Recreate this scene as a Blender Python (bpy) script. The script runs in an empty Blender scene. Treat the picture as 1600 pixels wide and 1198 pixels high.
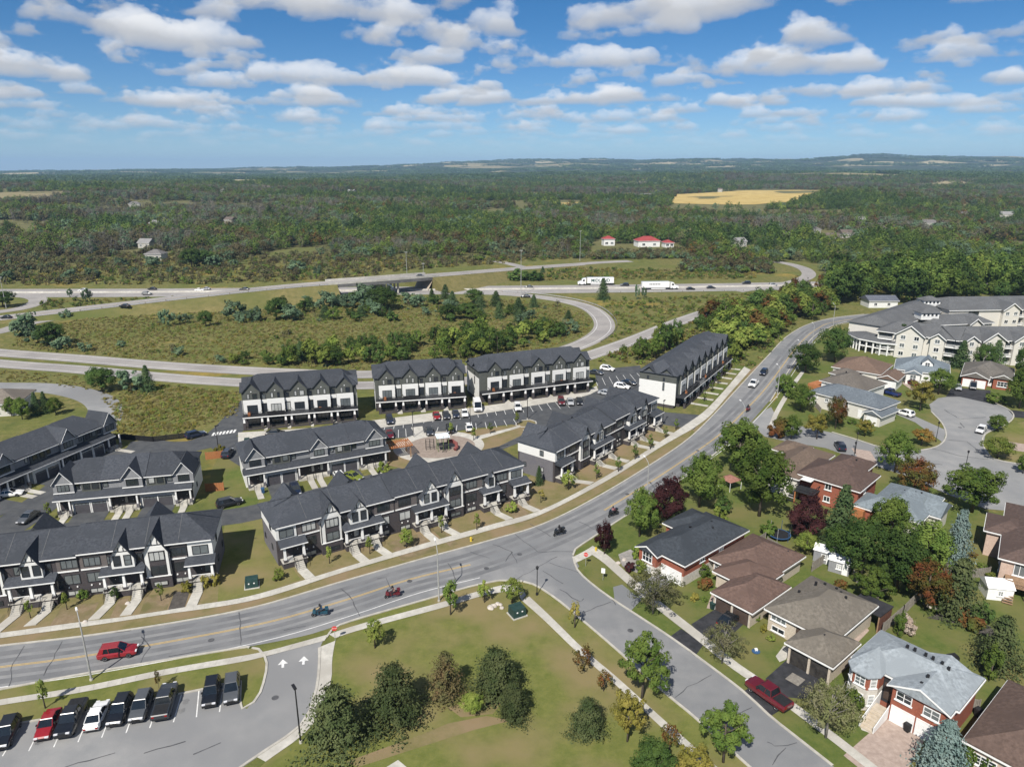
import bpy, bmesh, math, random
from mathutils import Vector, Matrix, noise as mnoise
from mathutils.geometry import tessellate_polygon

SC = bpy.context.scene
COL = SC.collection
R = math.radians

# ------------------------------------------------------------------ camera
PITCH, FPX, CAMH = R(16.9), 1110.0, 61.0
cam_d = bpy.data.cameras.new('camera'); cam = bpy.data.objects.new('camera', cam_d); COL.objects.link(cam)
cam.location = (0, 0, CAMH); cam.rotation_euler = (math.pi/2 - PITCH, 0, 0)
cam_d.sensor_width = 36.0; cam_d.lens = 36.0*FPX/1600.0
cam_d.clip_start = 1.0; cam_d.clip_end = 60000.0
SC.camera = cam
SC.view_settings.view_transform = 'Standard'; SC.view_settings.look = 'None'
SC.view_settings.gamma = 1.0; SC.view_settings.exposure = 0.80; SC.view_settings.use_curve_mapping = False
SC.render.engine = 'CYCLES'
SC.cycles.max_bounces = 5; SC.cycles.diffuse_bounces = 3; SC.cycles.glossy_bounces = 2
SC.cycles.transmission_bounces = 3; SC.cycles.transparent_max_bounces = 6; SC.cycles.volume_bounces = 0
SC.cycles.use_denoising = True
SC.cycles.caustics_reflective = False; SC.cycles.caustics_refractive = False

# ------------------------------------------------------------------ sun and sky
SUN_EL, SUN_AZ = R(47.0), R(22.0)       # sun stands behind the camera, a little to the left
to_sun = Vector((-math.sin(SUN_AZ)*math.cos(SUN_EL), -math.cos(SUN_AZ)*math.cos(SUN_EL), math.sin(SUN_EL)))
sd = bpy.data.lights.new('sun', 'SUN'); so = bpy.data.objects.new('sun', sd); COL.objects.link(so)
sd.energy = 3.7; sd.angle = R(0.55); sd.color = (1.0, 0.95, 0.87)
so.rotation_euler = to_sun.to_track_quat('Z', 'Y').to_euler(); so.location = (-60, -120, 160)

world = bpy.data.worlds.new('World'); SC.world = world; world.use_nodes = True
CL_S, CL_OFF, CL_TH, CL_B = 1.0, (5.1, 2.4, 2.0), 0.531, 6.5     # cloud field: spread, place, cover, brightness
def build_sky():
    nt = world.node_tree; N = nt.nodes; L = nt.links; N.clear()
    out = N.new('ShaderNodeOutputWorld'); bg = N.new('ShaderNodeBackground'); bg.inputs['Strength'].default_value = 0.085
    L.new(bg.outputs[0], out.inputs['Surface'])
    sky = N.new('ShaderNodeTexSky'); sky.sky_type = 'NISHITA'; sky.sun_disc = False
    sky.sun_elevation = SUN_EL; sky.sun_rotation = math.pi + SUN_AZ
    sky.altitude = 1500.0; sky.air_density = 1.0; sky.dust_density = 0.0; sky.ozone_density = 3.0
    tc = N.new('ShaderNodeTexCoord'); sep = N.new('ShaderNodeSeparateXYZ'); L.new(tc.outputs['Generated'], sep.inputs[0])
    def M(op, a, b=None, clamp=False):
        n = N.new('ShaderNodeMath'); n.operation = op; n.use_clamp = clamp
        for i, v in enumerate((a, b)):
            if v is None: continue
            if isinstance(v, (int, float)): n.inputs[i].default_value = v
            else: L.new(v, n.inputs[i])
        return n.outputs[0]
    z = M('ADD', M('MAXIMUM', sep.outputs['Z'], 0.0), 0.018)
    inv = M('DIVIDE', 1.0, z)
    comb = N.new('ShaderNodeCombineXYZ'); L.new(M('MULTIPLY', sep.outputs['X'], inv), comb.inputs[0]); L.new(M('MULTIPLY', sep.outputs['Y'], inv), comb.inputs[1])
    fade = N.new('ShaderNodeMapRange'); fade.interpolation_type = 'SMOOTHSTEP'
    L.new(sep.outputs['Z'], fade.inputs[0]); fade.inputs[1].default_value = 0.012; fade.inputs[2].default_value = 0.085
    fade.inputs[3].default_value = 0.0; fade.inputs[4].default_value = 1.0
    def vmul(v, c, add=(0, 0, 0)):
        n = N.new('ShaderNodeVectorMath'); n.operation = 'MULTIPLY_ADD'; L.new(v, n.inputs[0]); n.inputs[1].default_value = c; n.inputs[2].default_value = add; return n
    def fbm_node(vec, scale, detail, rough):
        n = N.new('ShaderNodeTexNoise'); n.noise_dimensions = '3D'; n.inputs['Scale'].default_value = scale; n.inputs['Detail'].default_value = detail; n.inputs['Roughness'].default_value = rough
        L.new(vec, n.inputs['Vector']); return n.outputs[0]
    wn = N.new('ShaderNodeTexWhiteNoise'); wn.noise_dimensions = '3D'; L.new(vmul(tc.outputs['Generated'], (9137.0, 9137.0, 9137.0)).outputs[0], wn.inputs['Vector'])
    K = 11; T = None; col = None
    THICK = 0.23
    for k in range(K):
        f = M('DIVIDE', M('ADD', wn.outputs['Value'], float(k)), float(K))       # layer height, dithered
        h = M('MULTIPLY_ADD', f, THICK); N_ = h.node; N_.inputs[2].default_value = 1.0
        sc = N.new('ShaderNodeVectorMath'); sc.operation = 'SCALE'; L.new(comb.outputs[0], sc.inputs[0]); L.new(h, sc.inputs['Scale'])
        cv = N.new('ShaderNodeCombineXYZ'); sx = N.new('ShaderNodeSeparateXYZ'); L.new(sc.outputs[0], sx.inputs[0]); L.new(sx.outputs[0], cv.inputs[0]); L.new(sx.outputs[1], cv.inputs[1]); L.new(M('MULTIPLY', f, THICK), cv.inputs[2])
        big = fbm_node(vmul(cv.outputs[0], (CL_S, CL_S, CL_S*0.35), CL_OFF).outputs[0], 1.0, 1.0, 0.5)
        det = fbm_node(vmul(cv.outputs[0], (2.9, 2.9, 4.6), (7.7, 3.1, 1.0)).outputs[0], 1.0, 6.0, 0.58)
        d = M('ADD', M('MULTIPLY', big, 0.58), M('MULTIPLY', det, 0.42))
        th = M('MULTIPLY_ADD', M('POWER', f, 1.6), 0.135); th.node.inputs[2].default_value = CL_TH
        mr = N.new('ShaderNodeMapRange'); mr.interpolation_type = 'SMOOTHSTEP'; L.new(M('SUBTRACT', d, th), mr.inputs[0])
        mr.inputs[1].default_value = 0.0; mr.inputs[2].default_value = 0.020; mr.inputs[3].default_value = 0.0; mr.inputs[4].default_value = 0.46
        a = M('MULTIPLY', mr.outputs[0], fade.outputs[0])
        g = N.new('ShaderNodeMapRange'); g.interpolation_type = 'SMOOTHSTEP'; L.new(f, g.inputs[0]); g.inputs[1].default_value = -0.05; g.inputs[2].default_value = 0.55; g.inputs[3].default_value = 0.50; g.inputs[4].default_value = 1.0
        cc = N.new('ShaderNodeMix'); cc.data_type = 'RGBA'; L.new(g.outputs[0], cc.inputs['Factor']); cc.inputs['A'].default_value = (0.0, 0.12, 0.40, 1); cc.inputs['B'].default_value = (CL_B*0.985, CL_B*0.99, CL_B, 1)
        w = a if T is None else M('MULTIPLY', a, T)
        vm = N.new('ShaderNodeVectorMath'); vm.operation = 'SCALE'; L.new(cc.outputs['Result'], vm.inputs[0]); L.new(w, vm.inputs['Scale'])
        if col is None: col = vm.outputs[0]
        else:
            ad = N.new('ShaderNodeVectorMath'); ad.operation = 'ADD'; L.new(col, ad.inputs[0]); L.new(vm.outputs[0], ad.inputs[1]); col = ad.outputs[0]
        ia = M('SUBTRACT', 1.0, a)
        T = ia if T is None else M('MULTIPLY', T, ia)
    el = N.new('ShaderNodeMapRange'); el.interpolation_type = 'SMOOTHSTEP'; L.new(sep.outputs['Z'], el.inputs[0]); el.inputs[1].default_value = 0.0; el.inputs[2].default_value = 0.22
    tint = N.new('ShaderNodeMix'); tint.data_type = 'RGBA'; L.new(el.outputs[0], tint.inputs['Factor']); tint.inputs['A'].default_value = (0.35, 0.475, 0.62, 1); tint.inputs['B'].default_value = (0.15, 0.375, 0.545, 1)
    deep = N.new('ShaderNodeVectorMath'); deep.operation = 'MULTIPLY'; L.new(sky.outputs[0], deep.inputs[0]); L.new(tint.outputs['Result'], deep.inputs[1])   # clear blue air, paler towards the horizon
    sv = N.new('ShaderNodeVectorMath'); sv.operation = 'SCALE'; L.new(deep.outputs[0], sv.inputs[0]); L.new(T, sv.inputs['Scale'])
    ad = N.new('ShaderNodeVectorMath'); ad.operation = 'ADD'; L.new(col, ad.inputs[0]); L.new(sv.outputs[0], ad.inputs[1])
    L.new(ad.outputs[0], bg.inputs['Color'])
    world.cycles.sampling_method = 'MANUAL'; world.cycles.sample_map_resolution = 512
build_sky()

# ------------------------------------------------------------------ survey helpers
_c, _s = math.cos(PITCH), math.sin(PITCH)
def G(x, y, z=0.0):
    """ground survey: the point at height z seen at photo position x, y"""
    u = (x-800)/FPX; v = (y-599)/FPX
    t = (z-CAMH)/(-_s - v*_c)
    return Vector((u*t, (_c - v*_s)*t, z))
def smooth(a, b, x):
    t = max(0.0, min(1.0, (x-a)/(b-a))); return t*t*(3-2*t)
def lerp(a, b, t): return a+(b-a)*t
def table(tab, t):
    if t <= tab[0][0]: return tab[0][1]
    for (a, va), (b, vb) in zip(tab, tab[1:]):
        if t <= b: return lerp(va, vb, (t-a)/(b-a))
    return tab[-1][1]
def curve(pts, step=2.0):
    """Catmull-Rom through the points, resampled every step metres"""
    P = [Vector(p) for p in pts]
    if len(P) < 3: dense = [P[0].lerp(P[-1], i/20) for i in range(21)]
    else:
        P = [P[0]*2-P[1]] + P + [P[-1]*2-P[-2]]; dense = []
        for i in range(1, len(P)-2):
            a, b, c, d = P[i-1:i+3]
            n = max(4, int((c-b).length/1.0))
            for k in range(n):
                t = k/n
                dense.append(0.5*((2*b)+(c-a)*t+(2*a-5*b+4*c-d)*t*t+(3*b-a-3*c+d)*t**3))
        dense.append(P[-2])
    out = [dense[0]]; acc = 0
    for a, b in zip(dense, dense[1:]):
        acc += (b-a).length
        if acc >= step: out.append(b); acc = 0
    if (out[-1]-dense[-1]).length > 1e-3: out.append(dense[-1])
    return out
def offset(pts, d):
    out = []
    for i, p in enumerate(pts):
        t = (pts[min(i+1, len(pts)-1)] - pts[max(i-1, 0)]); t.z = 0; t.normalize()
        out.append(p + Vector((-t.y, t.x, 0))*d)
    return out

# ------------------------------------------------------------------ materials
MATS = {}
def mat(name, c1, c2=None, scale=1.0, rough=0.85, bump=0.0, metallic=0.0, c3=None, big=None, spec=0.3, coords='pos', rnd=0.0, detail=5.0, stretch=None, coat=0.0, nr=0.62):
    """procedural surface: two or three albedos mixed by noise, fine relief from the same noise"""
    if name in MATS: return MATS[name]
    m = bpy.data.materials.new(name); m.use_nodes = True; nt = m.node_tree; N, L = nt.nodes, nt.links
    b = N['Principled BSDF']; b.inputs['Roughness'].default_value = rough; b.inputs['Metallic'].default_value = metallic
    b.inputs['Specular IOR Level'].default_value = spec
    if coat: b.inputs['Coat Weight'].default_value = coat; b.inputs['Coat Roughness'].default_value = 0.05
    b.inputs['Base Color'].default_value = (*c1, 1)
    if c2 is not None:
        if coords == 'pos': g = N.new('ShaderNodeNewGeometry'); vec = g.outputs['Position']
        else: g = N.new('ShaderNodeTexCoord'); vec = g.outputs['Object']
        if stretch:
            mp = N.new('ShaderNodeMapping'); mp.inputs['Scale'].default_value = stretch; L.new(vec, mp.inputs[0]); vec = mp.outputs[0]
        nz = N.new('ShaderNodeTexNoise'); nz.inputs['Scale'].default_value = scale; nz.inputs['Detail'].default_value = detail; nz.inputs['Roughness'].default_value = nr
        L.new(vec, nz.inputs['Vector'])
        rp = N.new('ShaderNodeValToRGB'); e = rp.color_ramp.elements
        e[0].position = 0.36; e[0].color = (*c1, 1); e[1].position = 0.64; e[1].color = (*c2, 1)
        L.new(nz.outputs[0], rp.inputs[0]); colr = rp.outputs[0]
        if c3 is not None:
            n2 = N.new('ShaderNodeTexNoise'); n2.inputs['Scale'].default_value = big or scale*0.13; n2.inputs['Detail'].default_value = 4.0
            L.new(vec, n2.inputs['Vector'])
            r2 = N.new('ShaderNodeMapRange'); r2.inputs[1].default_value = 0.45; r2.inputs[2].default_value = 0.63; L.new(n2.outputs[0], r2.inputs[0])
            mx = N.new('ShaderNodeMix'); mx.data_type = 'RGBA'; L.new(r2.outputs[0], mx.inputs['Factor']); L.new(colr, mx.inputs['A']); mx.inputs['B'].default_value = (*c3, 1)
            colr = mx.outputs['Result']
        if rnd:
            oi = N.new('ShaderNodeObjectInfo'); mr = N.new('ShaderNodeMapRange'); L.new(oi.outputs['Random'], mr.inputs[0]); mr.inputs[3].default_value = 1-rnd; mr.inputs[4].default_value = 1+rnd
            sc = N.new('ShaderNodeVectorMath'); sc.operation = 'SCALE'; L.new(colr, sc.inputs[0]); L.new(mr.outputs[0], sc.inputs['Scale']); colr = sc.outputs[0]
        L.new(colr, b.inputs['Base Color'])
        if bump:
            bp = N.new('ShaderNodeBump'); bp.inputs['Strength'].default_value = min(1.0, bump); bp.inputs['Distance'].default_value = 0.12
            L.new(nz.outputs[0], bp.inputs['Height']); L.new(bp.outputs[0], b.inputs['Normal'])
    MATS[name] = m; return m

def leafmat(name, c1, c2, trans=0.30, rnd=0.32, scale=0.55):
    if name in MATS: return MATS[name]
    m = bpy.data.materials.new(name); m.use_nodes = True; nt = m.node_tree; N, L = nt.nodes, nt.links
    N.remove(N['Principled BSDF']); out = N['Material Output']
    tc = N.new('ShaderNodeTexCoord'); oi = N.new('ShaderNodeObjectInfo')
    ad = N.new('ShaderNodeVectorMath'); L.new(tc.outputs['Object'], ad.inputs[0]); ad.operation = 'ADD'; L.new(oi.outputs['Location'], ad.inputs[1])
    nz = N.new('ShaderNodeTexNoise'); nz.inputs['Scale'].default_value = scale; nz.inputs['Detail'].default_value = 3.0; L.new(ad.outputs[0], nz.inputs['Vector'])
    mr0 = N.new('ShaderNodeMapRange'); mr0.inputs[1].default_value = 0.33; mr0.inputs[2].default_value = 0.67; L.new(nz.outputs[0], mr0.inputs[0])
    mx = N.new('ShaderNodeMix'); mx.data_type = 'RGBA'; L.new(mr0.outputs[0], mx.inputs['Factor']); mx.inputs['A'].default_value = (*c1, 1); mx.inputs['B'].default_value = (*c2, 1)
    mr = N.new('ShaderNodeMapRange'); L.new(oi.outputs['Random'], mr.inputs[0]); mr.inputs[3].default_value = 1-rnd; mr.inputs[4].default_value = 1+rnd
    sc = N.new('ShaderNodeVectorMath'); sc.operation = 'SCALE'; L.new(mx.outputs['Result'], sc.inputs[0]); L.new(mr.outputs[0], sc.inputs['Scale'])
    d = N.new('ShaderNodeBsdfDiffuse'); t = N.new('ShaderNodeBsdfTranslucent'); ms = N.new('ShaderNodeMixShader'); ms.inputs[0].default_value = trans
    L.new(sc.outputs[0], d.inputs[0]); L.new(sc.outputs[0], t.inputs[0]); L.new(d.outputs[0], ms.inputs[1]); L.new(t.outputs[0], ms.inputs[2])
    L.new(ms.outputs[0], out.inputs['Surface'])
    MATS[name] = m; return m

# ------------------------------------------------------------------ mesh builder
class MB:
    def __init__(s): s.v = []; s.f = []; s.m = []; s.mi = 0
    def add(s, vs, fs):
        b = len(s.v); s.v += [tuple(v) for v in vs]; s.f += [tuple(i+b for i in f) for f in fs]; s.m += [s.mi]*len(fs); return s
    def quad(s, *p): return s.add(p, [tuple(range(len(p)))])
    def box(s, x0, x1, y0, y1, z0, z1):
        v = [(x0,y0,z0),(x1,y0,z0),(x1,y1,z0),(x0,y1,z0),(x0,y0,z1),(x1,y0,z1),(x1,y1,z1),(x0,y1,z1)]
        return s.add(v, [(3,2,1,0),(4,5,6,7),(0,1,5,4),(1,2,6,5),(2,3,7,6),(3,0,4,7)])
    def hexa(s, lo, hi):
        """eight corners: bottom ring, top ring, both counter-clockwise from above"""
        n = len(lo)
        fs = [tuple(reversed(range(n))), tuple(range(n, 2*n))] + [(i, (i+1) % n, n+(i+1) % n, n+i) for i in range(n)]
        return s.add(list(lo)+list(hi), fs)
    def prism(s, poly, z0, z1):
        return s.hexa([(p[0], p[1], z0) for p in poly], [(p[0], p[1], z1) for p in poly])
    def extr(s, poly, axis, a, b):
        """polygon in the plane across an axis, extruded from a to b; axis 'y': poly=(x,z), axis 'x': poly=(y,z)"""
        if axis == 'y': lo = [(p[0], a, p[1]) for p in poly]; hi = [(p[0], b, p[1]) for p in poly]
        else: lo = [(a, p[0], p[1]) for p in poly]; hi = [(b, p[0], p[1]) for p in poly]
        return s.hexa(lo, hi)
    def cyl(s, x, y, z0, z1, r0, r1=None, n=8):
        r1 = r0 if r1 is None else r1
        A = [2*math.pi*i/n for i in range(n)]
        return s.hexa([(x+r0*math.cos(a), y+r0*math.sin(a), z0) for a in A], [(x+r1*math.cos(a), y+r1*math.sin(a), z1) for a in A])
    def tube(s, pts, r, n=6, r1=None):
        pts = [Vector(p) for p in pts]; rings = []
        for i, p in enumerate(pts):
            t = (pts[min(i+1, len(pts)-1)]-pts[max(i-1, 0)]).normalized()
            a = t.orthogonal().normalized() if abs(t.z) > 0.95 else t.cross(Vector((0,0,1))).normalized()
            b = t.cross(a).normalized()
            rr = r if r1 is None else lerp(r, r1, i/(len(pts)-1))
            rings.append([p+a*rr*math.cos(2*math.pi*k/n)+b*rr*math.sin(2*math.pi*k/n) for k in range(n)])
        vs = [v for ring in rings for v in ring]; fs = []
        for i in range(len(pts)-1):
            for k in range(n): fs.append((i*n+k, i*n+(k+1) % n, (i+1)*n+(k+1) % n, (i+1)*n+k))
        fs.append(tuple(reversed(range(n)))); fs.append(tuple((len(pts)-1)*n+k for k in range(n)))
        return s.add(vs, fs)
    def lathe(s, cx, cy, prof, n=12):
        vs = []; fs = []
        for r, z in prof:
            vs += [(cx+r*math.cos(2*math.pi*k/n), cy+r*math.sin(2*math.pi*k/n), z) for k in range(n)]
        for i in range(len(prof)-1):
            for k in range(n): fs.append((i*n+k, i*n+(k+1) % n, (i+1)*n+(k+1) % n, (i+1)*n+k))
        return s.add(vs, fs)
    def strip(s, A, B):
        vs = [v for ab in zip(A, B) for v in ab]
        return s.add(vs, [(2*i, 2*i+1, 2*i+3, 2*i+2) for i in range(min(len(A), len(B))-1)])
    def mesh(s, name, mats, fixn=False):
        me = bpy.data.meshes.new(name); me.from_pydata(s.v, [], s.f)
        if not isinstance(mats, (list, tuple)): mats = [mats]
        for m in mats: me.materials.append(m)
        if len(mats) > 1: me.polygons.foreach_set('material_index', s.m)
        if fixn:
            bm = bmesh.new(); bm.from_mesh(me); bmesh.ops.recalc_face_normals(bm, faces=bm.faces); bm.to_mesh(me); bm.free()
        me.update(); return me
    def obj(s, name, mats, parent=None, fixn=True, smooth_=False):
        me = s.mesh(name, mats, fixn)
        if smooth_: me.shade_smooth()
        return link(name, me, parent)
def link(name, data, parent=None):
    o = bpy.data.objects.new(name, data); COL.objects.link(o)
    if parent is not None: o.parent = parent
    return o
def tag(o, label=None, cat=None, group=None, kind=None):
    if label: o['label'] = label
    if cat: o['category'] = cat
    if group: o['group'] = group
    if kind: o['kind'] = kind
    return o
def thing(name, label, cat, loc=(0,0,0), rz=0.0, group=None):
    o = bpy.data.objects.new(name, None); COL.objects.link(o); o.empty_display_size = 0.5
    o.location = loc; o.rotation_euler = (0, 0, rz)
    return tag(o, label, cat, group)
def copy_tree(o, parent=None):
    c = o.copy(); COL.objects.link(c); c.parent = parent
    for ch in list(o.children): copy_tree(ch, c)
    return c
def place(proto, used, loc, rz, label, group=None, scale=None):
    """first use moves the original, later uses copy it with its parts"""
    o = copy_tree(proto) if used.get(proto.name) else proto
    used[proto.name] = True
    o.location = loc; o.rotation_euler = (0, 0, rz)
    if scale is not None: o.scale = scale if isinstance(scale, (tuple, list)) else (scale,)*3
    o['label'] = label
    if group: o['group'] = group
    return o
def struct(name, mb, m, label=None, parent=None):
    o = mb.obj(name, m, parent, fixn=False)
    if parent is None: o['kind'] = 'structure'
    if label: o['label'] = label
    return o
def polygon(pts, z):
    mb = MB(); P = [Vector((p[0], p[1], 0)) for p in pts]
    tris = tessellate_polygon([P])
    fs = []
    for a, b, c in tris:
        n = (P[b]-P[a]).cross(P[c]-P[a]).z
        fs.append((a, b, c) if n > 0 else (a, c, b))
    mb.add([(p.x, p.y, z) for p in P], fs); return mb
def inside(x, y, poly):
    r = False; j = len(poly)-1
    for i in range(len(poly)):
        xi, yi = poly[i][0], poly[i][1]; xj, yj = poly[j][0], poly[j][1]
        if (yi > y) != (yj > y) and x < (xj-xi)*(y-yi)/(yj-yi)+xi: r = not r
        j = i
    return r
def gp(lst, z=0.0): return [G(x, y, z) for x, y in lst]
import numpy as np
# ------------------------------------------------------------------ terrain
RIDGE = [(-0.9, 4), (-0.72, 8), (-0.45, 30), (-0.24, 48), (-0.13, 84), (-0.02, 104), (0.1, 118), (0.28, 122), (0.42, 134), (0.5, 148), (0.58, 132), (0.75, 124), (0.9, 116)]
def fbm(x, y, s, o=3): return mnoise.fractal(Vector((x/s, y/s, 3.3)), 1.0, 2.0, o)
def hgt(x, y):
    d = math.hypot(x, y)
    if d < 560: return 0.0
    return relief(x, y, d) - d*d/12.742e6
def relief(x, y, d):
    t = x/max(y, 0.35*d)
    h = smooth(560, 1500, d)*(7 + 5*fbm(x, y, 420))
    h += smooth(900, 1500, d)*(1-smooth(3200, 4600, d))*13*fbm(x*0.45+300, y, 430, 3)
    h += 15*math.exp(-((d-1750)/420)**2)*smooth(0.0, -0.3, t)
    h += smooth(1500, 3600, d)*(4 + 22*smooth(-0.25, 0.25, t) + 7*fbm(x, y, 900))
    if d > 3600:
        k = smooth(4200, 8200, d)
        rr = table(RIDGE, t)
        h = lerp(h, rr + 10 + (14+0.20*rr)*fbm(x, y, 780) , k)
        h += 16*smooth(3600, 5000, d)*(1-k)*fbm(x+900, y, 800)
    return h
def Gt(x, y):
    z = 0.0
    for _ in range(12): p = G(x, y, z); z = 0.5*z+0.5*hgt(p.x, p.y)
    return G(x, y, z)
def project(x, y, z):
    D = CAMH-z; dep = y*_c + D*_s
    return 800+FPX*x/dep, 599+FPX*(-y*_s+D*_c)/dep

MEADOW = mat('meadow', (0.111, 0.108, 0.039), (0.202, 0.169, 0.072), 0.35, 0.95, 0.6, c3=(0.098, 0.114, 0.034), big=0.022, spec=0.1, nr=0.80, detail=8.0)
def ground_material():
    m = bpy.data.materials.new('ground'); m.use_nodes = True; nt = m.node_tree; N, L = nt.nodes, nt.links
    b = N['Principled BSDF']; b.inputs['Roughness'].default_value = 0.95; b.inputs['Specular IOR Level'].default_value = 0.08
    g = N.new('ShaderNodeNewGeometry'); P = g.outputs['Position']
    def noise(sc, det=5.0):
        n = N.new('ShaderNodeTexNoise'); n.inputs['Scale'].default_value = sc; n.inputs['Detail'].default_value = det; n.inputs['Roughness'].default_value = 0.7; L.new(P, n.inputs['Vector']); return n.outputs[0]
    def ramp(src, *els):
        r = N.new('ShaderNodeValToRGB'); e = r.color_ramp.elements
        while len(e) < len(els): e.new(0.5)
        for k, (p, c) in enumerate(els): e[k].position = p; e[k].color = (*c, 1)
        L.new(src, r.inputs[0]); return r.outputs[0]
    def mix(f, a, c):
        mx = N.new('ShaderNodeMix'); mx.data_type = 'RGBA'; L.new(f, mx.inputs['Factor']); L.new(a, mx.inputs['A']); L.new(c, mx.inputs['B']); return mx.outputs['Result']
    def rng(src, a, c):
        r = N.new('ShaderNodeMapRange'); r.interpolation_type = 'SMOOTHSTEP'; r.inputs[1].default_value = a; r.inputs[2].default_value = c; L.new(src, r.inputs[0]); return r.outputs[0]
    fine = ramp(noise(0.5, 7), (0.30, (0.082, 0.090, 0.027)), (0.48, (0.129, 0.129, 0.044)), (0.62, (0.204, 0.174, 0.068)), (0.8, (0.258, 0.218, 0.102)))
    green = ramp(noise(0.22, 6), (0.34, (0.082, 0.102, 0.030)), (0.66, (0.156, 0.160, 0.049)))
    gold = ramp(noise(0.3, 6), (0.34, (0.163, 0.133, 0.041)), (0.66, (0.299, 0.224, 0.061)))
    near = mix(rng(noise(0.03, 4), 0.42, 0.58), fine, green)
    near = mix(rng(noise(0.017, 5), 0.56, 0.66), near, gold)
    # far country: woods with field parcels
    vo = N.new('ShaderNodeTexVoronoi'); vo.inputs['Scale'].default_value = 0.0021; vo.inputs['Randomness'].default_value = 0.9; L.new(P, vo.inputs['Vector'])
    sp = N.new('ShaderNodeSeparateColor'); L.new(vo.outputs['Color'], sp.inputs[0])
    far = ramp(sp.outputs[0], (0.0, (0.040, 0.055, 0.026)), (0.40, (0.046, 0.062, 0.028)), (0.42, (0.14, 0.15, 0.062)), (0.65, (0.26, 0.22, 0.115)), (0.85, (0.36, 0.31, 0.18)))
    wood = ramp(noise(0.012, 8), (0.3, (0.028, 0.042, 0.020)), (0.7, (0.062, 0.078, 0.034)))
    far = mix(rng(noise(0.0016, 4), 0.50, 0.56), far, wood)
    ln = N.new('ShaderNodeVectorMath'); ln.operation = 'LENGTH'; L.new(P, ln.inputs[0])
    floor = ramp(noise(0.05, 7), (0.3, (0.095, 0.100, 0.042)), (0.7, (0.170, 0.155, 0.072)))
    col = mix(rng(ln.outputs['Value'], 470, 640), near, floor); col = mix(rng(ln.outputs['Value'], 1700, 2600), col, far)
    L.new(col, b.inputs['Base Color'])
    bp = N.new('ShaderNodeBump'); bp.inputs['Strength'].default_value = 0.7; bp.inputs['Distance'].default_value = 0.3; L.new(noise(0.9, 6), bp.inputs['Height']); L.new(bp.outputs[0], b.inputs['Normal'])
    return m
def build_ground():
    rad = [0, 40, 90, 140, 200, 260, 330, 400, 480, 540] + [560*(1.032**i) for i in range(106)]
    na = 300; mb = MB(); vs = []
    # finer angular steps in front of the camera
    ang = []
    for i in range(na):
        f = i/na
        ang.append(-0.8+1.6*f/0.7 if f < 0.7 else 0.8+(2*math.pi-1.6)*(f-0.7)/0.3)
    for r in rad:
        for a in ang:
            x, y = r*math.sin(a), r*math.cos(a)
            vs.append((x, y, hgt(x, y) if r else 0.0))
    fs = []
    for i in range(len(rad)-1):
        for k in range(na):
            k2 = (k+1) % na
            fs.append((i*na+k2, i*na+k, (i+1)*na+k, (i+1)*na+k2))
    mb.add(vs, fs)
    me = mb.mesh('ground', ground_material()); me.shade_smooth()
    tag(link('ground', me), kind='structure')
build_ground()

# ------------------------------------------------------------------ roads
ASPH = mat('old_asphalt', (0.190, 0.193, 0.198), (0.247, 0.247, 0.246), 0.30, 0.9, 0.0, c3=(0.172, 0.178, 0.184), big=0.06, spec=0.2)
ASPL = mat('lot_asphalt', (0.218, 0.222, 0.224), (0.274, 0.272, 0.267), 0.25, 0.9, 0.0, c3=(0.202, 0.204, 0.207), big=0.05, spec=0.2)
ASPN = mat('new_asphalt', (0.058, 0.062, 0.068), (0.085, 0.088, 0.092), 0.5, 0.9, 0.0, spec=0.25)
ASPH_HW = mat('highway_pavement', (0.25, 0.235, 0.225), (0.33, 0.31, 0.29), 0.08, 0.9, 0.0, spec=0.2)
BLACKTOP = mat('sealed_driveway', (0.022, 0.023, 0.026), (0.045, 0.045, 0.05), 0.8, 0.8, 0.0, spec=0.3)
CONC = mat('concrete', (0.40, 0.385, 0.345), (0.52, 0.50, 0.45), 0.9, 0.9, 0.1, c3=(0.38, 0.36, 0.32), big=0.15, spec=0.2)
KERB = mat('kerb_concrete', (0.36, 0.34, 0.30), (0.46, 0.44, 0.39), 0.8, 0.9, spec=0.2)
PAVER = mat('pink_paver', (0.30, 0.235, 0.20), (0.40, 0.32, 0.275), 1.6, 0.9, spec=0.2)
TAR = mat('tar_seal', (0.055, 0.057, 0.062), (0.10, 0.10, 0.105), 1.0, 0.7, spec=0.3)
WORN = mat('worn_tyre_track', (0.136, 0.139, 0.145), (0.184, 0.186, 0.190), 0.5, 0.9, spec=0.2, stretch=(0.4, 0.4, 1))
YPAINT = mat('yellow_paint', (0.42, 0.29, 0.10), (0.50, 0.36, 0.15), 2.0, 0.8)
WPAINT = mat('white_paint', (0.55, 0.55, 0.54), (0.72, 0.72, 0.70), 2.0, 0.8)
LAWN = mat('lawn', (0.101, 0.121, 0.030), (0.163, 0.167, 0.050), 0.55, 0.95, 0.35, c3=(0.205, 0.168, 0.080), big=0.075, spec=0.1, nr=0.80, detail=8.0)
LAWNG = mat('lush_lawn', (0.068, 0.101, 0.024), (0.121, 0.140, 0.039), 0.8, 0.95, 0.35, c3=(0.149, 0.140, 0.053), big=0.09, spec=0.1, nr=0.80, detail=8.0)
LAWND = mat('dry_lawn', (0.141, 0.131, 0.051), (0.211, 0.173, 0.087), 0.5, 0.95, 0.4, c3=(0.225, 0.168, 0.098), big=0.14, spec=0.1, nr=0.80, detail=8.0)
SOIL = mat('bare_soil', (0.172, 0.129, 0.078), (0.247, 0.190, 0.121), 0.9, 0.95, 0.4, c3=(0.132, 0.121, 0.052), big=0.25, spec=0.1, nr=0.80, detail=8.0)
MULCH = mat('wood_chip', (0.235, 0.19, 0.16), (0.31, 0.26, 0.22), 1.2, 0.95, 0.4, spec=0.1)
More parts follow.
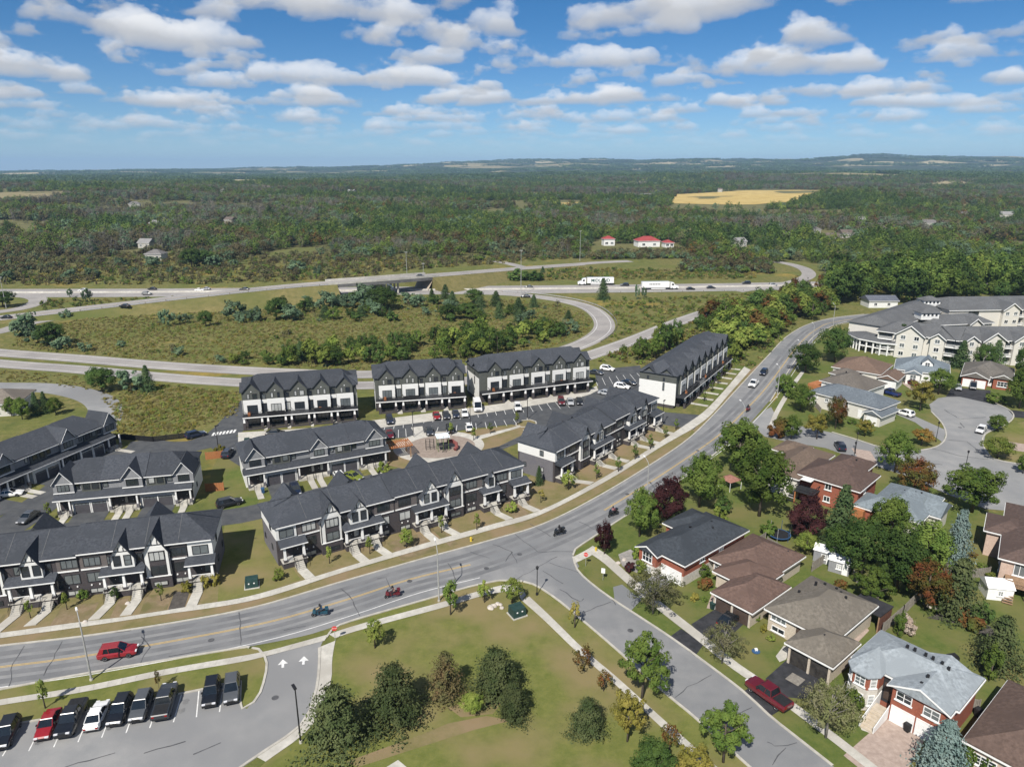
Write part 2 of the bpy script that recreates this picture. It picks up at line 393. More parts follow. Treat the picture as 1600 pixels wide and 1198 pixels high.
DARKSOIL = mat('dark_gravel', (0.06, 0.055, 0.05), (0.10, 0.09, 0.08), 1.5, 0.95, 0.4, spec=0.1)

def manhole(parent, x, y):
    p = G(x, y); MB().lathe(p.x, p.y, [(.001, .062), (.34, .062), (.42, .055)], 14).obj('manhole_cover', TAR, parent)
def stain(parent, x, y, r, z):
    """oil stain or repair patch lying on the pavement"""
    p = G(x, y); n = 12; mb = MB(); mb.add([(p.x+r*random.uniform(.6, 1.2)*math.cos(2*math.pi*k/n), p.y+r*random.uniform(.6, 1.2)*math.sin(2*math.pi*k/n), z) for k in range(n)], [tuple(range(n))])
    struct('oil_stain', mb, mat('oil_stain', (0.135, 0.137, 0.14), (0.19, 0.19, 0.19), 1.5), None, parent)
def ribbon(name, pts, w, m, z=0.02, parent=None, step=3.0, both=None):
    c = curve(pts, step)
    for p in c: p.z += z
    A, B = offset(c, w/2), offset(c, -w/2)
    mb = MB(); mb.strip(B, A)
    return struct(name, mb, m, None, parent), c
def line(name, c, off, w, m, z, parent, dash=None):
    """painted line along a resampled centre line"""
    a, b = offset(c, off+w/2), offset(c, off-w/2)
    for p in a+b: p.z += z
    mb = MB()
    if dash:
        for i in range(0, len(c)-dash[0], dash[1]): mb.strip(b[i:i+dash[0]+1], a[i:i+dash[0]+1])
    else: mb.strip(b, a)
    return struct(name, mb, m, None, parent)
def kerb(name, pts, parent=None, w=0.30, h=0.13, step=1.5, smoothed=True):
    c = curve(pts, step) if smoothed else [Vector(p) for p in pts]
    A, B = offset(c, w/2), offset(c, -w/2)
    mb = MB(); up = Vector((0, 0, h))
    mb.strip([p+up for p in B], [p+up for p in A]); mb.strip([p+up for p in A], A); mb.strip(B, [p+up for p in B])
    return struct(name, mb, KERB, None, parent)
def cracks(parent, lines, z, w=0.062):
    for ln in lines:
        P = gp(ln); c = []
        for a, b in zip(P, P[1:]):
            n = max(2, int((b-a).length/1.2))
            for k in range(n):
                q = a.lerp(b, k/n); j = 0.16
                c.append(q+Vector((random.uniform(-j, j), random.uniform(-j, j), 0)))
        c.append(P[-1])
        for p in c: p.z += z
        mb = MB(); ww = [w*random.uniform(0.5, 1.3) for _ in c]
        A = [p+(o-p)*q for p, o, q in zip(c, offset(c, 1), ww)]; B = [p-(o-p)*q for p, o, q in zip(c, offset(c, 1), ww)]
        mb.strip(B, A); struct('tar_crack', mb, TAR, None, parent)

random.seed(5)
# main road: two traced kerbs
UP = [(-60,1018),(0,1009),(130,994),(270,973),(400,948),(537,908),(660,873),(770,843),(850,818),(930,778),(1012,729),(1075,686),(1116,647),(1150,610),(1200,556),(1228,527),(1260,508),(1300,497),(1350,491),(1420,488)]
LO = [(-60,1089),(0,1077),(140,1051),(260,1031),(376,1012),(480,992),(552,969),(681,932),(732,917),(790,900),(850,877),(900,856),(960,817),(1030,772),(1100,722),(1150,682),(1200,628),(1235,575),(1260,539),(1278,521),(1308,507),(1350,497),(1420,493)]
up, lo = curve(gp(UP), 2.0), curve(gp(LO), 2.0)
def resample(c, n):
    d = [0]
    for a, b in zip(c, c[1:]): d.append(d[-1]+(b-a).length)
    out = []; j = 0
    for i in range(n):
        t = d[-1]*i/(n-1)
        while j < len(d)-2 and d[j+1] < t: j += 1
        out.append(c[j].lerp(c[j+1], (t-d[j])/max(1e-6, d[j+1]-d[j])))
    return out
up_r = resample(up, 220)
lo_r = []
for i, p in enumerate(up_r):      # nearest point across the road
    lo_r.append(min(lo, key=lambda q: (q-p).length))
mb = MB(); Z = Vector((0, 0, 0.03)); mb.strip([p+Z for p in resample(lo, 220)], [p+Z for p in up_r])
main_road = struct('main_road', mb, ASPH)
mid = [a.lerp(b, 0.5) for a, b in zip(up_r, resample(lo, 220))]
YC = [(-60,1050),(0,1042),(155,1021),(400,976),(537,938),(640,905),(735,882)]
YC2 = [(944,797),(1030,744),(1119,683),(1160,645),(1200,602),(1245,542),(1275,515),(1310,502),(1420,490)]
for k, l in enumerate((YC, YC2)):
    c = curve(gp(l), 2.0)
    line('yellow_centre_line', c, 0.10, 0.13, YPAINT, 0.046, main_road); line('yellow_centre_line', c, -0.14, 0.13, YPAINT, 0.046, main_road)
    line('edge_line', c, -4.15 if k == 0 else -4.3, 0.13, WPAINT, 0.042, main_road)
ct = curve(gp(YC+[(840,845)]+YC2), 2.0)
for off, w in ((2.9, 1.0), (1.3, 0.9), (-1.4, 0.9), (-3.0, 1.0)): line('tyre_track', ct, off, w, WORN, 0.042, main_road)
kerb('kerb_along_townhouses', gp(UP[:-1])); kerb('kerb_along_park', gp([(510,996),(516,987),(527,979),(552,969),(681,932),(732,917),(780,907),(816,908)]))
kerb('kerb_by_parking_lot', gp([(-60,1089),(0,1077),(140,1051),(260,1031),(376,1012),(390,1011.5)]))
kerb('kerb_by_houses', gp([(895,868),(899,858),(930,837),(960,817),(1030,772),(1100,722),(1150,682),(1175,660)]))
kerb('kerb_by_houses_north', gp([(1203,628),(1235,575),(1260,539),(1278,521),(1308,507),(1350,497)]))
cracks(main_road, [[(220,995),(233,1012),(219,1038)],[(98,1002),(82,1030),(68,1056)],[(38,1010),(18,1037),(14,1072)],[(375,957),(376,1007)],[(534,919),(550,938),(562,962)],[(588,905),(603,902),(614,922)],
  [(770,850),(800,862),(808,880)],[(800,862),(790,877)],[(805,835),(840,862),(900,862)],[(828,818),(860,838)],[(700,880),(706,893),(713,908)],[(870,870),(800,908)],[(1008,762),(1035,770)],[(1090,690),(1108,697)],[(1130,660),(1150,667)],
  [(445,985),(478,978)],[(155,990),(205,985)],[(265,1025),(310,1017)],[(1172,625),(1190,632)],[(1222,540),(1240,550)],[(735,862),(765,872)],[(905,815),(935,830)]], 0.05)
for x, y in [(812,866),(760,888),(330,1000),(980,772),(1090,704),(640,908)]: manhole(main_road, x, y)
# side street towards the lower right
SL = [(780,907),(816,908),(838,915),(870,936),(910,969),(966,1017),(1035,1079),(1085,1120),(1160,1188),(1230,1250),(1300,1310)]
SR = [(930,838),(902,855),(895,868),(902,890),(922,910),(954,934),(1003,966),(1047,995),(1090,1026),(1160,1079),(1200,1116),(1240,1148),(1301,1196),(1380,1260)]
sl, sr = curve(gp(SL), 1.5), curve(gp(SR), 1.5)
mb = MB(); Z = Vector((0, 0, 0.036)); mb.strip([p+Z for p in resample(sl, 120)], [p+Z for p in resample(sr, 120)])
side_street = struct('side_street', mb, ASPH)
kerb('kerb_side_street_park', gp([(818,908.5)]+SL[2:10])); kerb('kerb_side_street_houses', gp([(895.3,870)]+SR[3:13]))
cracks(side_street, [[(910,957),(955,940)],[(954,934),(962,945)],[(875,920),(905,940),(912,935)],[(1056,1090),(1075,1072),(1112,1054)],[(1150,1118),(1175,1105)],[(848,892),(880,912)],[(930,985),(940,992)],[(1200,1158),(1212,1166),(1245,1160)],[(1205,1195),(1228,1168)],[(860,880),(905,895)]], 0.05)
struct('road_junction', polygon(gp([(700,915),(732,917),(780,907),(816,908),(838,915),(880,910),(905,885),(895,866),(902,855),(850,868),(790,886),(740,902)]), 0.0335), ASPH)
# court street with its turning circle
CT = [(1172,662),(1196,640),(1205,636),(1215,655),(1260,668),(1300,676),(1340,688),(1375,699),(1423,705),(1463,699),(1478,683),(1473,663),(1455,643),(1452,632),(1466,622),(1500,617),(1543,625),(1573,638),(1584,650),(1572,663),(1540,678),(1536,695),(1551,716),(1600,726),(1680,745),(1680,800),(1600,800),(1540,795),(1480,772),(1420,745),(1360,725),(1290,700),(1230,690),(1195,682)]
struct('court_street', polygon(gp(CT), 0.040), ASPL)
kerb('kerb_of_court_island', gp([(1300,675),(1340,687),(1375,698),(1423,704),(1463,698),(1478,683),(1473,663),(1455,643)]))
kerb('kerb_of_turning_circle', gp([(1543,625),(1573,638),(1584,650),(1572,663),(1540,678),(1536,695),(1551,716),(1600,726)]))
court = bpy.data.objects['court_street']
cracks(court, [[(1480,687),(1510,690),(1544,716)],[(1500,660),(1507,668)],[(1475,640),(1500,655),(1540,652)],[(1455,700),(1500,712),(1545,718)],[(1440,722),(1472,726)]], 0.052, 0.12)
# parking lot, lower left
PL = [(-80,1160),(31,1130),(71,1123),(286,1083),(349,1070),(375,1064),(376,1104),(386,1107),(409,1076),(417,1042),(414,1026),(505,1000),(500,1012),(497,1060),(490,1091),(470,1133),(400,1182),(330,1230),(-80,1330)]
lot = struct('parking_lot', polygon(gp(PL), 0.033), ASPL)
kerb('kerb_of_parking_lot', gp([(-80,1157),(31,1130),(71,1123),(286,1083),(349,1069),(374,1063)]))
kerb('kerb_of_parking_island', gp([(376,1064),(375,1095),(377,1106),(386,1107),(400,1093),(409,1076),(417,1042),(413,1024),(404,1014),(394,1012)]))
kerb('kerb_of_lot_walk', gp([(500,1012),(497,1060),(490,1091),(470,1133),(400,1182),(330,1230)]))
for x0, y0, x1, y1 in [(43,1173,83,1122)] and [(4,1181,33,1133),(45,1173,70,1124),(84,1167,106,1118),(122,1159,142,1111),(159,1152,178,1104),(197,1145,214,1097),(234,1137,250,1090),(271,1128,284,1083),(307,1120,311,1078),(343,1112,349,1070)]:
    line('stall_line', curve(gp([(x0,y0),(x1,y1)]), 5), 0, 0.13, WPAINT, 0.045, lot)
def arrow(px, py, qx, qy):
    a, b = G(px, py), G(qx, qy); d = (b-a); L_ = d.length; d.normalize(); n = Vector((-d.y, d.x, 0)); z = Vector((0, 0, 0.048))
    mb = MB(); h = a+d*L_*0.42
    mb.quad(a-n*.16+z, a+n*.16+z, h+n*.16+z, h-n*.16+z); mb.add([h-n*.62+z, b+z, h+n*.62+z], [(2, 1, 0)])
    struct('lane_arrow', mb, WPAINT, None, lot)
arrow(442,1043,442,1030); arrow(474,1038,475,1025)
cracks(lot, [[(300,1180),(345,1160)],[(100,1198),(180,1176)],[(225,1175),(290,1158)]], 0.048, 0.08)
for x, y in [(60,1160),(97,1150),(135,1143),(172,1136),(210,1128),(247,1120),(284,1110),(320,1102),(290,1096)]: stain(lot, x, y, .45, .043)
manhole(side_street, 985, 985); manhole(court, 1500, 668); manhole(lot, 430, 1090)
# concrete walks
def walk(name, A, B, z=0.09, joint=1.5, slabs=True):
    """sidewalk between two traced edges: separate slabs over a bedding strip"""
    a, b = curve(gp(A), 0.5), curve(gp(B), 0.5)
    n = max(3, int(sum((q-p).length for p, q in zip(a, a[1:]))/joint)+1)
    a, b = resample(a, n), resample(b, n)
    base = struct(name, MB().strip([p+Vector((0,0,z-0.02)) for p in a], [p+Vector((0,0,z-0.02)) for p in b]), KERB)
    if not slabs:
        base.data.materials[0] = CONC; return base
    for i in range(n-1):
        c = [a[i], b[i], b[i+1], a[i+1]]; ce = sum(c, Vector())/4
        c = [p+(ce-p).normalized()*0.012 for p in c]
        dz = z+random.uniform(-0.006, 0.006)
        mb = MB(); cc = [(p.x, p.y, dz) for p in c]
        if (c[1]-c[0]).cross(c[2]-c[0]).z < 0: cc.reverse()
        mb.quad(*cc)
        lo4 = [(x, y, z-0.02) for x, y, _ in cc]
        for k in range(4): mb.quad(lo4[k], lo4[(k+1) % 4], cc[(k+1) % 4], cc[k])
        struct('slab', mb, CONC, None, base)
    return base
walk('sidewalk_by_townhouses', [(-60,1006),(0,997),(125,980),(250,961),(400,937),(537,894),(660,858),(770,827),(850,802),(959,745),(1030,700),(1081,671)], [(-60,997),(0,989),(125,972),(200,963),(311,945),(400,929),(537,887),(660,850),(770,819),(850,795),(945,745),(1020,698),(1072,663)])
walk('sidewalk_by_three_storey_row', [(1081,671),(1110,649),(1140,615),(1173,578)], [(1072,663),(1101,642),(1131,611),(1163,573)], slabs=False)
walk('sidewalk_by_parking_lot', [(-60,1114),(0,1102),(131,1081),(262,1054),(367,1036),(409,1027),(507,1001)], [(-60,1103),(0,1093),(131,1072),(262,1045),(404,1020),(470,1003),(514,991)])
walk('sidewalk_along_park', [(524,997),(560,985),(690,950),(750,932),(790,924)], [(514,991),(560,976),(690,941),(750,923),(786,914)])
walk('sidewalk_park_corner', [(786,914),(800,912),(815,918),(822,930)], [(790,924),(801,923),(811,930),(815,938)], slabs=False)
walk('sidewalk_along_side_street', [(827,932),(860,963),(914,1016),(965,1059),(1030,1118),(1100,1180),(1160,1235)], [(815,938),(850,969),(903,1020),(955,1064),(1018,1122),(1085,1185),(1145,1240)])
walk('sidewalk_by_brick_houses', [(926,853),(950,868),(985,900),(1020,930),(1060,962),(1100,993),(1150,1034),(1200,1068),(1260,1112),(1320,1158),(1380,1205)], [(917,862),(940,877),(975,908),(1010,938),(1050,970),(1090,1001),(1140,1042),(1190,1076),(1250,1120),(1310,1166),(1370,1213)])
walk('corner_ramp_walk', [(898,880),(920,870),(930,864)], [(894,871),(915,860),(926,853)], slabs=False)
walk('walk_by_lot_entrance', [(497,1012),(497,1060),(490,1091),(470,1133),(400,1182)], [(524,1001),(519,1030),(518,1060),(507,1094),(482,1140),(415,1190)], slabs=False)
walk('sidewalk_north_verge', [(1200,668),(1212,640),(1235,602),(1252,580)], [(1207,668),(1220,640),(1243,602),(1258,580)], slabs=False)
# lawns
def lawn(name, px, m, z): return struct(name, polygon(gp(px), z), m)
lawn('park_lawn', [(514,991),(690,941),(790,914),(822,930),(914,1016),(1030,1118),(1160,1235),(1160,1300),(300,1300),(415,1190),(482,1140),(507,1094),(518,1060),(519,1030)], LAWN, 0.012)
lawn('park_verge', [(512,995),(527,979),(681,932),(780,907),(838,915),(910,969),(1035,1079),(1160,1188),(1230,1250),(1160,1235),(1030,1118),(914,1016),(822,930),(790,914),(690,941),(520,991)], LAWN, 0.014)
lawn('parking_verge', [(-60,1089),(0,1077),(140,1051),(376,1012),(404,1014),(417,1042),(409,1076),(386,1107),(376,1104),(375,1063),(71,1123),(31,1130),(-80,1157)], LAWN, 0.014)
lawn('townhouse_verge', [(-60,1018),(0,1009),(130,994),(400,948),(660,873),(850,818),(1012,729),(1075,686),(1081,671),(1030,700),(959,745),(850,802),(660,858),(400,937),(0,997),(-60,1006)], LAWND, 0.014)
lawn('townhouse_front_lawn', [(-60,996),(0,989),(200,963),(311,945),(400,929),(537,887),(660,850),(770,819),(850,795),(945,745),(1020,698),(1072,663),(1030,655),(900,700),(800,760),(420,850),(350,880),(-60,960)], LAWND, 0.010)
lawn('row_end_lawn', [(340,940),(400,929),(470,905),(430,850),(410,800),(352,812),(345,860)], LAWN, 0.016)
lawn('row_verge', [(1081,671),(1110,649),(1140,615),(1173,578),(1200,556),(1150,610),(1116,647),(1087,677)], LAWND, 0.016)
lawn('house_front_lawn', [(898,862),(960,815),(1030,772),(1150,682),(1200,685),(1290,704),(1420,748),(1540,797),(1700,830),(1700,1260),(1380,1260),(1240,1148),(1090,1026),(1003,966),(922,910)], LAWNG, 0.012)
lawn('court_lawn', [(1205,636),(1240,580),(1275,530),(1330,520),(1700,560),(1700,640),(1600,625),(1500,612),(1450,630),(1478,683),(1463,698),(1423,704),(1340,688),(1215,655)], LAWNG, 0.012)
lawn('court_east_lawn', [(1572,664),(1700,640),(1700,745),(1600,727),(1551,717),(1537,697)], LAWN, 0.014)
random.seed(11)
lawn('garden_grass', [(330,735),(345,705),(372,715),(420,742),(400,792),(352,806),(325,790)], LAWNG, 0.018)
# estate lanes
ribbon('estate_lane', gp([(-60,860),(0,830),(50,797),(90,768),(130,737),(180,714),(240,702),(300,697),(345,680),(372,655),(395,625)]), 8.0, ASPN, 0.030)
ribbon('estate_lane_middle', gp([(-40,868),(60,835),(200,822),(352,808),(420,795),(560,757),(700,722),(775,694),(806,682),(840,664)]), 6.5, ASPN, 0.034)
lawn('estate_lane_turn', [(188,712),(205,690),(240,686),(285,692),(310,697),(300,712),(240,716)], ASPN, 0.037)
lot2 = struct('estate_parking_lot', polygon(gp([(330,700),(352,680),(395,684),(600,662),(745,646),(935,607),(928,578),(1000,571),(1008,600),(1008,628),(1040,644),(1102,649),(1084,671),(1040,664),(1000,655),(962,650),(850,690),(806,690),(770,700),(810,666),(800,663),(745,669),(665,680),(648,682),(600,688),(560,700),(385,735)]), 0.041), ASPN)
for (x0,y0,x1,y1), n in (((626,655,632,668), 1),):
    pass
def stalls(a0, a1, b0, b1, n):
    for i in range(n+1):
        t = i/n; p = (lerp(a0[0],a1[0],t), lerp(a0[1],a1[1],t)); q = (lerp(b0[0],b1[0],t), lerp(b0[1],b1[1],t))
        line('stall_line', curve(gp([p, q]), 6), 0, 0.12, WPAINT, 0.052, lot2)
stalls((592,661),(643,655),(585,673),(645,667),4); stalls((600,674),(645,669),(598,687),(647,681),4); stalls((664,650),(880,625),(662,661),(890,637),16); stalls((670,669),(802,655),(665,680),(808,664),9); stalls((930,592),(995,583),(934,603),(1005,594),6)
for k in range(7): line('crossing_bar', curve(gp([(332+k*5.5,681-k*0.8),(335+k*5.5,676-k*0.8)]), 5), 0, 0.5, WPAINT, 0.06, lot2)
for k in range(5): line('crossing_bar', curve(gp([(818+k*5,672-k*1.2),(825+k*5,675-k*1.2)]), 5), 0, 0.5, WPAINT, 0.06, lot2)
lawn('lot_island', [(806,664),(812,658),(832,656),(838,662),(826,667),(812,667)], LAWND, 0.056); kerb('kerb_of_lot_island', gp([(806,664),(812,658),(832,656),(838,662),(826,667),(812,667),(806,664)]))
walk('walk_before_estate_rows', [(372,694),(480,686),(600,668),(745,648),(900,622),(935,610)], [(372,676),(480,669),(590,656),(745,636),(900,614),(932,603)], 0.10, slabs=False)
# local road at the left edge
ribbon('local_road', gp([(-60,603),(0,604),(60,605),(110,611),(148,622),(165,638),(160,660),(130,690)]), 8.0, ASPL, 0.028)
# playground
PGC = G(686, 697); 
def ellipse(cx, cy, rx, ry, rot, n=40): return [(cx+rx*math.cos(2*math.pi*i/n)*math.cos(rot)-ry*math.sin(2*math.pi*i/n)*math.sin(rot), cy+rx*math.cos(2*math.pi*i/n)*math.sin(rot)+ry*math.sin(2*math.pi*i/n)*math.cos(rot)) for i in range(n)]
lawn('playground_lawn', [(600,686),(660,682),(802,664),(840,668),(770,702),(700,722),(640,735),(600,725)], LAWND, 0.042)
struct('playground_path', polygon(ellipse(PGC.x, PGC.y, 10.4, 9.4, 0.3), 0.055), CONC)
struct('playground_surface', polygon(ellipse(PGC.x+0.3, PGC.y-0.2, 8.0, 6.8, 0.3), 0.070), MULCH)
struct('path_from_lot', polygon(gp([(642,668),(660,666),(664,684),(672,690),(640,694),(650,682)]), 0.060), CONC)
struct('path_to_lane', polygon(gp([(722,690),(735,684),(800,668),(812,664),(812,668),(735,691),(728,699)]), 0.060), CONC)

# ------------------------------------------------------------------ highway, ramps, overpass
HW = [(-200,459),(0,458),(200,457.5),(400,456),(590,454.5),(800,452.5),(1000,450.5),(1200,447.5),(1400,443),(1700,436)]
hw, hwc = ribbon('highway', gp(HW), 25.0, ASPH_HW, 0.05, step=10)
for off in (11.2, -11.2, 1.8, -1.8): line('lane_line', hwc, off, 0.25, WPAINT, 0.07, hw)
for off in (7.6, -7.6, 4.6): line('lane_line', hwc, off, 0.25, WPAINT, 0.07, hw, dash=(1, 3))
b = MB(); cc = curve(gp(HW), 10)
for a, q in zip(cc, cc[1:]):
    d = (q-a).normalized(); n = Vector((-d.y, d.x, 0))
    b.hexa([a-n*.3, q-n*.3, q+n*.3, a+n*.3], [v+Vector((0,0,0.85)) for v in (a-n*.12, q-n*.12, q+n*.12, a+n*.12)])
tag(b.obj('median_barrier', CONC), 'long low concrete barrier down the middle of the highway', 'barrier')
RA = [(-120,540),(0,551),(120,560),(240,570),(330,576),(450,582),(575,585),(737,576),(820,562),(880,548),(925,530),(944,512),(938,494),(915,479),(870,468),(800,460),(700,456.5)]
ra, rac = ribbon('loop_ramp', gp(RA), 8.5, ASPH_HW, 0.055)
RB = [(-120,555),(0,568),(120,577),(240,588),(330,595),(450,601),(575,602),(737,594),(880,567),(980,535),(1060,503),(1130,480),(1200,466),(1300,452)]
rb, rbc = ribbon('slip_road', gp(RB), 8.0, ASPH_HW, 0.060)
for o, c in ((ra, rac), (rb, rbc)):
    for off in (3.0, -2.6): line('edge_line', c, off, 0.2, WPAINT, 0.02, o)
ribbon('ramp_to_left_loop', gp([(-80,532),(0,518),(45,505),(110,494),(200,481),(300,468)]), 8.0, ASPH_HW, 0.058)
ribbon('left_loop', gp([(-60,492),(0,487),(40,480),(60,470),(50,464),(20,462),(-60,462)]), 8.0, ASPH_HW, 0.062)
ribbon('north_loop', gp([(1150,455),(1230,443),(1262,432),(1258,421),(1235,413),(1212,409)]), 8.0, ASPH_HW, 0.064)
ribbon('far_local_road', gp([(985,408),(940,410),(900,413)]), 10.0, ASPH_HW, 0.05)
ribbon('far_side_road', gp([(775,408),(795,412),(815,417)]), 7.0, ASPH_HW, 0.05)
ribbon('far_east_road', gp([(1545,381),(1580,382),(1660,388)]), 12.0, ASPH_HW, 0.10)
# overpass
OV = [(-200,519,0.0),(-90,507,0.2),(0,497,0.8),(150,480,2.6),(300,463,4.8),(450,447.5,6.6),(590,437,7.2),(700,428.5,6.0),(800,420.5,3.0),(905,413,0.3)]
ovp = curve([G(x, y, z) for x, y, z in OV], 4.0)
dk = MB(); A, B = offset(ovp, 6.2), offset(ovp, -6.2); u = Vector((0,0,0.09))
dk.strip([p+u for p in B], [p+u for p in A])
ov = struct('overpass_road', dk, ASPH_HW)
for off in (5.2, -5.2, 0.0): line('edge_line', ovp, off, 0.2, WPAINT if off else YPAINT, 0.11, ov)
b0, b1 = G(520, 441, 6.9), G(668, 431, 6.5)
em = MB(); br = MB(); segs = {'e': [], 'b': []}
i0 = min(range(len(ovp)), key=lambda i: (ovp[i]-b0).length); i1 = min(range(len(ovp)), key=lambda i: (ovp[i]-b1).length)
for s0, s1 in ((0, i0), (i1, len(ovp)-1)):
    seg = ovp[s0:s1+1]
    a, bb = A[s0:s1+1], B[s0:s1+1]
    A2 = [p+(p-q)/12.4*(2.0*p.z+0.8) for p, q in zip(a, bb)]; B2 = [q+(q-p)/12.4*(2.0*q.z+0.8) for p, q in zip(a, bb)]
    for p in A2+B2: p.z = 0.0
    em.strip(a, A2); em.strip(B2, bb)
    e = 0 if s0 else -1
    em.quad(A2[e], a[e], bb[e], B2[e])
struct('overpass_embankment', em, MEADOW)
bt = thing('overpass_bridge', 'concrete bridge carrying the upper road over the highway', 'bridge', (0,0,0))
sa, sb = A[i0-1:i1+2], B[i0-1:i1+2]
m1 = MB(); lo_ = Vector((0,0,-1.5)); tp = Vector((0,0,0.05))
m1.strip([p+lo_ for p in sa], [p+tp for p in sa]); m1.strip([p+tp for p in sb], [p+lo_ for p in sb]); m1.strip([p+lo_ for p in sb], [p+lo_ for p in sa])
m1.obj('deck_girder', mat('bridge_concrete', (0.10,0.10,0.10), (0.16,0.155,0.15), 0.3), bt)
for S, sgn in ((sa, 1), (sb, -1)):
    m1 = MB(); S2 = offset(S, -0.35*sgn); h = Vector((0,0,1.05))
    m1.strip(S, [p+h for p in S]); m1.strip([p+h for p in S], [p+h for p in S2]); m1.strip([p+h for p in S2], S2)
    m1.obj('parapet', CONC, bt)
for t in (0.33, 0.5, 0.67):
    k = int(lerp(i0, i1, t)); p = ovp[k]; d = (ovp[k+1]-ovp[k-1]).normalized(); n = Vector((-d.y, d.x, 0))
    for w in (-4, 0, 4):
        q = p+n*w; MB().cyl(q.x, q.y, -0.1, p.z-1.4, 0.5, n=10).obj('pier', CONC, bt)
for k in (i0, i1):
    p = ovp[k]; d = (ovp[k+1]-ovp[k-1]).normalized(); n = Vector((-d.y, d.x, 0)); s_ = 1 if k == i0 else -1
    m1 = MB(); c4 = [p-n*6.2, p-n*6.2+d*s_*3.2, p+n*6.2+d*s_*3.2, p+n*6.2]
    m1.quad(*[Vector((v.x, v.y, 0.02 if j in (1, 2) else p.z-1.5)) for j, v in enumerate(c4)])
    m1.obj('abutment_slope', mat('abutment_stone', (0.30,0.25,0.19), (0.42,0.36,0.29), 0.6), bt)
# guard rails
def rail(c, off, label, i0_, i1_, every=2):
    o = thing('guard_rail', label, 'guard rail', (0,0,0))
    S = offset(c, off)[i0_:i1_]; m1 = MB()
    for a, q in zip(S, S[1:]):
        m1.quad(a+Vector((0,0,.45)), q+Vector((0,0,.45)), q+Vector((0,0,.8)), a+Vector((0,0,.8)))
        d = (q-a).normalized(); n = Vector((-d.y, d.x, 0))*0.08
        m1.quad(q+n+Vector((0,0,.45)), a+n+Vector((0,0,.45)), a+n+Vector((0,0,.8)), q+n+Vector((0,0,.8)))
    m1.obj('rail_band', mat('galvanised', (0.42,0.43,0.44), (0.55,0.55,0.55), 1.0, 0.5, metallic=0.5), o)
    for a in S[::every]: MB().box(a.x-.1, a.x+.1, a.y-.1, a.y+.1, a.z-0.3, a.z+.78).obj('post', mat('post_wood', (0.16,0.13,0.10), (0.22,0.18,0.14), 2), o)
n_ = len(rac); rail(rac, -5.0, 'steel guard rail round the outside of the loop ramp', int(n_*0.62), int(n_*0.93), 2)
rail(ovp, -5.9, 'steel guard rail along the near side of the overpass approach', 16, i0, 2)
rail(hwc, -13.2, 'steel guard rail along the near edge of the highway', int(len(hwc)*.56), int(len(hwc)*.72), 1)
# ------------------------------------------------------------------ building materials
def roofmat(name, c, v=0.22): return mat(name, tuple(x*(1-v) for x in c), tuple(x*(1+v) for x in c), 2.2, 0.9, 0.15, c3=tuple(x*0.88 for x in c), big=0.25, spec=0.15)
RF_CHAR = mat('roof_charcoal', (0.040, 0.044, 0.053), (0.066, 0.072, 0.083), 2.6, 0.9, 0.15, c3=(0.047, 0.052, 0.061), big=0.35, spec=0.15, rnd=0.14)
BRICK_D = mat('dark_brick', (0.044, 0.038, 0.040), (0.075, 0.066, 0.068), 6.0, 0.9, 0.2, c3=(0.058, 0.052, 0.056), big=1.0)
BRICK_G = mat('grey_brick', (0.115, 0.11, 0.12), (0.165, 0.16, 0.17), 6.0, 0.9, 0.2, c3=(0.13, 0.125, 0.14), big=1.0)
BRICK_R = mat('red_brick', (0.22, 0.068, 0.040), (0.31, 0.105, 0.066), 5.0, 0.9, 0.2, c3=(0.25, 0.088, 0.056), big=0.8)
BRICK_P = mat('pink_brick', (0.42, 0.31, 0.25), (0.52, 0.40, 0.33), 5.0, 0.9, 0.2)
BRICK_B = mat('beige_brick', (0.42, 0.36, 0.29), (0.52, 0.46, 0.38), 5.0, 0.9, 0.2)
STONE_L = mat('pale_stone', (0.44, 0.41, 0.36), (0.58, 0.55, 0.50), 3.0, 0.9, 0.2)
SIDING_B = mat('brown_siding', (0.105, 0.092, 0.088), (0.135, 0.120, 0.115), 1.0, 0.8, stretch=(1, 1, 14))
SIDING_S = mat('sage_siding', (0.070, 0.075, 0.067), (0.100, 0.106, 0.096), 1.2, 0.85, stretch=(1, 1, 10))
SIDING_G = mat('grey_siding', (0.20, 0.205, 0.215), (0.26, 0.265, 0.275), 1.0, 0.85, stretch=(8, 8, 1))
SIDING_W = mat('white_siding', (0.62, 0.62, 0.60), (0.70, 0.70, 0.68), 1.0, 0.8, stretch=(1, 1, 10))
SIDING_C = mat('cream_siding', (0.52, 0.50, 0.45), (0.60, 0.58, 0.53), 1.0, 0.8, stretch=(1, 1, 10))
WHITE = mat('white_trim', (0.70, 0.70, 0.69), (0.78, 0.78, 0.77), 2.0, 0.6)
BLACKM = mat('black_metal', (0.012, 0.012, 0.013), (0.022, 0.022, 0.024), 3.0, 0.5)
DARKT = mat('dark_trim', (0.022, 0.023, 0.026), (0.035, 0.036, 0.04), 2.0, 0.6)
GARD = mat('dark_garage_door', (0.060, 0.058, 0.066), (0.078, 0.076, 0.084), 1.0, 0.6)
GARB = mat('brown_garage_door', (0.060, 0.042, 0.034), (0.080, 0.058, 0.048), 1.0, 0.6)
WOODO = mat('orange_cedar', (0.30, 0.115, 0.045), (0.40, 0.17, 0.07), 2.0, 0.85, stretch=(1, 1, 6))
WOODB = mat('weathered_deck', (0.22, 0.14, 0.085), (0.32, 0.21, 0.13), 2.0, 0.85)
WOODG = mat('grey_fence_wood', (0.17, 0.155, 0.135), (0.25, 0.23, 0.20), 2.5, 0.9)
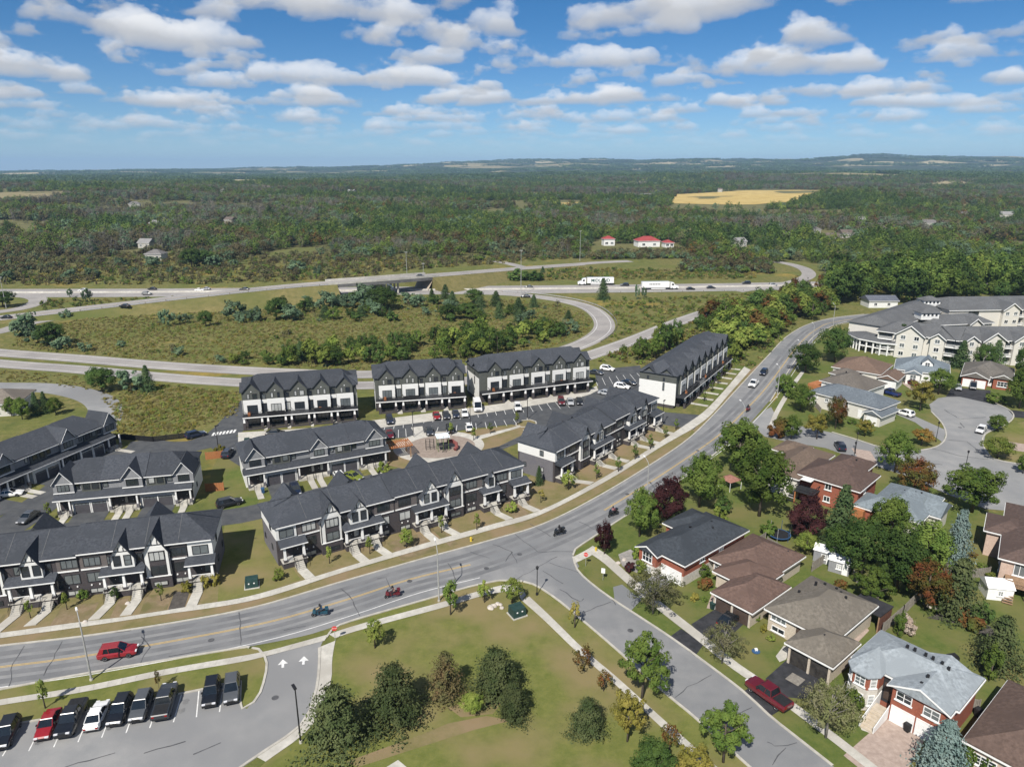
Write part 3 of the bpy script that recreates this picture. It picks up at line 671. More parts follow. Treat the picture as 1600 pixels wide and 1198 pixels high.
def glassmat(name, c, rough=0.08):
    if name in MATS: return MATS[name]
    m = bpy.data.materials.new(name); m.use_nodes = True; b = m.node_tree.nodes['Principled BSDF']
    b.inputs['Base Color'].default_value = (*c, 1); b.inputs['Roughness'].default_value = rough; b.inputs['Specular IOR Level'].default_value = 0.7
    N, L = m.node_tree.nodes, m.node_tree.links
    nz = N.new('ShaderNodeTexNoise'); nz.inputs['Scale'].default_value = 0.7; g = N.new('ShaderNodeNewGeometry'); L.new(g.outputs['Position'], nz.inputs['Vector'])
    mx = N.new('ShaderNodeMix'); mx.data_type = 'RGBA'; mx.inputs['A'].default_value = (*[x*0.6 for x in c], 1); mx.inputs['B'].default_value = (*[x*1.5 for x in c], 1)
    L.new(nz.outputs[0], mx.inputs['Factor']); L.new(mx.outputs['Result'], b.inputs['Base Color'])
    MATS[name] = m; return m
GL_D, GL_M, GL_B = glassmat('window_glass', (0.022, 0.028, 0.034)), glassmat('window_glass_curtain', (0.11, 0.125, 0.13), 0.15), glassmat('window_glass_blind', (0.36, 0.37, 0.36), 0.2)
WR = random.Random(42)
FACE = {'f': (0.0), 'r': math.pi/2, 'b': math.pi, 'l': -math.pi/2}
_wm = {}
def frame_mesh(w, h, cols, rows, style):
    k = (round(w, 2), round(h, 2), cols, rows, style)
    if k in _wm: return _wm[k]
    mb = MB(); t = 0.09; e = 0.08
    mb.box(-w/2, w/2, -e, 0.01, 0, t); mb.box(-w/2, w/2, -e, 0.01, h-t, h); mb.box(-w/2, -w/2+t, -e, 0.01, t, h-t); mb.box(w/2-t, w/2, -e, 0.01, t, h-t)
    for i in range(1, cols): x = -w/2+w*i/cols; mb.box(x-0.04, x+0.04, -e+0.02, 0.01, t, h-t)
    for i in range(1, rows): z = h*i/rows; mb.box(-w/2+t, w/2-t, -e+0.025, 0.01, z-0.03, z+0.03)
    if style == 'w': mb.box(-w/2-0.12, w/2+0.12, -0.14, 0.012, -0.14, -0.003)
    me = mb.mesh('window', WHITE if style == 'w' else DARKT, True)
    pm = []
    for m in (GL_D, GL_M, GL_B):
        q = MB(); q.quad((-w/2+t, -0.03, t), (w/2-t, -0.03, t), (w/2-t, -0.03, h-t), (-w/2+t, -0.03, h-t)); pm.append(q.mesh('pane', m))
    _wm[k] = (me, pm); return _wm[k]
def win(parent, face, a, plane, z, w, h, cols=2, rows=1, style='d', glass=None):
    """a: centre along the face; plane: wall position across it; z: sill"""
    me, pm = frame_mesh(w, h, cols, rows, style)
    o = link('window', me, parent)
    o.location = {'f': (a, plane, z), 'b': (a, plane, z), 'r': (plane, a, z), 'l': (plane, a, z)}[face]
    o.rotation_euler = (0, 0, FACE[face])
    g = glass if glass is not None else WR.choice((0, 0, 1, 1, 2))
    link('pane', pm[g], o); return o
def garage_door(parent, x, plane, w, h, m, lights=True, face='f', z=0.02):
    k = ('gar', w, h, m.name)
    if k not in _wm:
        mb = MB(); n = 4
        for i in range(n): mb.box(-w/2, w/2, -0.05, 0.02, h*i/n+0.015, h*(i+1)/n-0.015)
        mb.box(-w/2, w/2, -0.02, 0.021, 0, h)
        fr = MB(); fr.box(-w/2-0.12, -w/2-0.003, -0.09, 0.01, 0, h+0.12); fr.box(w/2+0.003, w/2+0.12, -0.09, 0.01, 0, h+0.12); fr.box(-w/2-0.003, w/2+0.003, -0.09, 0.01, h+0.003, h+0.12)
        gl = MB()
        for i in range(4): gl.quad((-w/2+w*(i+.15)/4, -0.056, h*.79), (-w/2+w*(i+.85)/4, -0.056, h*.79), (-w/2+w*(i+.85)/4, -0.056, h*.95), (-w/2+w*(i+.15)/4, -0.056, h*.95))
        _wm[k] = (mb.mesh('garage_door', m, True), fr.mesh('door_frame', WHITE, True), gl.mesh('door_lights', GL_M))
    a, f, g = _wm[k]; o = link('garage_door', a, parent)
    o.location = (x, plane, z) if face in 'fb' else (plane, x, z); o.rotation_euler = (0, 0, FACE[face])
    link('door_frame', f, o)
    if lights: link('door_light', g, o)
def door(parent, x, plane, z, m=DARKT, w=0.95, h=2.1, face='f'):
    mb = MB(); mb.box(-w/2, w/2, -0.05, 0.01, 0, h)
    o = mb.obj('door', m, parent); o.location = (x, plane, z) if face in 'fb' else (plane, x, z); o.rotation_euler = (0, 0, FACE[face])
    MB().box(w/2-0.16, w/2-0.1, -0.1, -0.051, 1.0, 1.12).obj('handle', WHITE, o)
# roofs -------------------------------------------------------------
def roof_x(mb, x0, x1, y0, y1, z0, zr, o=0.4, hl=0.0, hr=0.0, t=0.16, oe=None):
    """ridge along x; hl, hr = hip run at each end (0 = gable)"""
    oe = o if oe is None else oe
    ym = (y0+y1)/2; k = (zr-z0)/((y1-y0)/2); X0, X1, Y0, Y1 = x0-oe, x1+oe, y0-o, y1+o; ze = z0-k*o
    A = [(X0,Y0,ze), (X1,Y0,ze), (X1,Y1,ze), (X0,Y1,ze)]
    B = [(a, b, c+t) for a, b, c in A]; r0 = (X0+(hl+oe if hl else 0), ym, zr+t); r1 = (X1-(hr+oe if hr else 0), ym, zr+t)
    v = A+B+[r0, r1]
    f = [(3,2,1,0), (0,1,5,4), (1,2,6,5), (2,3,7,6), (3,0,4,7), (4,5,9,8), (6,7,8,9), (5,6,9), (7,4,8)]
    mb.add(v, f)
def roof_y(mb, x0, x1, y0, y1, z0, zr, o=0.4, hf=0.0, hb=0.0, t=0.16, oe=None):
    """the same with the ridge along y"""
    m2 = MB(); roof_x(m2, y0, y1, x0, x1, z0, zr, o, hf, hb, t, oe)
    mb.add([(b, a, c) for a, b, c in m2.v], [tuple(reversed(f)) for f in m2.f])
def hip(mb, x0, x1, y0, y1, z0, pitch, o=0.45):
    dx, dy = x1-x0, y1-y0
    if dx >= dy: roof_x(mb, x0, x1, y0, y1, z0, z0+pitch*dy/2, o, dy/2-0.02, dy/2-0.02)
    else: roof_y(mb, x0, x1, y0, y1, z0, z0+pitch*dx/2, o, dx/2-0.02, dx/2-0.02)
def vee(mb, xc, w, z0, zp, y0, y1, o=0.3, t=0.16):
    """two roof slabs over a front gable, ridge along y"""
    k = (zp-z0)/(w/2); a = w/2+o; ze = z0-k*o
    for s in (-1, 1):
        P = [(xc+s*a, ze), (xc, zp), (xc, zp+t*1.25), (xc+s*a, ze+t)]
        if s > 0: P.reverse()
        mb.extr(P, 'y', y0, y1)
def front_at(a, b):
    A, B = G(*a), G(*b); d = B-A; return A, math.atan2(d.y, d.x), d.length

# ------------------------------------------------------------------ townhouse rows along the main road
def steps(parent, x, y0, z, n=5, w=1.4, m=None):
    mb = MB()
    for i in range(n): mb.box(x-w/2, x+w/2, y0-0.3*(i+1), y0-0.3*i-0.001, 0.0, z*(n-i)/(n+1))
    s = mb.obj('steps', m or CONC, parent)
    for sx in (-1, 1):
        r = MB(); xx = x+sx*(w/2+0.03)
        r.tube([(xx, y0, z+0.95), (xx, y0-0.3*n, 0.95)], 0.035, 5)
        for i in range(0, n+1, 1): r.tube([(xx, y0-0.3*i, z*(n-i)/(n+1)), (xx, y0-0.3*i, z*(1-i/n)+0.95)], 0.022, 4)
        r.obj('railing', BLACKM, s)
def rowA(name, label, a, b, segs, els, x0=0.0, x1=None, D=9.4, group='two storey rows along the main road'):
    org, rz, L_ = front_at(a, b); x1 = L_ if x1 is None else x1
    t = thing(name, label, 'building', org, rz, group)
    ze, zr, zs = 7.0, 9.1, 4.55
    MB().box(x0, x1, 0, D, -0.1, ze).obj('brick_wall', BRICK_D, t)
    g = MB(); g.box(x0-0.03, x0+0.3, 0.4, D-0.4, -0.05, zs); g.obj('end_wall', BRICK_G, t); g = MB(); g.box(x1-0.3, x1+0.03, 0.4, D-0.4, -0.05, zs); g.obj('end_wall', BRICK_G, t)
    for xe in (x0-0.05, x1-0.25): MB().box(xe, xe+0.3, 0.0, D, zs+0.004, ze-0.03).obj('end_siding', SIDING_W, t)
    for f, p in (('l', x0-0.05), ('r', x1+0.05)):
        win(t, f, 3.2, p, 5.0, 1.0, 1.2, 2); win(t, f, 7.5, p, 1.6, 0.7, 1.0, 1); win(t, f, 3.0, p, 1.6, 0.7, 1.0, 1)
    for k, (s0, s1, dz) in enumerate(segs):
        m = MB(); roof_x(m, s0, s1, 0, D, ze+dz, zr+dz, 0.45, 4.2 if s0 <= x0+.01 else 0, 4.2 if s1 >= x1-.01 else 0, oe=0.45 if (s0 <= x0+.01 or s1 >= x1-.01) else 0.0)
        r_ = m.obj('roof', RF_CHAR, t)
        for q in range(3): xx = lerp(s0, s1, (q+1)/4); MB().box(xx-.15, xx+.15, D*.62, D*.62+.3, zr+dz-1.5, zr+dz-0.35).obj('roof_vent', BLACKM, r_)
        nf = max(2, round((s1-s0)/4.7))
        for q in range(1, nf):
            xx = lerp(s0, s1, q/nf); kk = (zr-ze)/(D/2)
            MB().hexa([(xx-.05, 0.0, ze+dz+.15), (xx+.05, 0.0, ze+dz+.15), (xx+.05, D/2, zr+dz+.15), (xx-.05, D/2, zr+dz+.15)], [(xx-.05, 0.0, ze+dz+.19), (xx+.05, 0.0, ze+dz+.19), (xx+.05, D/2, zr+dz+.19), (xx-.05, D/2, zr+dz+.19)]).obj('roof_flashing', mat('flashing', (0.07,0.074,0.08), (0.11,0.115,0.12), 1.5), r_)
        MB().tube([(s0+.3, D/2, zr+dz+.15), (s1-.3, D/2, zr+dz+.15)], .09, 5).obj('ridge_cap', RF_CHAR, r_)
        if dz > 0: MB().box(s0-0.02, s0+0.2, 0.1, D-0.1, ze-0.1, ze+dz).obj('fire_wall', SIDING_B, t)
        gt = MB(); gt.box(s0, s1, -0.56, -0.44, ze+dz-0.30, ze+dz-0.16); gt.obj('gutter', WHITE, t)
    # steep rear gables peeping over the ridge
    for xr in [lerp(x0, x1, f) for f in ((.09, .30, .62, .86) if L_ > 35 else (.12, .45, .8))]:
        m = MB(); vee(m, xr, 4.6, ze, zr+0.5, D*0.5, D+0.5); m.obj('rear_gable_roof', RF_CHAR, t)
        MB().extr([(xr-2.2, ze), (xr+2.2, ze), (xr, zr+0.3)], 'y', D-0.1, D+0.1).obj('rear_gable', SIDING_G, t)
    for e in els:
        k = e[0]
        if k == 'sid':                       # brown siding storey with its window, main floor window, basement window
            _, a0, a1, c = e
            MB().box(a0, a1, -0.10, 0.02, zs, ze-0.05).obj('siding', SIDING_B, t); MB().box(a0, a1, -0.18, 0.021, zs-0.22, zs-0.004).obj('sill_band', WHITE, t)
            win(t, 'f', c, -0.10, 4.9, 2.3, 1.45, 3); win(t, 'f', c, 0, 2.2, 2.1, 1.6, 2); win(t, 'f', c, 0, 0.35, 1.9, 0.8, 2, glass=2)
            for dx in (-0.6, 0.5): MB().box(c+dx-.09, c+dx+.09, -0.14, -0.001, 1.65, 1.85).obj('wall_vent', WHITE, t)
        elif k == 'full':
            _, a0, a1, zp = e; zp += 0.25; zg = 6.15; c = (a0+a1)/2; w = a1-a0
            MB().box(a0, a1, -0.55, 0.03, -0.05, 2.05).obj('bay_brick', BRICK_D, t)
            q = MB(); q.extr([(a0, 2.1), (a1, 2.1), (a1, zg), (c, zp), (a0, zg)], 'y', -0.55, 0.03); q.obj('white_gable', SIDING_W, t)
            MB().box(a0-0.05, a1+0.05, -0.66, -0.40, 2.0, 2.16).obj('sill_band', WHITE, t)
            MB().box(a0+0.7, a1-0.5, -0.59, -0.552, 2.2, 6.3).obj('dark_panel', BRICK_D, t)
            win(t, 'f', c+0.1, -0.60, 4.75, w-1.35, 1.5, 3); win(t, 'f', c+0.1, -0.60, 2.4, w-1.35, 1.5, 2); win(t, 'f', c+0.1, -0.56, 0.5, w-1.5, 0.75, 2)
            tr = MB(); zb = zg+1.15; hw = (zp-zb)/((zp-zg)/(w/2))
            tr.box(c-hw+.1, c+hw-.1, -0.62, -0.551, zb, zb+.12); tr.box(c-.45, c-.35, -0.62, -0.551, zb+.12, zb+0.95); tr.box(c+.35, c+.45, -0.62, -0.551, zb+.12, zb+0.95)
            tr.box(a0-.02, a0+.1, -0.60, -0.552, 2.1, zg); tr.box(a1-.1, a1+.02, -0.60, -0.552, 2.1, zg); tr.obj('gable_trim', DARKT, t)
            m = MB(); vee(m, c, w, zg+.02, zp+.05, -0.95, D*0.5); m.obj('gable_roof', RF_CHAR, t)
        elif k == 'bay':
            _, a0, a1, zp = e; zp += 0.25; zg = 6.15; c = (a0+a1)/2; w = a1-a0
            q = MB(); q.extr([(a0, 4.35), (a1, 4.35), (a1, zg), (c, zp), (a0, zg)], 'y', -0.85, 0.03); q.obj('white_bay', SIDING_W, t)
            if w > 2.4:
                win(t, 'f', c-0.72, -0.86, 4.75, 1.0, 1.7, 1, 2); win(t, 'f', c+0.72, -0.86, 4.75, 1.0, 1.7, 1, 2)
                tr = MB(); zb = zg+0.85; hw = (zp-zb)/((zp-zg)/(w/2)); tr.box(c-hw+.1, c+hw-.1, -0.91, -0.851, zb, zb+.1); tr.box(c-.4, c-.3, -0.91, -0.851, zb+.1, zb+.7); tr.box(c+.3, c+.4, -0.91, -0.851, zb+.1, zb+.7); tr.obj('gable_trim', DARKT, t)
            else: win(t, 'f', c, -0.86, 4.75, 0.95, 1.7, 1, 2)
            m = MB(); vee(m, c, w, zg+.02, zp+.05, -1.2, D*0.45); m.obj('gable_roof', RF_CHAR, t)
            win(t, 'f', a0-0.75, 0, 4.75, 0.8, 1.4, 1); win(t, 'f', a1+0.6, 0, 4.75, 0.7, 1.4, 1)
        elif k == 'cor':                     # white corner storey
            _, a0, a1 = e; c = (a0+a1)/2
            MB().box(a0, a1, -0.12, 0.02, zs, ze-0.05).obj('corner_siding', SIDING_W, t); win(t, 'f', c, -0.12, 4.75, min(2.3, a1-a0-0.7), 1.5, 2, glass=1)
        elif k == 'porch':
            _, a0, a1, cols, paths = e; zf = 1.0; dp = 1.55
            p = MB().box(a0, a1, -dp, -0.01, 0, zf).obj('porch', BRICK_D, t)
            MB().box(a0-.1, a1+.1, -dp-.12, -0.012, zf+0.003, zf+0.14).obj('porch_floor', CONC, p)
            r_ = MB(); r_.extr([(-dp-.25, 3.78), (-dp-.25, 3.92), (0.0, 4.55), (0.0, 3.78)], 'x', a0-.25, a1+.25); r_.obj('porch_roof', RF_CHAR, t)
            MB().box(a0-.27, a1+.27, -dp-.32, -dp-.251, 3.75, 3.90).obj('porch_fascia', WHITE, t)
            for cx in cols:
                col = MB(); col.hexa([(cx-.2,-dp-.02,zf+.55),(cx+.2,-dp-.02,zf+.55),(cx+.2,-dp+.38,zf+.55),(cx-.2,-dp+.38,zf+.55)], [(cx-.14,-dp+.04,3.71),(cx+.14,-dp+.04,3.71),(cx+.14,-dp+.32,3.71),(cx-.14,-dp+.32,3.71)])
                c_ = col.obj('column', WHITE, p); MB().box(cx-.27, cx+.27, -dp-.08, -dp+.44, zf+.15, zf+.548).obj('column_base', BRICK_D, c_)
            rl = MB(); yy = -dp+.12
            for i in range(len(cols)-1):
                u0, u1 = cols[i]+.3, cols[i+1]-.3
                gaps = [(pp-.8, pp+.8) for pp in paths]
                xs = u0
                while xs < u1:
                    if not any(g0 < xs < g1 for g0, g1 in gaps): rl.box(xs, xs+.05, yy-.02, yy+.02, zf+.2, zf+.95)
                    xs += 0.2
                s0 = u0
                for g0, g1 in gaps+[(u1, u1)]:
                    if u0 < g0 <= u1 and g0 > s0: rl.box(s0, min(g0, u1), yy-.03, yy+.03, zf+.95, zf+1.03); s0 = g1
            if rl.v: rl.obj('porch_railing', WHITE, p)['kind'] = 'stuff'
            for pp in paths:
                door(t, pp, 0, zf+.14); win(t, 'f', pp+1.25, 0, zf+.5, 1.0, 1.6, 1)
                steps(t, pp, -dp-.1, zf)
        elif k == 'path':
            _, xx, xa, yb = e
            mb = MB(); w = 0.75; z = 0.11
            mb.add([(xx-w, -3.2, z), (xa-w, yb, z), (xa+w, yb, z), (xx+w, -3.2, z), (xx-w, -3.2, 0), (xa-w, yb, 0), (xa+w, yb, 0), (xx+w, -3.2, 0)], [(0,1,2,3),(4,5,1,0),(3,2,6,7),(1,5,6,2)])
            mb.obj('front_path', CONC, t)
        elif k == 'soil':
            _, a0, a1, yb, m = e
            MB().quad((a0, -2.2, 0.024), (a0, yb, 0.024), (a1, yb, 0.024), (a1, -2.2, 0.024)).obj('front_bed', m, t)
    return t
rowA('townhouse_row', 'long dark brick townhouse row with white gables in the middle, facing the road junction', (436,884), (826,775), [(0,20,0.0),(20,46.3,0.25)],
  [('cor',0,3.2),('porch',0.4,4.2,(0.8,3.8),(2.8,)),('path',2.8,3.2,-6.15),('sid',3.4,6.9,5.2),('full',7.0,10.5,9.0),('bay',11.9,15.0,8.3),('porch',10.7,17.2,(10.9,13.6,16.9),(11.8,15.6)),('path',11.8,12.2,-6.15),('path',15.6,16.2,-6.15),('sid',16.4,19.9,18.0),
   ('sid',20.2,24.2,21.9),('bay',24.8,28.2,8.6),('porch',23.3,29.5,(23.6,26.4,29.2),(24.6,28.2)),('path',24.6,24.8,-6.15),('path',28.2,28.9,-6.15),('full',29.6,33.2,9.0),('sid',33.4,37.4,35.1),('bay',38.1,39.7,7.5),('porch',36.9,40.4,(37.2,40.1),(38.9,)),('path',38.9,39.6,-6.15),('sid',40.4,43.0,41.6),('cor',43.2,46.3),('porch',43.4,46.9,(43.7,46.6),(44.9,)),('path',44.9,45.6,-6.15),
   ('soil',17.4,23.6,-9.0,SOIL),('soil',29.9,38,-8.8,LAWND),('soil',26,27.6,-9.0,SOIL),('soil',40.6,44,-8.4,SOIL),('soil',4.6,10.8,-9.0,LAWND)], x1=46.3)
rowA('townhouse_row', 'dark brick townhouse row with white gables cut by the left edge of the picture', (20,945), (335,905), [(-18,9.5,0.0),(9.5,27.9,0.3)],
  [('full',-3.6,-0.2,9.0),('sid',-8.2,-4.0,-6.2),('bay',-12.4,-9.2,8.4),('porch',-13.5,-8.0,(-13.2,-8.3),(-10,)),('bay',2.2,5.0,8.4),('porch',0.3,6.4,(0.6,3.3,6.1),(1.4,5.3)),('path',1.4,0.2,-6.8),('path',5.3,4.3,-6.15),('sid',6.6,9.4,8.3),('sid',9.7,13.3,11.3),('bay',14.0,17.1,8.4),('porch',12.6,18.2,(12.9,15.5,17.9),(13.6,17.2)),('path',13.6,12.5,-6.8),('path',17.2,16.6,-6.8),('full',18.3,21.8,9.0),('sid',22.0,24.2,23.1),('cor',24.4,27.9),('porch',24.2,28.0,(24.5,27.7),(25.6,)),('path',25.6,25.3,-6.8),
   ('soil',7,12,-8,SOIL),('soil',18.4,22,-7.6,SOIL),('soil',22.2,24.4,-7.6,DARKSOIL),('soil',-0.4,0.1,-8,SOIL),('soil',14.6,16,-8,SOIL)], x0=-18, x1=27.9)
rowA('townhouse_row', 'dark brick townhouse row with grey brick end wall running away beside the road', (866,754), (1020,668), [(0,22.4,0.0),(22.4,42.3,0.45)],
  [('cor',0,3.6),('porch',0.4,4.6,(0.7,4.3),(3.4,)),('path',3.4,4.6,-6.15),('sid',4.0,8.4,6.2),('full',8.6,12.0,9.0),('bay',13.6,16.9,8.4),('porch',12.4,20.0,(12.7,16.2,19.7),(13.6,18.6)),('path',13.6,14.0,-6.15),('path',18.6,18.8,-6.15),('sid',18.2,22.3,20.2),('sid',22.6,26.8,24.8),('bay',28.0,31.3,8.5),('porch',27,34,(27.3,30.4,33.7),(28.3,32.4)),('path',28.3,28.6,-6.15),('path',32.4,32.6,-6.15),('full',33.4,36.8,9.0),('sid',37,39.2,38.1),('cor',39.4,42.3),('porch',38.8,42.8,(39.1,42.5),(40,)),('path',40,40.3,-6.8)], x1=42.3)

# ------------------------------------------------------------------ two storey rows with garages
def rowB(name, label, a, b, gab, bays, gars, porches, D=9.8, ze=6.1, zr=8.5, x1=None):
    org, rz, L_ = front_at(a, b); L_ = x1 or L_
    t = thing(name, label, 'building', org, rz, 'two storey rows with garages')
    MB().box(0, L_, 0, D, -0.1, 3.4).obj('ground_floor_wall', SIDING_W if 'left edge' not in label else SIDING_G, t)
    MB().box(0, L_, 0.002, D, 3.405, ze).obj('upper_wall', SIDING_G, t)
    n = max(2, int(L_/7))
    for k in range(n):
        s0, s1 = L_*k/n, L_*(k+1)/n; m = MB()
        roof_x(m, s0, s1, 0, D, ze+0.12*(k % 2), zr+0.12*(k % 2), 0.45, 3.8 if k == 0 else 0, 3.8 if k == n-1 else 0, oe=0.45 if k in (0, n-1) else 0.0)
        m.obj('roof', RF_CHAR, t)
        MB().box(s0, s1, -0.56, -0.44, ze-0.30, ze-0.16).obj('gutter', WHITE, t)
    sk = MB(); sk.extr([(-1.75, 3.15), (-1.75, 3.32), (0.0, 4.2), (0.0, 3.15)], 'x', -0.3, L_+0.3); sk.obj('skirt_roof', RF_CHAR, t)
    MB().box(-0.32, L_+0.32, -1.83, -1.752, 3.12, 3.3).obj('skirt_fascia', WHITE, t)
    for c, w, zp in gab:
        MB().extr([(c-w/2, 4.1), (c+w/2, 4.1), (c+w/2, ze), (c, zp), (c-w/2, ze)], 'y', -0.5, 0.03).obj('gable_wall', SIDING_G, t)
        m = MB(); vee(m, c, w, ze+.02, zp+.05, -0.85, D*.5); m.obj('gable_roof', RF_CHAR, t); win(t, 'f', c, -0.51, 4.5, w-1.4, 1.35, 3); MB().box(c-w/2-.05, c+w/2+.05, -0.58, -0.45, 4.1, 4.25).obj('sill_band', WHITE, t)
        MB().extr([(c-w/2-.1, ze-.18), (c, zp-.02), (c+w/2+.1, ze-.18), (c+w/2+.1, ze-.06), (c, zp+.12), (c-w/2-.1, ze-.06)], 'y', -0.93, -0.86).obj('gable_fascia', WHITE, t)
    for a0, a1 in bays:
        MB().box(a0, a1, -0.35, 0.03, 3.9, ze-0.06).obj('bay_wall', SIDING_S, t)
        win(t, 'f', lerp(a0, a1, .27), -0.36, 4.5, 1.1, 1.3, 1); win(t, 'f', lerp(a0, a1, .73), -0.36, 4.5, 1.1, 1.3, 1); win(t, 'f', a0-.7, 0, 4.5, 0.7, 1.2, 1); win(t, 'f', a1+.75, 0, 4.5, 0.9, 1.2, 1)
    for x in gars:
        garage_door(t, x, -0.9, 2.5, 2.15, GARD)
    done = set()
    for i in range(0, len(gars), 2):
        g0, g1 = gars[i]-1.7, gars[min(i+1, len(gars)-1)]+1.7
        MB().box(g0, g1, -0.88, 0.0, -0.05, 3.14).obj('garage_front', SIDING_W, t)
        MB().quad((g0+.2, -0.95, 0.055), (g0+.2, -7.5, 0.055), (g1-.2, -7.5, 0.055), (g1-.2, -0.95, 0.055)).obj('driveway', ASPN, t)
    for a0, a1 in porches:
        p = MB().box(a0, a1, -1.7, -0.01, 0, 0.5).obj('porch', CONC, t)
        MB().box(a0, a1, -0.06, 0.0, 0.505, 3.1).obj('porch_wall', BRICK_D, t)
        for cx in (a0+.2, a1-.2):
            c_ = MB().box(cx-.13, cx+.13, -1.65, -1.39, 1.25, 3.14).obj('column', WHITE, p); MB().box(cx-.24, cx+.24, -1.72, -1.3, 0.505, 1.247).obj('column_base', BRICK_G, c_)
        for cx in ((a0+a1)/2-.9, (a0+a1)/2+.9) if a1-a0 > 4 else ((a0+a1)/2,):
            door(t, cx, -0.06, 0.5); win(t, 'f', cx+.95, -0.06, 0.9, 0.7, 1.5, 1)
            steps(t, cx, -1.71, 0.5, 3, 1.3)
            mb = MB(); mb.box(cx-.6, cx+.6, -6.5, -2.65, 0, 0.1); mb.obj('front_path', CONC, t)
    for f, p in (('l', 0.0), ('r', L_)):
        win(t, f, 3.5, p, 4.2, 0.8, 1.1, 1); win(t, f, 7.5, p, 4.2, 0.6, 0.9, 1); win(t, f, 4.2, p, 1.1, 0.7, 1.0, 1)
    return t
rowB('garage_townhouse_row', 'grey gabled townhouse row with dark garage doors, the left one of the middle pair', (95,802), (303,782), [(1.4,3.4,8.3),(12.9,3.5,8.3),(21.8,3.4,8.3)], [(4.3,7.5),(15.3,18.5)], [4.1,7.0,15.6,18.3], [(0.2,2.5),(8.8,13.8),(20.1,23.0)])
rowB('garage_townhouse_row', 'grey gabled townhouse row with dark garage doors, the one left of the playground', (385,762), (605,722), [(2.1,3.6,8.3),(14.6,3.5,8.1),(26.2,3.8,8.3)], [(5.4,8.8),(18.0,21.2)], [5.3,8.2,18.1,20.9], [(0.3,3.6),(10.0,16.2),(22.8,28.4)])
rowB('garage_townhouse_row', 'shaded grey townhouse row running down the left edge of the picture', (-60,803), (173,701), [(33.6,3.6,8.5),(23.0,3.6,8.5),(9,3.6,8.5)], [(27,30.4),(14.5,18),(2.5,6)], [31.8-2.2,26.6,15.6,18.4,2.5,5.4], [(31.6,35),(20,24.8),(8,12.6)])

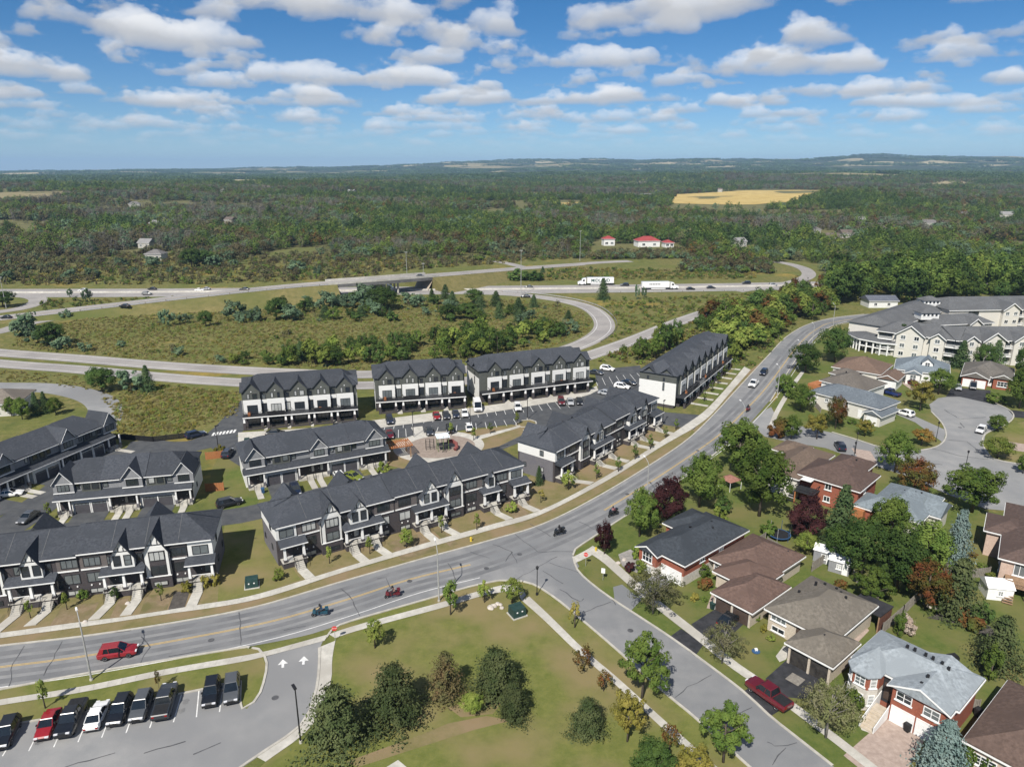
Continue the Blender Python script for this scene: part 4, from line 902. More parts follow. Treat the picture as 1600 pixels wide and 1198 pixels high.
# ------------------------------------------------------------------ three storey rows
def rowC(name, label, a, b, peaks, L_=None, D=10.2, gw=3.9, x0=0.0, balc=True):
    org, rz, l = front_at(a, b); L_ = L_ or l
    t = thing(name, label, 'building', org, rz, 'three storey townhouse rows')
    ze, zr = 9.2, 11.9
    MB().box(x0, L_, 0.4, D, -0.1, 3.2).obj('ground_floor_wall', BRICK_D, t)
    MB().box(x0, L_, 0.0, D, 3.205, ze).obj('upper_wall', SIDING_S, t)
    for f, p, s in (('l', x0, -1), ('r', L_, 1)):
        MB().box(min(p, p+s*.06), max(p, p+s*.06), 0.0, D, 0.9, 6.9).obj('white_end_panel', SIDING_W, t)
        win(t, f, 3.4, p+s*.07, 4.6, 0.55, 2.2, 1, 2); win(t, f, 3.4, p+s*.01, 7.1, 0.55, 1.0, 1); win(t, f, 7.8, p+s*.01, 7.2, 0.6, 0.9, 1); win(t, f, 8.0, p+s*.07, 1.5, 0.6, 1.3, 1)
        for c in (2.7, 7.5):
            g = MB(); g.extr([(c-1.7, ze-.6), (c+1.7, ze-.6), (c+1.7, ze), (c, ze+1.3), (c-1.7, ze)], 'x', min(p, p+s*.05), max(p, p+s*.05)+.001); g.obj('end_gable', SIDING_S, t)
    m = MB(); roof_x(m, x0, L_, 0, D, ze, zr, 0.4, 3.6, 3.6); r_ = m.obj('roof', RF_CHAR, t)
    for c in (2.7, 7.5):
        for p, s in ((x0, -1), (L_, 1)):
            m2 = MB(); vee(m2, c, 3.4, ze+.02, ze+1.4, -0.5, 3.0); q = MB()
            q.add([(p - s*b2 if True else 0, a2, c2) for a2, b2, c2 in m2.v], [tuple(reversed(f)) if s < 0 else f for f in m2.f]); q.obj('end_gable_roof', RF_CHAR, t)
    for k, c in enumerate(peaks):
        a0, a1 = c-gw/2, c+gw/2
        MB().extr([(a0, 3.3), (a1, 3.3), (a1, ze), (c, 11.3), (a0, ze)], 'y', -0.6, 0.02).obj('gable_bay', SIDING_S, t)
        MB().box(a0-.1, a1+.1, -0.75, -0.601, 3.7, 7.15).obj('white_panel', SIDING_W, t)
        m = MB(); vee(m, c, gw, ze+.02, 11.35, -0.95, D*.5); m.obj('gable_roof', RF_CHAR, t)
        win(t, 'f', c-.75, -0.61, 7.4, 0.6, 1.3, 1, glass=2); win(t, 'f', c+.75, -0.61, 7.4, 0.6 if k % 2 else 1.1, 1.3, 1, glass=WR.choice((0, 2, 2)))
        win(t, 'f', c, -0.76, 3.75, 2.4, 2.1, 3); MB().box(c-.12, c+.12, -0.7, -0.612, 9.1, 9.3).obj('gable_light', WHITE, t)
        nx = peaks[k+1] if k+1 < len(peaks) else L_+gw/2
        mid_ = (a1+nx-gw/2)/2
        if mid_ < L_-.6: win(t, 'f', mid_, 0, 3.75, 1.2, 2.1, 2); win(t, 'f', mid_, 0, 7.0, 0.8, 1.3, 1); MB().box(mid_-.7, mid_+.7, -0.05, 0.001, 5.95, 6.9).obj('white_panel', SIDING_W, t)
        # ground floor: bay between brick piers, planted terrace
        g = MB().box(a0, a1, -0.5, 0.42, 0, 3.0).obj('ground_bay', BRICK_D, t); win(g, 'f', c, -0.5, 0.3, 2.8, 2.3, 3, glass=0)
        for cx in (a0-.1, a1+.1):
            p_ = MB().box(cx-.3, cx+.3, -2.3, -1.7, 0, 1.9).obj('brick_pier', BRICK_D, t)
            MB().hexa([(cx-.24,-2.24,1.902),(cx+.24,-2.24,1.902),(cx+.24,-1.76,1.902),(cx-.24,-1.76,1.902)], [(cx-.18,-2.18,3.15),(cx+.18,-2.18,3.15),(cx+.18,-1.82,3.15),(cx-.18,-1.82,3.15)]).obj('column', WHITE, p_)
        rl = MB(); rl.box(a0+.25, a1-.25, -2.1, -2.02, 0.9, 0.98)
        xx = a0+.3
        while xx < a1-.3: rl.box(xx, xx+.04, -2.08, -2.04, 0.1, 0.9); xx += .22
        rl.obj('terrace_railing', BLACKM, t); MB().box(a0+.25, a1-.25, -2.25, -2.12, 0, 0.5).obj('planter_wall', BRICK_D, t)
        door(t, mid_ if mid_ < L_-.6 else a1+.6, 0.4, 0.05); MB().box(a1+.4, min(nx-gw/2-.4, L_), -3.2, 0.39, 0.0, 0.12).obj('entry_pad', CONC, t)
    MB().box(x0, L_, -2.4, 0.0, 3.15, 3.45).obj('balcony_slab', DARKT, t); MB().box(x0-.02, L_+.02, -2.46, -2.402, 3.12, 3.34).obj('balcony_fascia', WHITE, t)
    for k, c in enumerate(peaks):
        rl = MB(); u0, u1 = c-gw/2-.1, c+gw/2+.1
        rl.box(u0, u1, -2.36, -2.30, 4.42, 4.5)
        xx = u0
        while xx <= u1: rl.box(xx, xx+.04, -2.35, -2.31, 3.45, 4.42); xx += .24
        rl.box(u0, u0+.06, -2.36, -0.8, 4.42, 4.5); rl.box(u1-.06, u1, -2.36, -0.8, 4.42, 4.5)
        if k % 2: rl.box(u0+.05, u1-.05, -2.32, -2.318, 3.5, 4.4)
        rl.obj('balcony_railing', BLACKM if k != 2 else SIDING_G, t)
        ch = MB(); xs = c+WR.uniform(-1, 1); ch.box(xs-.3, xs+.3, -1.9, -1.4, 3.46, 3.9); ch.box(xs-.3, xs+.3, -1.4, -1.3, 3.46, 4.3); ch.obj('balcony_chair', WOODO if k % 3 == 0 else DARKT, t)
    return t
rowC('three_storey_row', 'white and sage three storey townhouse row with five gables, the leftmost of three', (383,668), (566,653), [2.3,7.8,13.3,18.7,24.3], 27.2)
rowC('three_storey_row', 'white and sage three storey townhouse row with four gables, the middle of three', (588,643), (731,633), [3.0,9.0,15.0,21.0], 23.4)
rowC('three_storey_row', 'white and sage three storey townhouse row with five gables, right of the white van', (749,630), (925,608), [4.2,10.6,17.0,23.4,29.8], 33.2)
c4 = rowC('three_storey_row', 'three storey townhouse row seen from its large white end wall beside the main road', (1054,639), (1133,573), [4.0,9.8,15.6,21.4,27.2,33.0,38.8,44.5], 47.6)
for k in range(8):
    x = 4.0+5.8*k+2.9
    MB().box(x-.6, x+.6, -7.2+0.045*x, -3.3, 0, 0.1).obj('front_path', CONC, c4)
    MB().quad((x+.7, -3.4, .03), (x+.7, -7, .03), (x+5.0, -7, .03), (x+5.0, -3.4, .03)).obj('front_bed', LAWNG, c4)
# ------------------------------------------------------------------ detached houses
def vents(parent, pts, m=BLACKM):
    for x, y, z in pts: MB().box(x-.14, x+.14, y-.14, y+.14, z-.35, z+.12).obj('roof_vent', m, parent)
def house(name, label, o, ang, wings, roofm, pitch=0.45, wins=(), gars=(), doors=(), vent=(), cat='house', group=None):
    """wings: (x0,x1,y0,y1,eave,kind,wall material[,base material, base height])"""
    t = thing(name, label, cat, (o[0], o[1], 0), R(ang), group)
    for w in wings:
        x0, x1, y0, y1, ze, kind, wm = w[:7]
        MB().box(x0, x1, y0, y1, -0.1, ze).obj('wall', wm, t)
        if len(w) > 7: MB().box(x0-.03, x1+.03, y0-.03, y1+.03, -0.1, w[8]).obj('base_wall', w[7], t)
        m = MB()
        if kind == 'hip': hip(m, x0, x1, y0, y1, ze, pitch)
        elif kind == 'gf':
            zr = ze+pitch*(x1-x0)/2
            roof_y(m, x0, x1, y0, y1, ze, zr, 0.45, 0, 0)
            for yy, q in ((y0-.02, 0), (y1-.1, 1)): MB().extr([(x0, ze-.05), (x1, ze-.05), ((x0+x1)/2, zr-.06)], 'y', yy, yy+.12).obj('gable_wall', wm, t)
            MB().extr([(x0-.5, ze-.5*pitch-.14), ((x0+x1)/2, zr-.06), (x1+.5, ze-.5*pitch-.14), (x1+.5, ze-.5*pitch+.03), ((x0+x1)/2, zr+.14), (x0-.5, ze-.5*pitch+.03)], 'y', y0-.52, y0-.455).obj('fascia', WHITE, t)
        elif kind == 'gx':
            zr = ze+pitch*(y1-y0)/2
            roof_x(m, x0, x1, y0, y1, ze, zr, 0.45, 0, 0)
            for xx in (x0-.02, x1-.1): MB().extr([(y0, ze-.05), (y1, ze-.05), ((y0+y1)/2, zr-.06)], 'x', xx, xx+.12).obj('gable_wall', wm, t)
        m.obj('roof', roofm, t)
        k = 0.45*pitch
        fs = MB(); e = 0.5
        if kind in ('hip', 'gx'): fs.box(x0-e, x1+e, y0-e-.06, y0-e+.03, ze-k-.2, ze-k-.02); fs.box(x0-e, x1+e, y1+e-.03, y1+e+.06, ze-k-.2, ze-k-.02)
        if kind in ('hip', 'gf'): fs.box(x0-e-.06, x0-e+.03, y0-e, y1+e, ze-k-.2, ze-k-.02); fs.box(x1+e-.03, x1+e+.06, y0-e, y1+e, ze-k-.2, ze-k-.02)
        fs.obj('gutter', WHITE, t)
    for w in wins: win(t, *w[:3], w[3], w[4], w[5], w[6], w[7] if len(w) > 7 else 1, 'w')
    for g in gars: garage_door(t, *g)
    for d in doors: door(t, *d)
    vents(t, vent)
    return t
RC = roofmat
h1 = house('bungalow', 'red brick bungalow with dark charcoal roof and white garage door at the road corner', (19.8, 99.6), -50, [(0.4,7.9,1.4,17.6,4.1,'hip',BRICK_R,STONE_L,1.7),(0.2,3.6,0.2,6.0,4.1,'gf',BRICK_R,STONE_L,1.7),(-2.2,3.0,10,17.2,3.9,'hip',BRICK_R,STONE_L,1.7)], RC('roof_blue_charcoal', (0.046,0.053,0.062)), 0.42,
  wins=[('f',1.9,0.16,2.1,1.9,1.7,3,2),('f',1.9,0.12,0.5,1.9,1.0,3,1),('r',6,7.9,2.6,1.2,0.9,2),('r',11,7.9,2.6,1.2,0.9,2)], gars=[(5.7,1.36,3.6,2.1,WHITE,False)], vent=[(3.0,5.5,5.2),(3.2,9,5.6),(4.4,13,5.7),(5.4,12,5.3)])
h2 = house('bungalow', 'beige bungalow with wide reddish brown roof and two brown garage doors', (28.9, 88.6), -50, [(-5.6,2.8,8.0,19.2,2.9,'hip',BRICK_B),(-0.0,5.8,0.4,9.5,2.9,'hip',BRICK_B),(-3.2,3.2,5.4,12,2.9,'hip',BRICK_B)], RC('roof_brown', (0.125,0.083,0.068)), 0.46,
  wins=[('f',-4.6,7.96,0.9,1.4,1.4,2,2),('l',12,-5.64,1.0,1.3,1.2,2,2)], gars=[(1.5,0.36,2.5,2.15,GARB,False),(4.3,0.36,2.5,2.15,GARB,False)], vent=[(-1.5,15,4.6),(-0.8,15.6,4.5),(3.1,3.9,4.1),(1.4,17.4,3.6)])
for x in (0.05, 2.9, 5.75): MB().box(x-.13, x+.13, 0.2, 0.395, -0.05, 2.6).obj('garage_pier', BRICK_B, h2)
h3 = house('bungalow', 'beige bungalow with taupe grey roof and open double garage', (35.2, 77.2), -50, [(-5.2,3.6,4.4,16,3.5,'hip',BRICK_B),(0.2,5.6,0.3,6.6,3.1,'hip',BRICK_B)], RC('roof_taupe', (0.155,0.138,0.115)), 0.44,
  wins=[('f',-3.7,4.36,2.0,2.2,1.2,3,2),('f',-3.6,4.36,0.4,1.9,0.8,2)], doors=[(-0.7,4.4,0.9,GARB)], vent=[(-3,12.4,5.2),(-2.2,13.4,5.0),(-0.8,14,4.7),(0.2,13.2,4.9),(1.2,12.6,4.9),(-4,9.8,4.4),(3.0,3.2,4.3)])
for x in (1.6, 4.3):
    MB().box(x-1.2, x+1.2, 0.28, 0.32, 0.02, 2.2).obj('garage_shade_panel', mat('garage_shade', (0.02,0.018,0.017), (0.05,0.045,0.04), 1.5), h3)  # flat dark panel, the open garage's inner shade put into its colour
for x in (0.3, 2.95, 5.55): MB().box(x-.14, x+.14, 0.12, 0.29, -0.05, 2.7).obj('garage_pier', BRICK_B, h3)
MB().box(1.7, 3.4, -2.9, -1.2, 0.06, 0.12).obj('loading_mat', WOODG, h3)

h4 = house('brick_house', 'two storey red brick house with pale blue grey roof and two white garage doors', (44.9, 65.6), -50, [(-7.2,3.6,1.6,8.6,4.9,'hip',BRICK_R),(-2.3,3.3,0.0,8.0,4.9,'gf',BRICK_R),(-4.0,-0.6,7.0,10.2,2.8,'hip',SIDING_W)], RC('roof_pale_grey', (0.27,0.30,0.32)), 0.40,
  wins=[('f',-1.0,-0.04,3.2,1.7,1.2,2,2),('f',1.9,-0.04,3.0,1.7,1.2,2,2),('r',4,3.3,1.6,1.0,0.8,2)], gars=[(-0.85,-0.03,2.3,2.1,WHITE,False),(1.85,-0.03,2.3,2.1,WHITE,False)], vent=[(-3.4,5.8,6.5),(-2.6,5.9,6.5),(-1.4,5.9,6.5),(-0.6,5.9,6.5),(0.4,5.9,6.4),(1.2,5.6,6.3),(0.2,2.4,6.3),(0.1,1.0,6.0)])
bay = [(-7.3,2.0),(-7.3,0.2),(-6.4,-0.9),(-4.7,-0.9),(-3.9,0.2),(-3.9,2.0)]
MB().prism(bay, 0, 2.9).obj('stone_bay', STONE_L, h4); MB().prism([(x*1.0, y) for x, y in bay], 2.905, 4.75).obj('brick_bay', BRICK_R, h4)
bc = (-5.6, 2.4); rv = [((x-bc[0])*1.13+bc[0], (y-bc[1])*1.13+bc[1], 4.75) for x, y in bay]
MB().add(rv+[(x, y, z+.15) for x, y, z in rv]+[(-5.6, 3.4, 6.3)], [(5,4,3,2,1,0)]+[(i, (i+1) % 6, 6+(i+1) % 6, 6+i) for i in range(6)]+[(6+i, 6+(i+1) % 6, 12) for i in range(6)]).obj('bay_roof', RC('roof_pale_grey', (0,0,0)), h4)
for z in (0.8, 3.2):
    win(h4, 'f', -5.55, -0.92, z, 1.2, 1.4, 2, 3, 'w')
    o = win(h4, 'f', 0, 0, z, 0.9, 1.4, 2, 3, 'w'); o.location = (-6.86, -0.37, z); o.rotation_euler = (0, 0, -R(50.7))
    o = win(h4, 'f', 0, 0, z, 0.8, 1.4, 1, 3, 'w'); o.location = (-4.29, -0.36, z); o.rotation_euler = (0, 0, R(54))
MB().box(-3.85, -2.35, 1.5, 1.62, 0.9, 4.2).obj('entry_wall', DARKT, h4); door(h4, -3.1, 1.5, 1.3, GARB, 1.1, 2.2)
st = MB()
for i in range(7): st.box(-3.8, -2.4, -0.75-0.42*i-0.42, -0.75-0.42*i+1.0 if i == 0 else -0.75-0.42*i-0.002, 0, 1.25*(7-i)/7.5)
st.obj('front_steps', mat('tan_concrete', (0.40,0.34,0.26), (0.48,0.42,0.34), 2.0), h4)
for x in (-3.87, -2.33): MB().hexa([(x-.04,-3.7,0.1),(x+.04,-3.7,0.1),(x+.04,1.4,0.1),(x-.04,1.4,0.1)], [(x-.04,-3.7,0.9),(x+.04,-3.7,0.9),(x+.04,1.4,2.2),(x-.04,1.4,2.2)]).obj('stair_parapet', WHITE, h4)
h5 = house('bungalow', 'pink brick bungalow with plain brown roof at the bottom right corner', (47.7, 60.6), -50, [(0.2,14,0.6,14,3.3,'hip',BRICK_P)], RC('roof_brown_b', (0.112,0.078,0.064)), 0.42, wins=[('f',1.9,0.56,0.9,2.2,1.3,3,3),('l',6,0.2,1.2,1.2,1.0,2,2)], doors=[(5.6,0.6,0.5,BRICK_R)], vent=[(3.6,6,4.9),(3.2,9,4.6)])
h6 = house('raised_bungalow', 'brown brick raised bungalow with dark brown roof and rear deck at the right edge', (74.2, 95.2), -36, [(0.0,16,0.2,22,4.7,'hip',BRICK_P),(-2.4,3,9,15.6,4.7,'hip',BRICK_P)], RC('roof_dark_brown', (0.102,0.072,0.062)), 0.40, wins=[('f',2.4,0.16,2.2,1.5,2.0,2),('l',3,-0.02,0.9,0.7,1.0,1),('l',6,-0.02,0.9,0.7,1.0,1),('f',5.6,0.16,2.4,1.2,1.4,2)])
d6 = MB().box(0.8, 9, -3.4, 0.1, 1.85, 2.0).obj('deck', WOODB, h6)
for x in (1.0, 3.6, 6.2, 8.8): MB().box(x-.08, x+.08, -3.35, -3.2, 0, 2.9).obj('deck_post', WOODB, h6)
rl = MB(); rl.box(0.8, 9, -3.4, -3.3, 2.85, 2.95)
for k in range(40): rl.box(.85+k*.205, .9+k*.205, -3.37, -3.33, 2.0, 2.85)
rl.obj('deck_railing', WOODB, h6); sm = MB()
for i in range(7): sm.box(0.9, 2.2, -3.7-.3*i, -3.41-.3*i, 1.6-.24*i, 1.68-.24*i)
sm.obj('deck_stairs', WOODB, h6)
h7 = house('brick_house', 'red brick house with dark brown roof and a raised balcony deck at its back', (62.6, 116.9), -45, [(-11.2,-0.3,0.6,10,5.2,'hip',BRICK_R),(-9,-3,8,16,5.0,'hip',BRICK_R)], RC('roof_umber', (0.095,0.066,0.056)), 0.45, wins=[('f',-5.6,0.56,3.4,1.2,1.3,2),('f',-5.6,0.56,1.0,1.2,1.1,2),('f',-2.2,0.56,3.4,1.0,1.1,2),('r',4,-0.3,3.4,1.0,1.0,2)], vent=[(-5,12,6.2)])
MB().box(-10.6, -7.0, -2.6, 0.55, 2.6, 2.8).obj('balcony_deck', DARKT, h7)
rl = MB(); rl.box(-10.6, -7, -2.6, -2.5, 3.65, 3.75); rl.box(-10.6, -10.5, -2.6, .5, 3.65, 3.75); rl.box(-7.1, -7, -2.6, .5, 3.65, 3.75)
for k in range(18): rl.box(-10.58+k*.2, -10.53+k*.2, -2.57, -2.53, 2.8, 3.65)
rl.obj('balcony_railing', DARKT, h7)
for x in (-10.4, -7.2): MB().box(x-.1, x+.1, -2.5, -2.3, 0, 2.6).obj('deck_post', WOODO, h7)
MB().box(-10.2, -8.2, -1.2, 0.5, 4.6, 4.7).obj('awning', WHITE, h7)
s7 = MB()
for i in range(9): s7.box(-12.0-.0*i, -10.65, -2.4-.32*i+2.6, -2.1-.32*i+2.6, 2.5-.28*i, 2.58-.28*i)
s7.obj('deck_stairs', DARKT, h7)
h8 = house('bungalow', 'pale bungalow with tan brown roof beside the big maple at the court street corner', (53.4, 124.6), -45, [(-6.0,1.0,0.4,16.5,4.6,'hip',SIDING_C),(-9,-4,12,18,4.4,'hip',SIDING_C)], RC('roof_tan', (0.142,0.106,0.082)), 0.44, wins=[('f',-2.6,0.36,2.8,1.4,1.2,2)], vent=[(-3,12,6.0),(-2.2,6,6.0),(-4,9,5.4)])
h9 = house('bungalow', 'bungalow with blue grey hipped roof behind the pale green tree', (68.8, 107.6), -45, [(-8.6,-0.4,0.4,13,3.9,'hip',SIDING_C),(-1,1.4,5,11,3.8,'gx',SIDING_C),(-10.4,-5,0,6,3.7,'hip',BRICK_R)], RC('roof_blue_grey', (0.175,0.205,0.225)), 0.45, wins=[('f',-3,0.36,1.4,1.3,1.3,2)], vent=[(-5,7.4,5.6),(-4.4,8,5.6),(-3.6,8.6,5.4),(-2.8,9.4,5.2),(-6,10.6,4.9),(0.2,9.4,4.6)])
MB().box(-10.9, -8.7, -1.4, 1.4, 0.4, 3.2).obj('cedar_porch', WOODO, h9)
h10 = house('raised_bungalow', 'long white sided bungalow with slate grey roof behind the island lawn', (87.2, 167.4), -53, [(-15,3.2,2,11.4,4.2,'hip',SIDING_C),(0.6,4.6,0.2,8,2.9,'gf',SIDING_C)], RC('roof_slate', (0.125,0.145,0.165)), 0.42, wins=[('f',-13.6,1.96,2.6,1.2,1.3,2),('f',-13.6,1.96,0.6,1.2,1.2,2),('f',-10.4,1.96,2.2,1.0,1.0,2),('f',-5,1.96,2.0,0.9,1.8,1),('f',-8,1.96,0.6,1.1,0.9,2)], doors=[(-1.4,2.0,0.4,WHITE)], gars=[(2.6,0.14,2.4,2.1,WHITE,False)], vent=[(-9,8,5.9),(-4,8,5.9)])
h11 = house('bungalow', 'bungalow with taupe hipped roof and small wooden deck behind the white sided house', (92.4, 179.8), -53, [(-12,0.2,2,13,4.2,'hip',SIDING_W),(-15,-9,12,18,4.0,'hip',SIDING_C)], RC('roof_taupe_dark', (0.128,0.114,0.10)), 0.42, wins=[('f',-2,1.96,1.4,1.2,1.2,2)], vent=[(-5,9,6.3),(-9,9,6)])
MB().box(-16, -12.2, 2, 7, 0, 2.2).obj('deck', WOODO, h11)
h12 = house('bungalow', 'bungalow with wide brown hipped roof and white gabled garage porch', (104.8, 195.4), -40, [(-13,-0.2,3,16,3.9,'hip',SIDING_C),(0.0,4.8,1,9,3.3,'gf',SIDING_W)], RC('roof_chestnut', (0.15,0.104,0.08)), 0.42, gars=[(2.4,0.94,2.4,2.1,WHITE,False)], vent=[(-6,11,6.4)])
h13 = house('bungalow', 'bungalow with blue grey roof and white arched window dormer', (115, 199), -30, [(-3,10.6,4.5,17,3.8,'hip',SIDING_W),(0,3.6,1.6,8,3.6,'gf',SIDING_W)], RC('roof_steel', (0.165,0.195,0.22)), 0.48, wins=[('f',1.8,1.56,1.0,1.6,2.0,2,2),('f',7,4.46,1.2,1.4,1.2,2)])
MB().extr([(3.6,4.2),(6.4,4.2),(6.4,6.0),(5.0,7.2),(3.6,6.0)], 'y', 6.6, 10).obj('dormer', SIDING_W, h13); m = MB(); vee(m, 5.0, 2.8, 6.02, 7.25, 6.2, 11); m.obj('dormer_roof', RC('roof_steel', (0,0,0)), h13); win(h13, 'f', 5.0, 6.58, 4.7, 1.3, 1.3, 2, 2, 'w')
h14 = house('bungalow', 'red brick bungalow with grey brown roof and two white garage doors beside the black driveway', (129.2, 195.4), -35, [(-0.2,11.6,7,20,3.4,'hip',BRICK_R),(-0.2,6.0,3.6,9,3.2,'gf',BRICK_R),(7.4,11.8,5.6,9,3.4,'gf',BRICK_R)], RC('roof_grey_brown', (0.128,0.118,0.105)), 0.44, wins=[('f',9.6,5.56,0.9,2.4,1.5,3,2)], gars=[(1.4,3.54,2.4,2.2,WHITE,False),(4.4,3.54,2.4,2.2,WHITE,False)], doors=[(6.7,6.96,0.3,WHITE)], vent=[(6,15,6.0)])
hb = house('bungalow', 'beige house corner cut by the left edge beyond the shaded townhouses', tuple(G(-52, 655)[:2]), 14, [(-6,12.0,0.3,11,3.6,'hip',SIDING_C)], RC('roof_stone', (0.17,0.148,0.125)), 0.42, wins=[('f',9.6,0.26,1.0,1.2,1.3,2),('f',6.8,0.26,1.0,1.2,1.3,2)])
# small white house near the bend, and the houses of the far woods
hs = house('cottage', 'small white cottage with blue grey roof under the trees by the main road bend', tuple(G(1357, 481)[:2]), 0, [(0,13,0,8,3.4,'gx',SIDING_W)], RC('roof_bluish', (0.11,0.12,0.145)), 0.4, wins=[('f',3,-0.04,1.0,1.4,1.3,2),('f',9,-0.04,1.0,1.4,1.3,2)])
FR = random.Random(9)
far_lab = {0:'pale',1:'small white',2:'white',3:'light grey'}
FARWALL = mat('weathered_siding', (0.36,0.35,0.32), (0.46,0.45,0.41), 0.8)
FARH = [(240,407,14,'low pale house at the left edge of the scrub'),(225,388,12,'house half hidden below the left woods'),(357,352,12,'white house on the bare edge of the left woods'),(210,325,18,'long white house in the left hillside trees'),(240,358,14,'white house between the trees left of centre'),(415,297,22,'long pale house on the left skyline field'),(350,303,14,'flat pale house near the skyline field'),(548,303,18,'white house on the wooded rise above the overpass'),(608,300,14,'second white house on the wooded rise above the overpass'),(682,298,12,'small white house right of the wooded rise'),(1010,310,34,'large white barn left of the ripe field'),(1125,300,12,'tiny white house above the ripe field'),(1275,366,12,'white house with gable end in the right woods'),(1345,352,12,'bright white cottage among the right woods'),(1375,365,16,'pair roofed white house right of the bright cottage'),(1450,357,24,'long white house in the right woods'),(1572,342,20,'white house near the right edge skyline'),(1300,378,12,'grey house below the white cottages'),(1232,375,10,'pale gable house left of the dark spruce'),(1160,386,10,'beige house front in the near woods'),(1325,372,14,'low white house between the right wood cottages'),(1510,342,18,'flat brown roofed house far right')]
for i, (x, y, w, lb) in enumerate(FARH):
    w *= 0.8
    p = Gt(x, y); z = p.z
    k = i % 4; dist = p.length; sc = 1.0
    t = house('country_house', lb, (p.x, p.y), FR.uniform(-25, 25), [(-w/2, w/2, 0, 9, 4.6 if dist < 800 else 6.0, 'gx' if i % 3 else 'hip', FARWALL)], RC(('roof_far_a', 'roof_far_b', 'roof_far_c')[i % 3], ((0.16,0.15,0.145), (0.24,0.235,0.23), (0.13,0.105,0.09))[i % 3]), 0.55, wins=[('f',-w/4,-0.04,1.4,1.8,1.6,2),('f',w/4,-0.04,1.4,1.8,1.6,2)], group='country houses among the woods')
    t.location.z = z
REDR = RC('roof_red', (0.30,0.06,0.06))
def rest(px, py, w, lb, d=12, ze=5.0):
    p = G(px, py); return house('roadside_building', lb, (p.x, p.y), 8, [(-w/2, w/2, 0, d, ze, 'hip', SIDING_W)], REDR, 0.5, wins=[('f',-w/4,-0.04,1.2,2.4,1.8,2),('f',w/4,-0.04,1.2,2.4,1.8,2)], cat='building')
rest(952, 384, 9, 'tall red roofed white building beyond the highway, left one', 8, 5.6); rest(1014, 386, 18, 'long red roofed white restaurant beyond the highway'); rest(1046, 387, 7, 'small red roofed annex right of the restaurant', 9, 4.0)
struct('restaurant_parking_lot', polygon(gp([(968,396),(985,391),(1030,391),(1022,397),(980,400)]), 0.05), ASPL)

# ------------------------------------------------------------------ white apartment building at the right
RF_AP = RC('roof_apartment', (0.115,0.118,0.122))
ap = thing('apartment_building', 'large white apartment building with dark grey gabled roofs and balconies at the right edge', 'building', (0,0,0))
def wing(x0, y0, ang, L_, D, ze, zr, hl=5.0, hr=5.0):
    e = bpy.data.objects.new('wing', None); COL.objects.link(e); e.parent = ap; e.location = (x0, y0, 0); e.rotation_euler = (0, 0, R(ang))
    MB().box(0, L_, 0, D, -0.1, ze).obj('wall', SIDING_C, e); m = MB(); roof_x(m, 0, L_, 0, D, ze, zr, 0.6, hl, hr); m.obj('roof', RF_AP, e)
    MB().box(-.5, L_+.5, -.74, -.62, ze-.42, ze-.2).obj('gutter', WHITE, e)
    return e
def ap_front(e, L_, ze, floors, gables, D):
    for c, w in gables:
        MB().extr([(c-w/2, 0), (c+w/2, 0), (c+w/2, ze), (c, ze+w*.36), (c-w/2, ze)], 'y', -1.4, 0.05).obj('gable_bay', SIDING_C, e)
        m = MB(); vee(m, c, w, ze+.02, ze+w*.36+.1, -2.0, D*.5, 0.5); m.obj('gable_roof', RF_AP, e)
        a = w/2+.6; MB().extr([(c-a, ze-.6), (c, ze+w*.36-.1), (c+a, ze-.6), (c+a, ze-.3), (c, ze+w*.36+.2), (c-a, ze-.3)], 'y', -2.12, -2.01).obj('gable_fascia', WHITE, e)
        for f in range(floors):
            for dx in ((-w*.25, w*.25) if w > 5 else (0,)): win(e, 'f', c+dx, -1.42, 0.9+f*ze/floors, 1.5, 1.4, 2, 1, 'w', glass=WR.choice((0, 1)))
    xs = sorted([-1.0]+[c+w/2 for c, w in gables]); xe = sorted([c-w/2 for c, w in gables]+[L_+1])
    for a, b_ in zip(xs, xe):
        if b_-a < 2.5: continue
        for f in range(floors):
            z = f*ze/floors; c = (a+b_)/2; w = min(b_-a-.6, 4.2)
            if f: s = MB().box(c-w/2, c+w/2, -1.3, -0.01, z, z+.2).obj('balcony', WHITE, e)
            MB().box(c-w/2, c+w/2, -0.06, 0.0, z+.3, z+2.3).obj('balcony_recess', GL_D, e)
            rl = MB(); rl.box(c-w/2, c+w/2, -1.3, -1.22, z+1.0, z+1.1)
            x = c-w/2
            while x < c+w/2: rl.box(x, x+.08, -1.29, -1.23, z+.2, z+1.0); x += .3
            rl.obj('balcony_railing', WHITE, e)
w1 = wing(142.5, 222.0, 0, 45, 15, 8.2, 10.8, 0, 5); ap_front(w1, 45, 8.2, 3, [(4.2,4.0),(11.5,7.0),(20.2,4.5),(28,7),(37,4.5)], 15)
w2 = wing(124.6, 236.4, -38.5, 23.5, 14, 8.2, 10.8, 5, 0); ap_front(w2, 23.5, 8.2, 3, [(10.0,8.0),(18,4.0)], 14)
w3 = wing(131.5, 240.0, 42, 58, 15, 8.2, 11.0, 3, 3)
w4 = wing(166, 266, 4, 56, 20, 9.4, 12.4, 6, 6); ap_front(w4, 56, 9.4, 3, [(24,6.5),(33,6.5),(38.5,6),(48,6.5)], 20)
w5 = wing(150, 248, 10, 24, 11, 7.6, 9.8, 4, 4); ap_front(w5, 24, 7.6, 2, [(16,4.5)], 11)
vr = bpy.data.objects.new('veranda', None); COL.objects.link(vr); vr.parent = ap
vp = [(119.5,246),(119.8,239.5),(124.5,233.2),(131.5,230.0),(134.0,233.5),(127,240),(124,250),(120.5,250)]
MB().prism(vp, 4.1, 4.5).obj('veranda_roof_edge', WHITE, vr); vc = (126.5, 240.5)
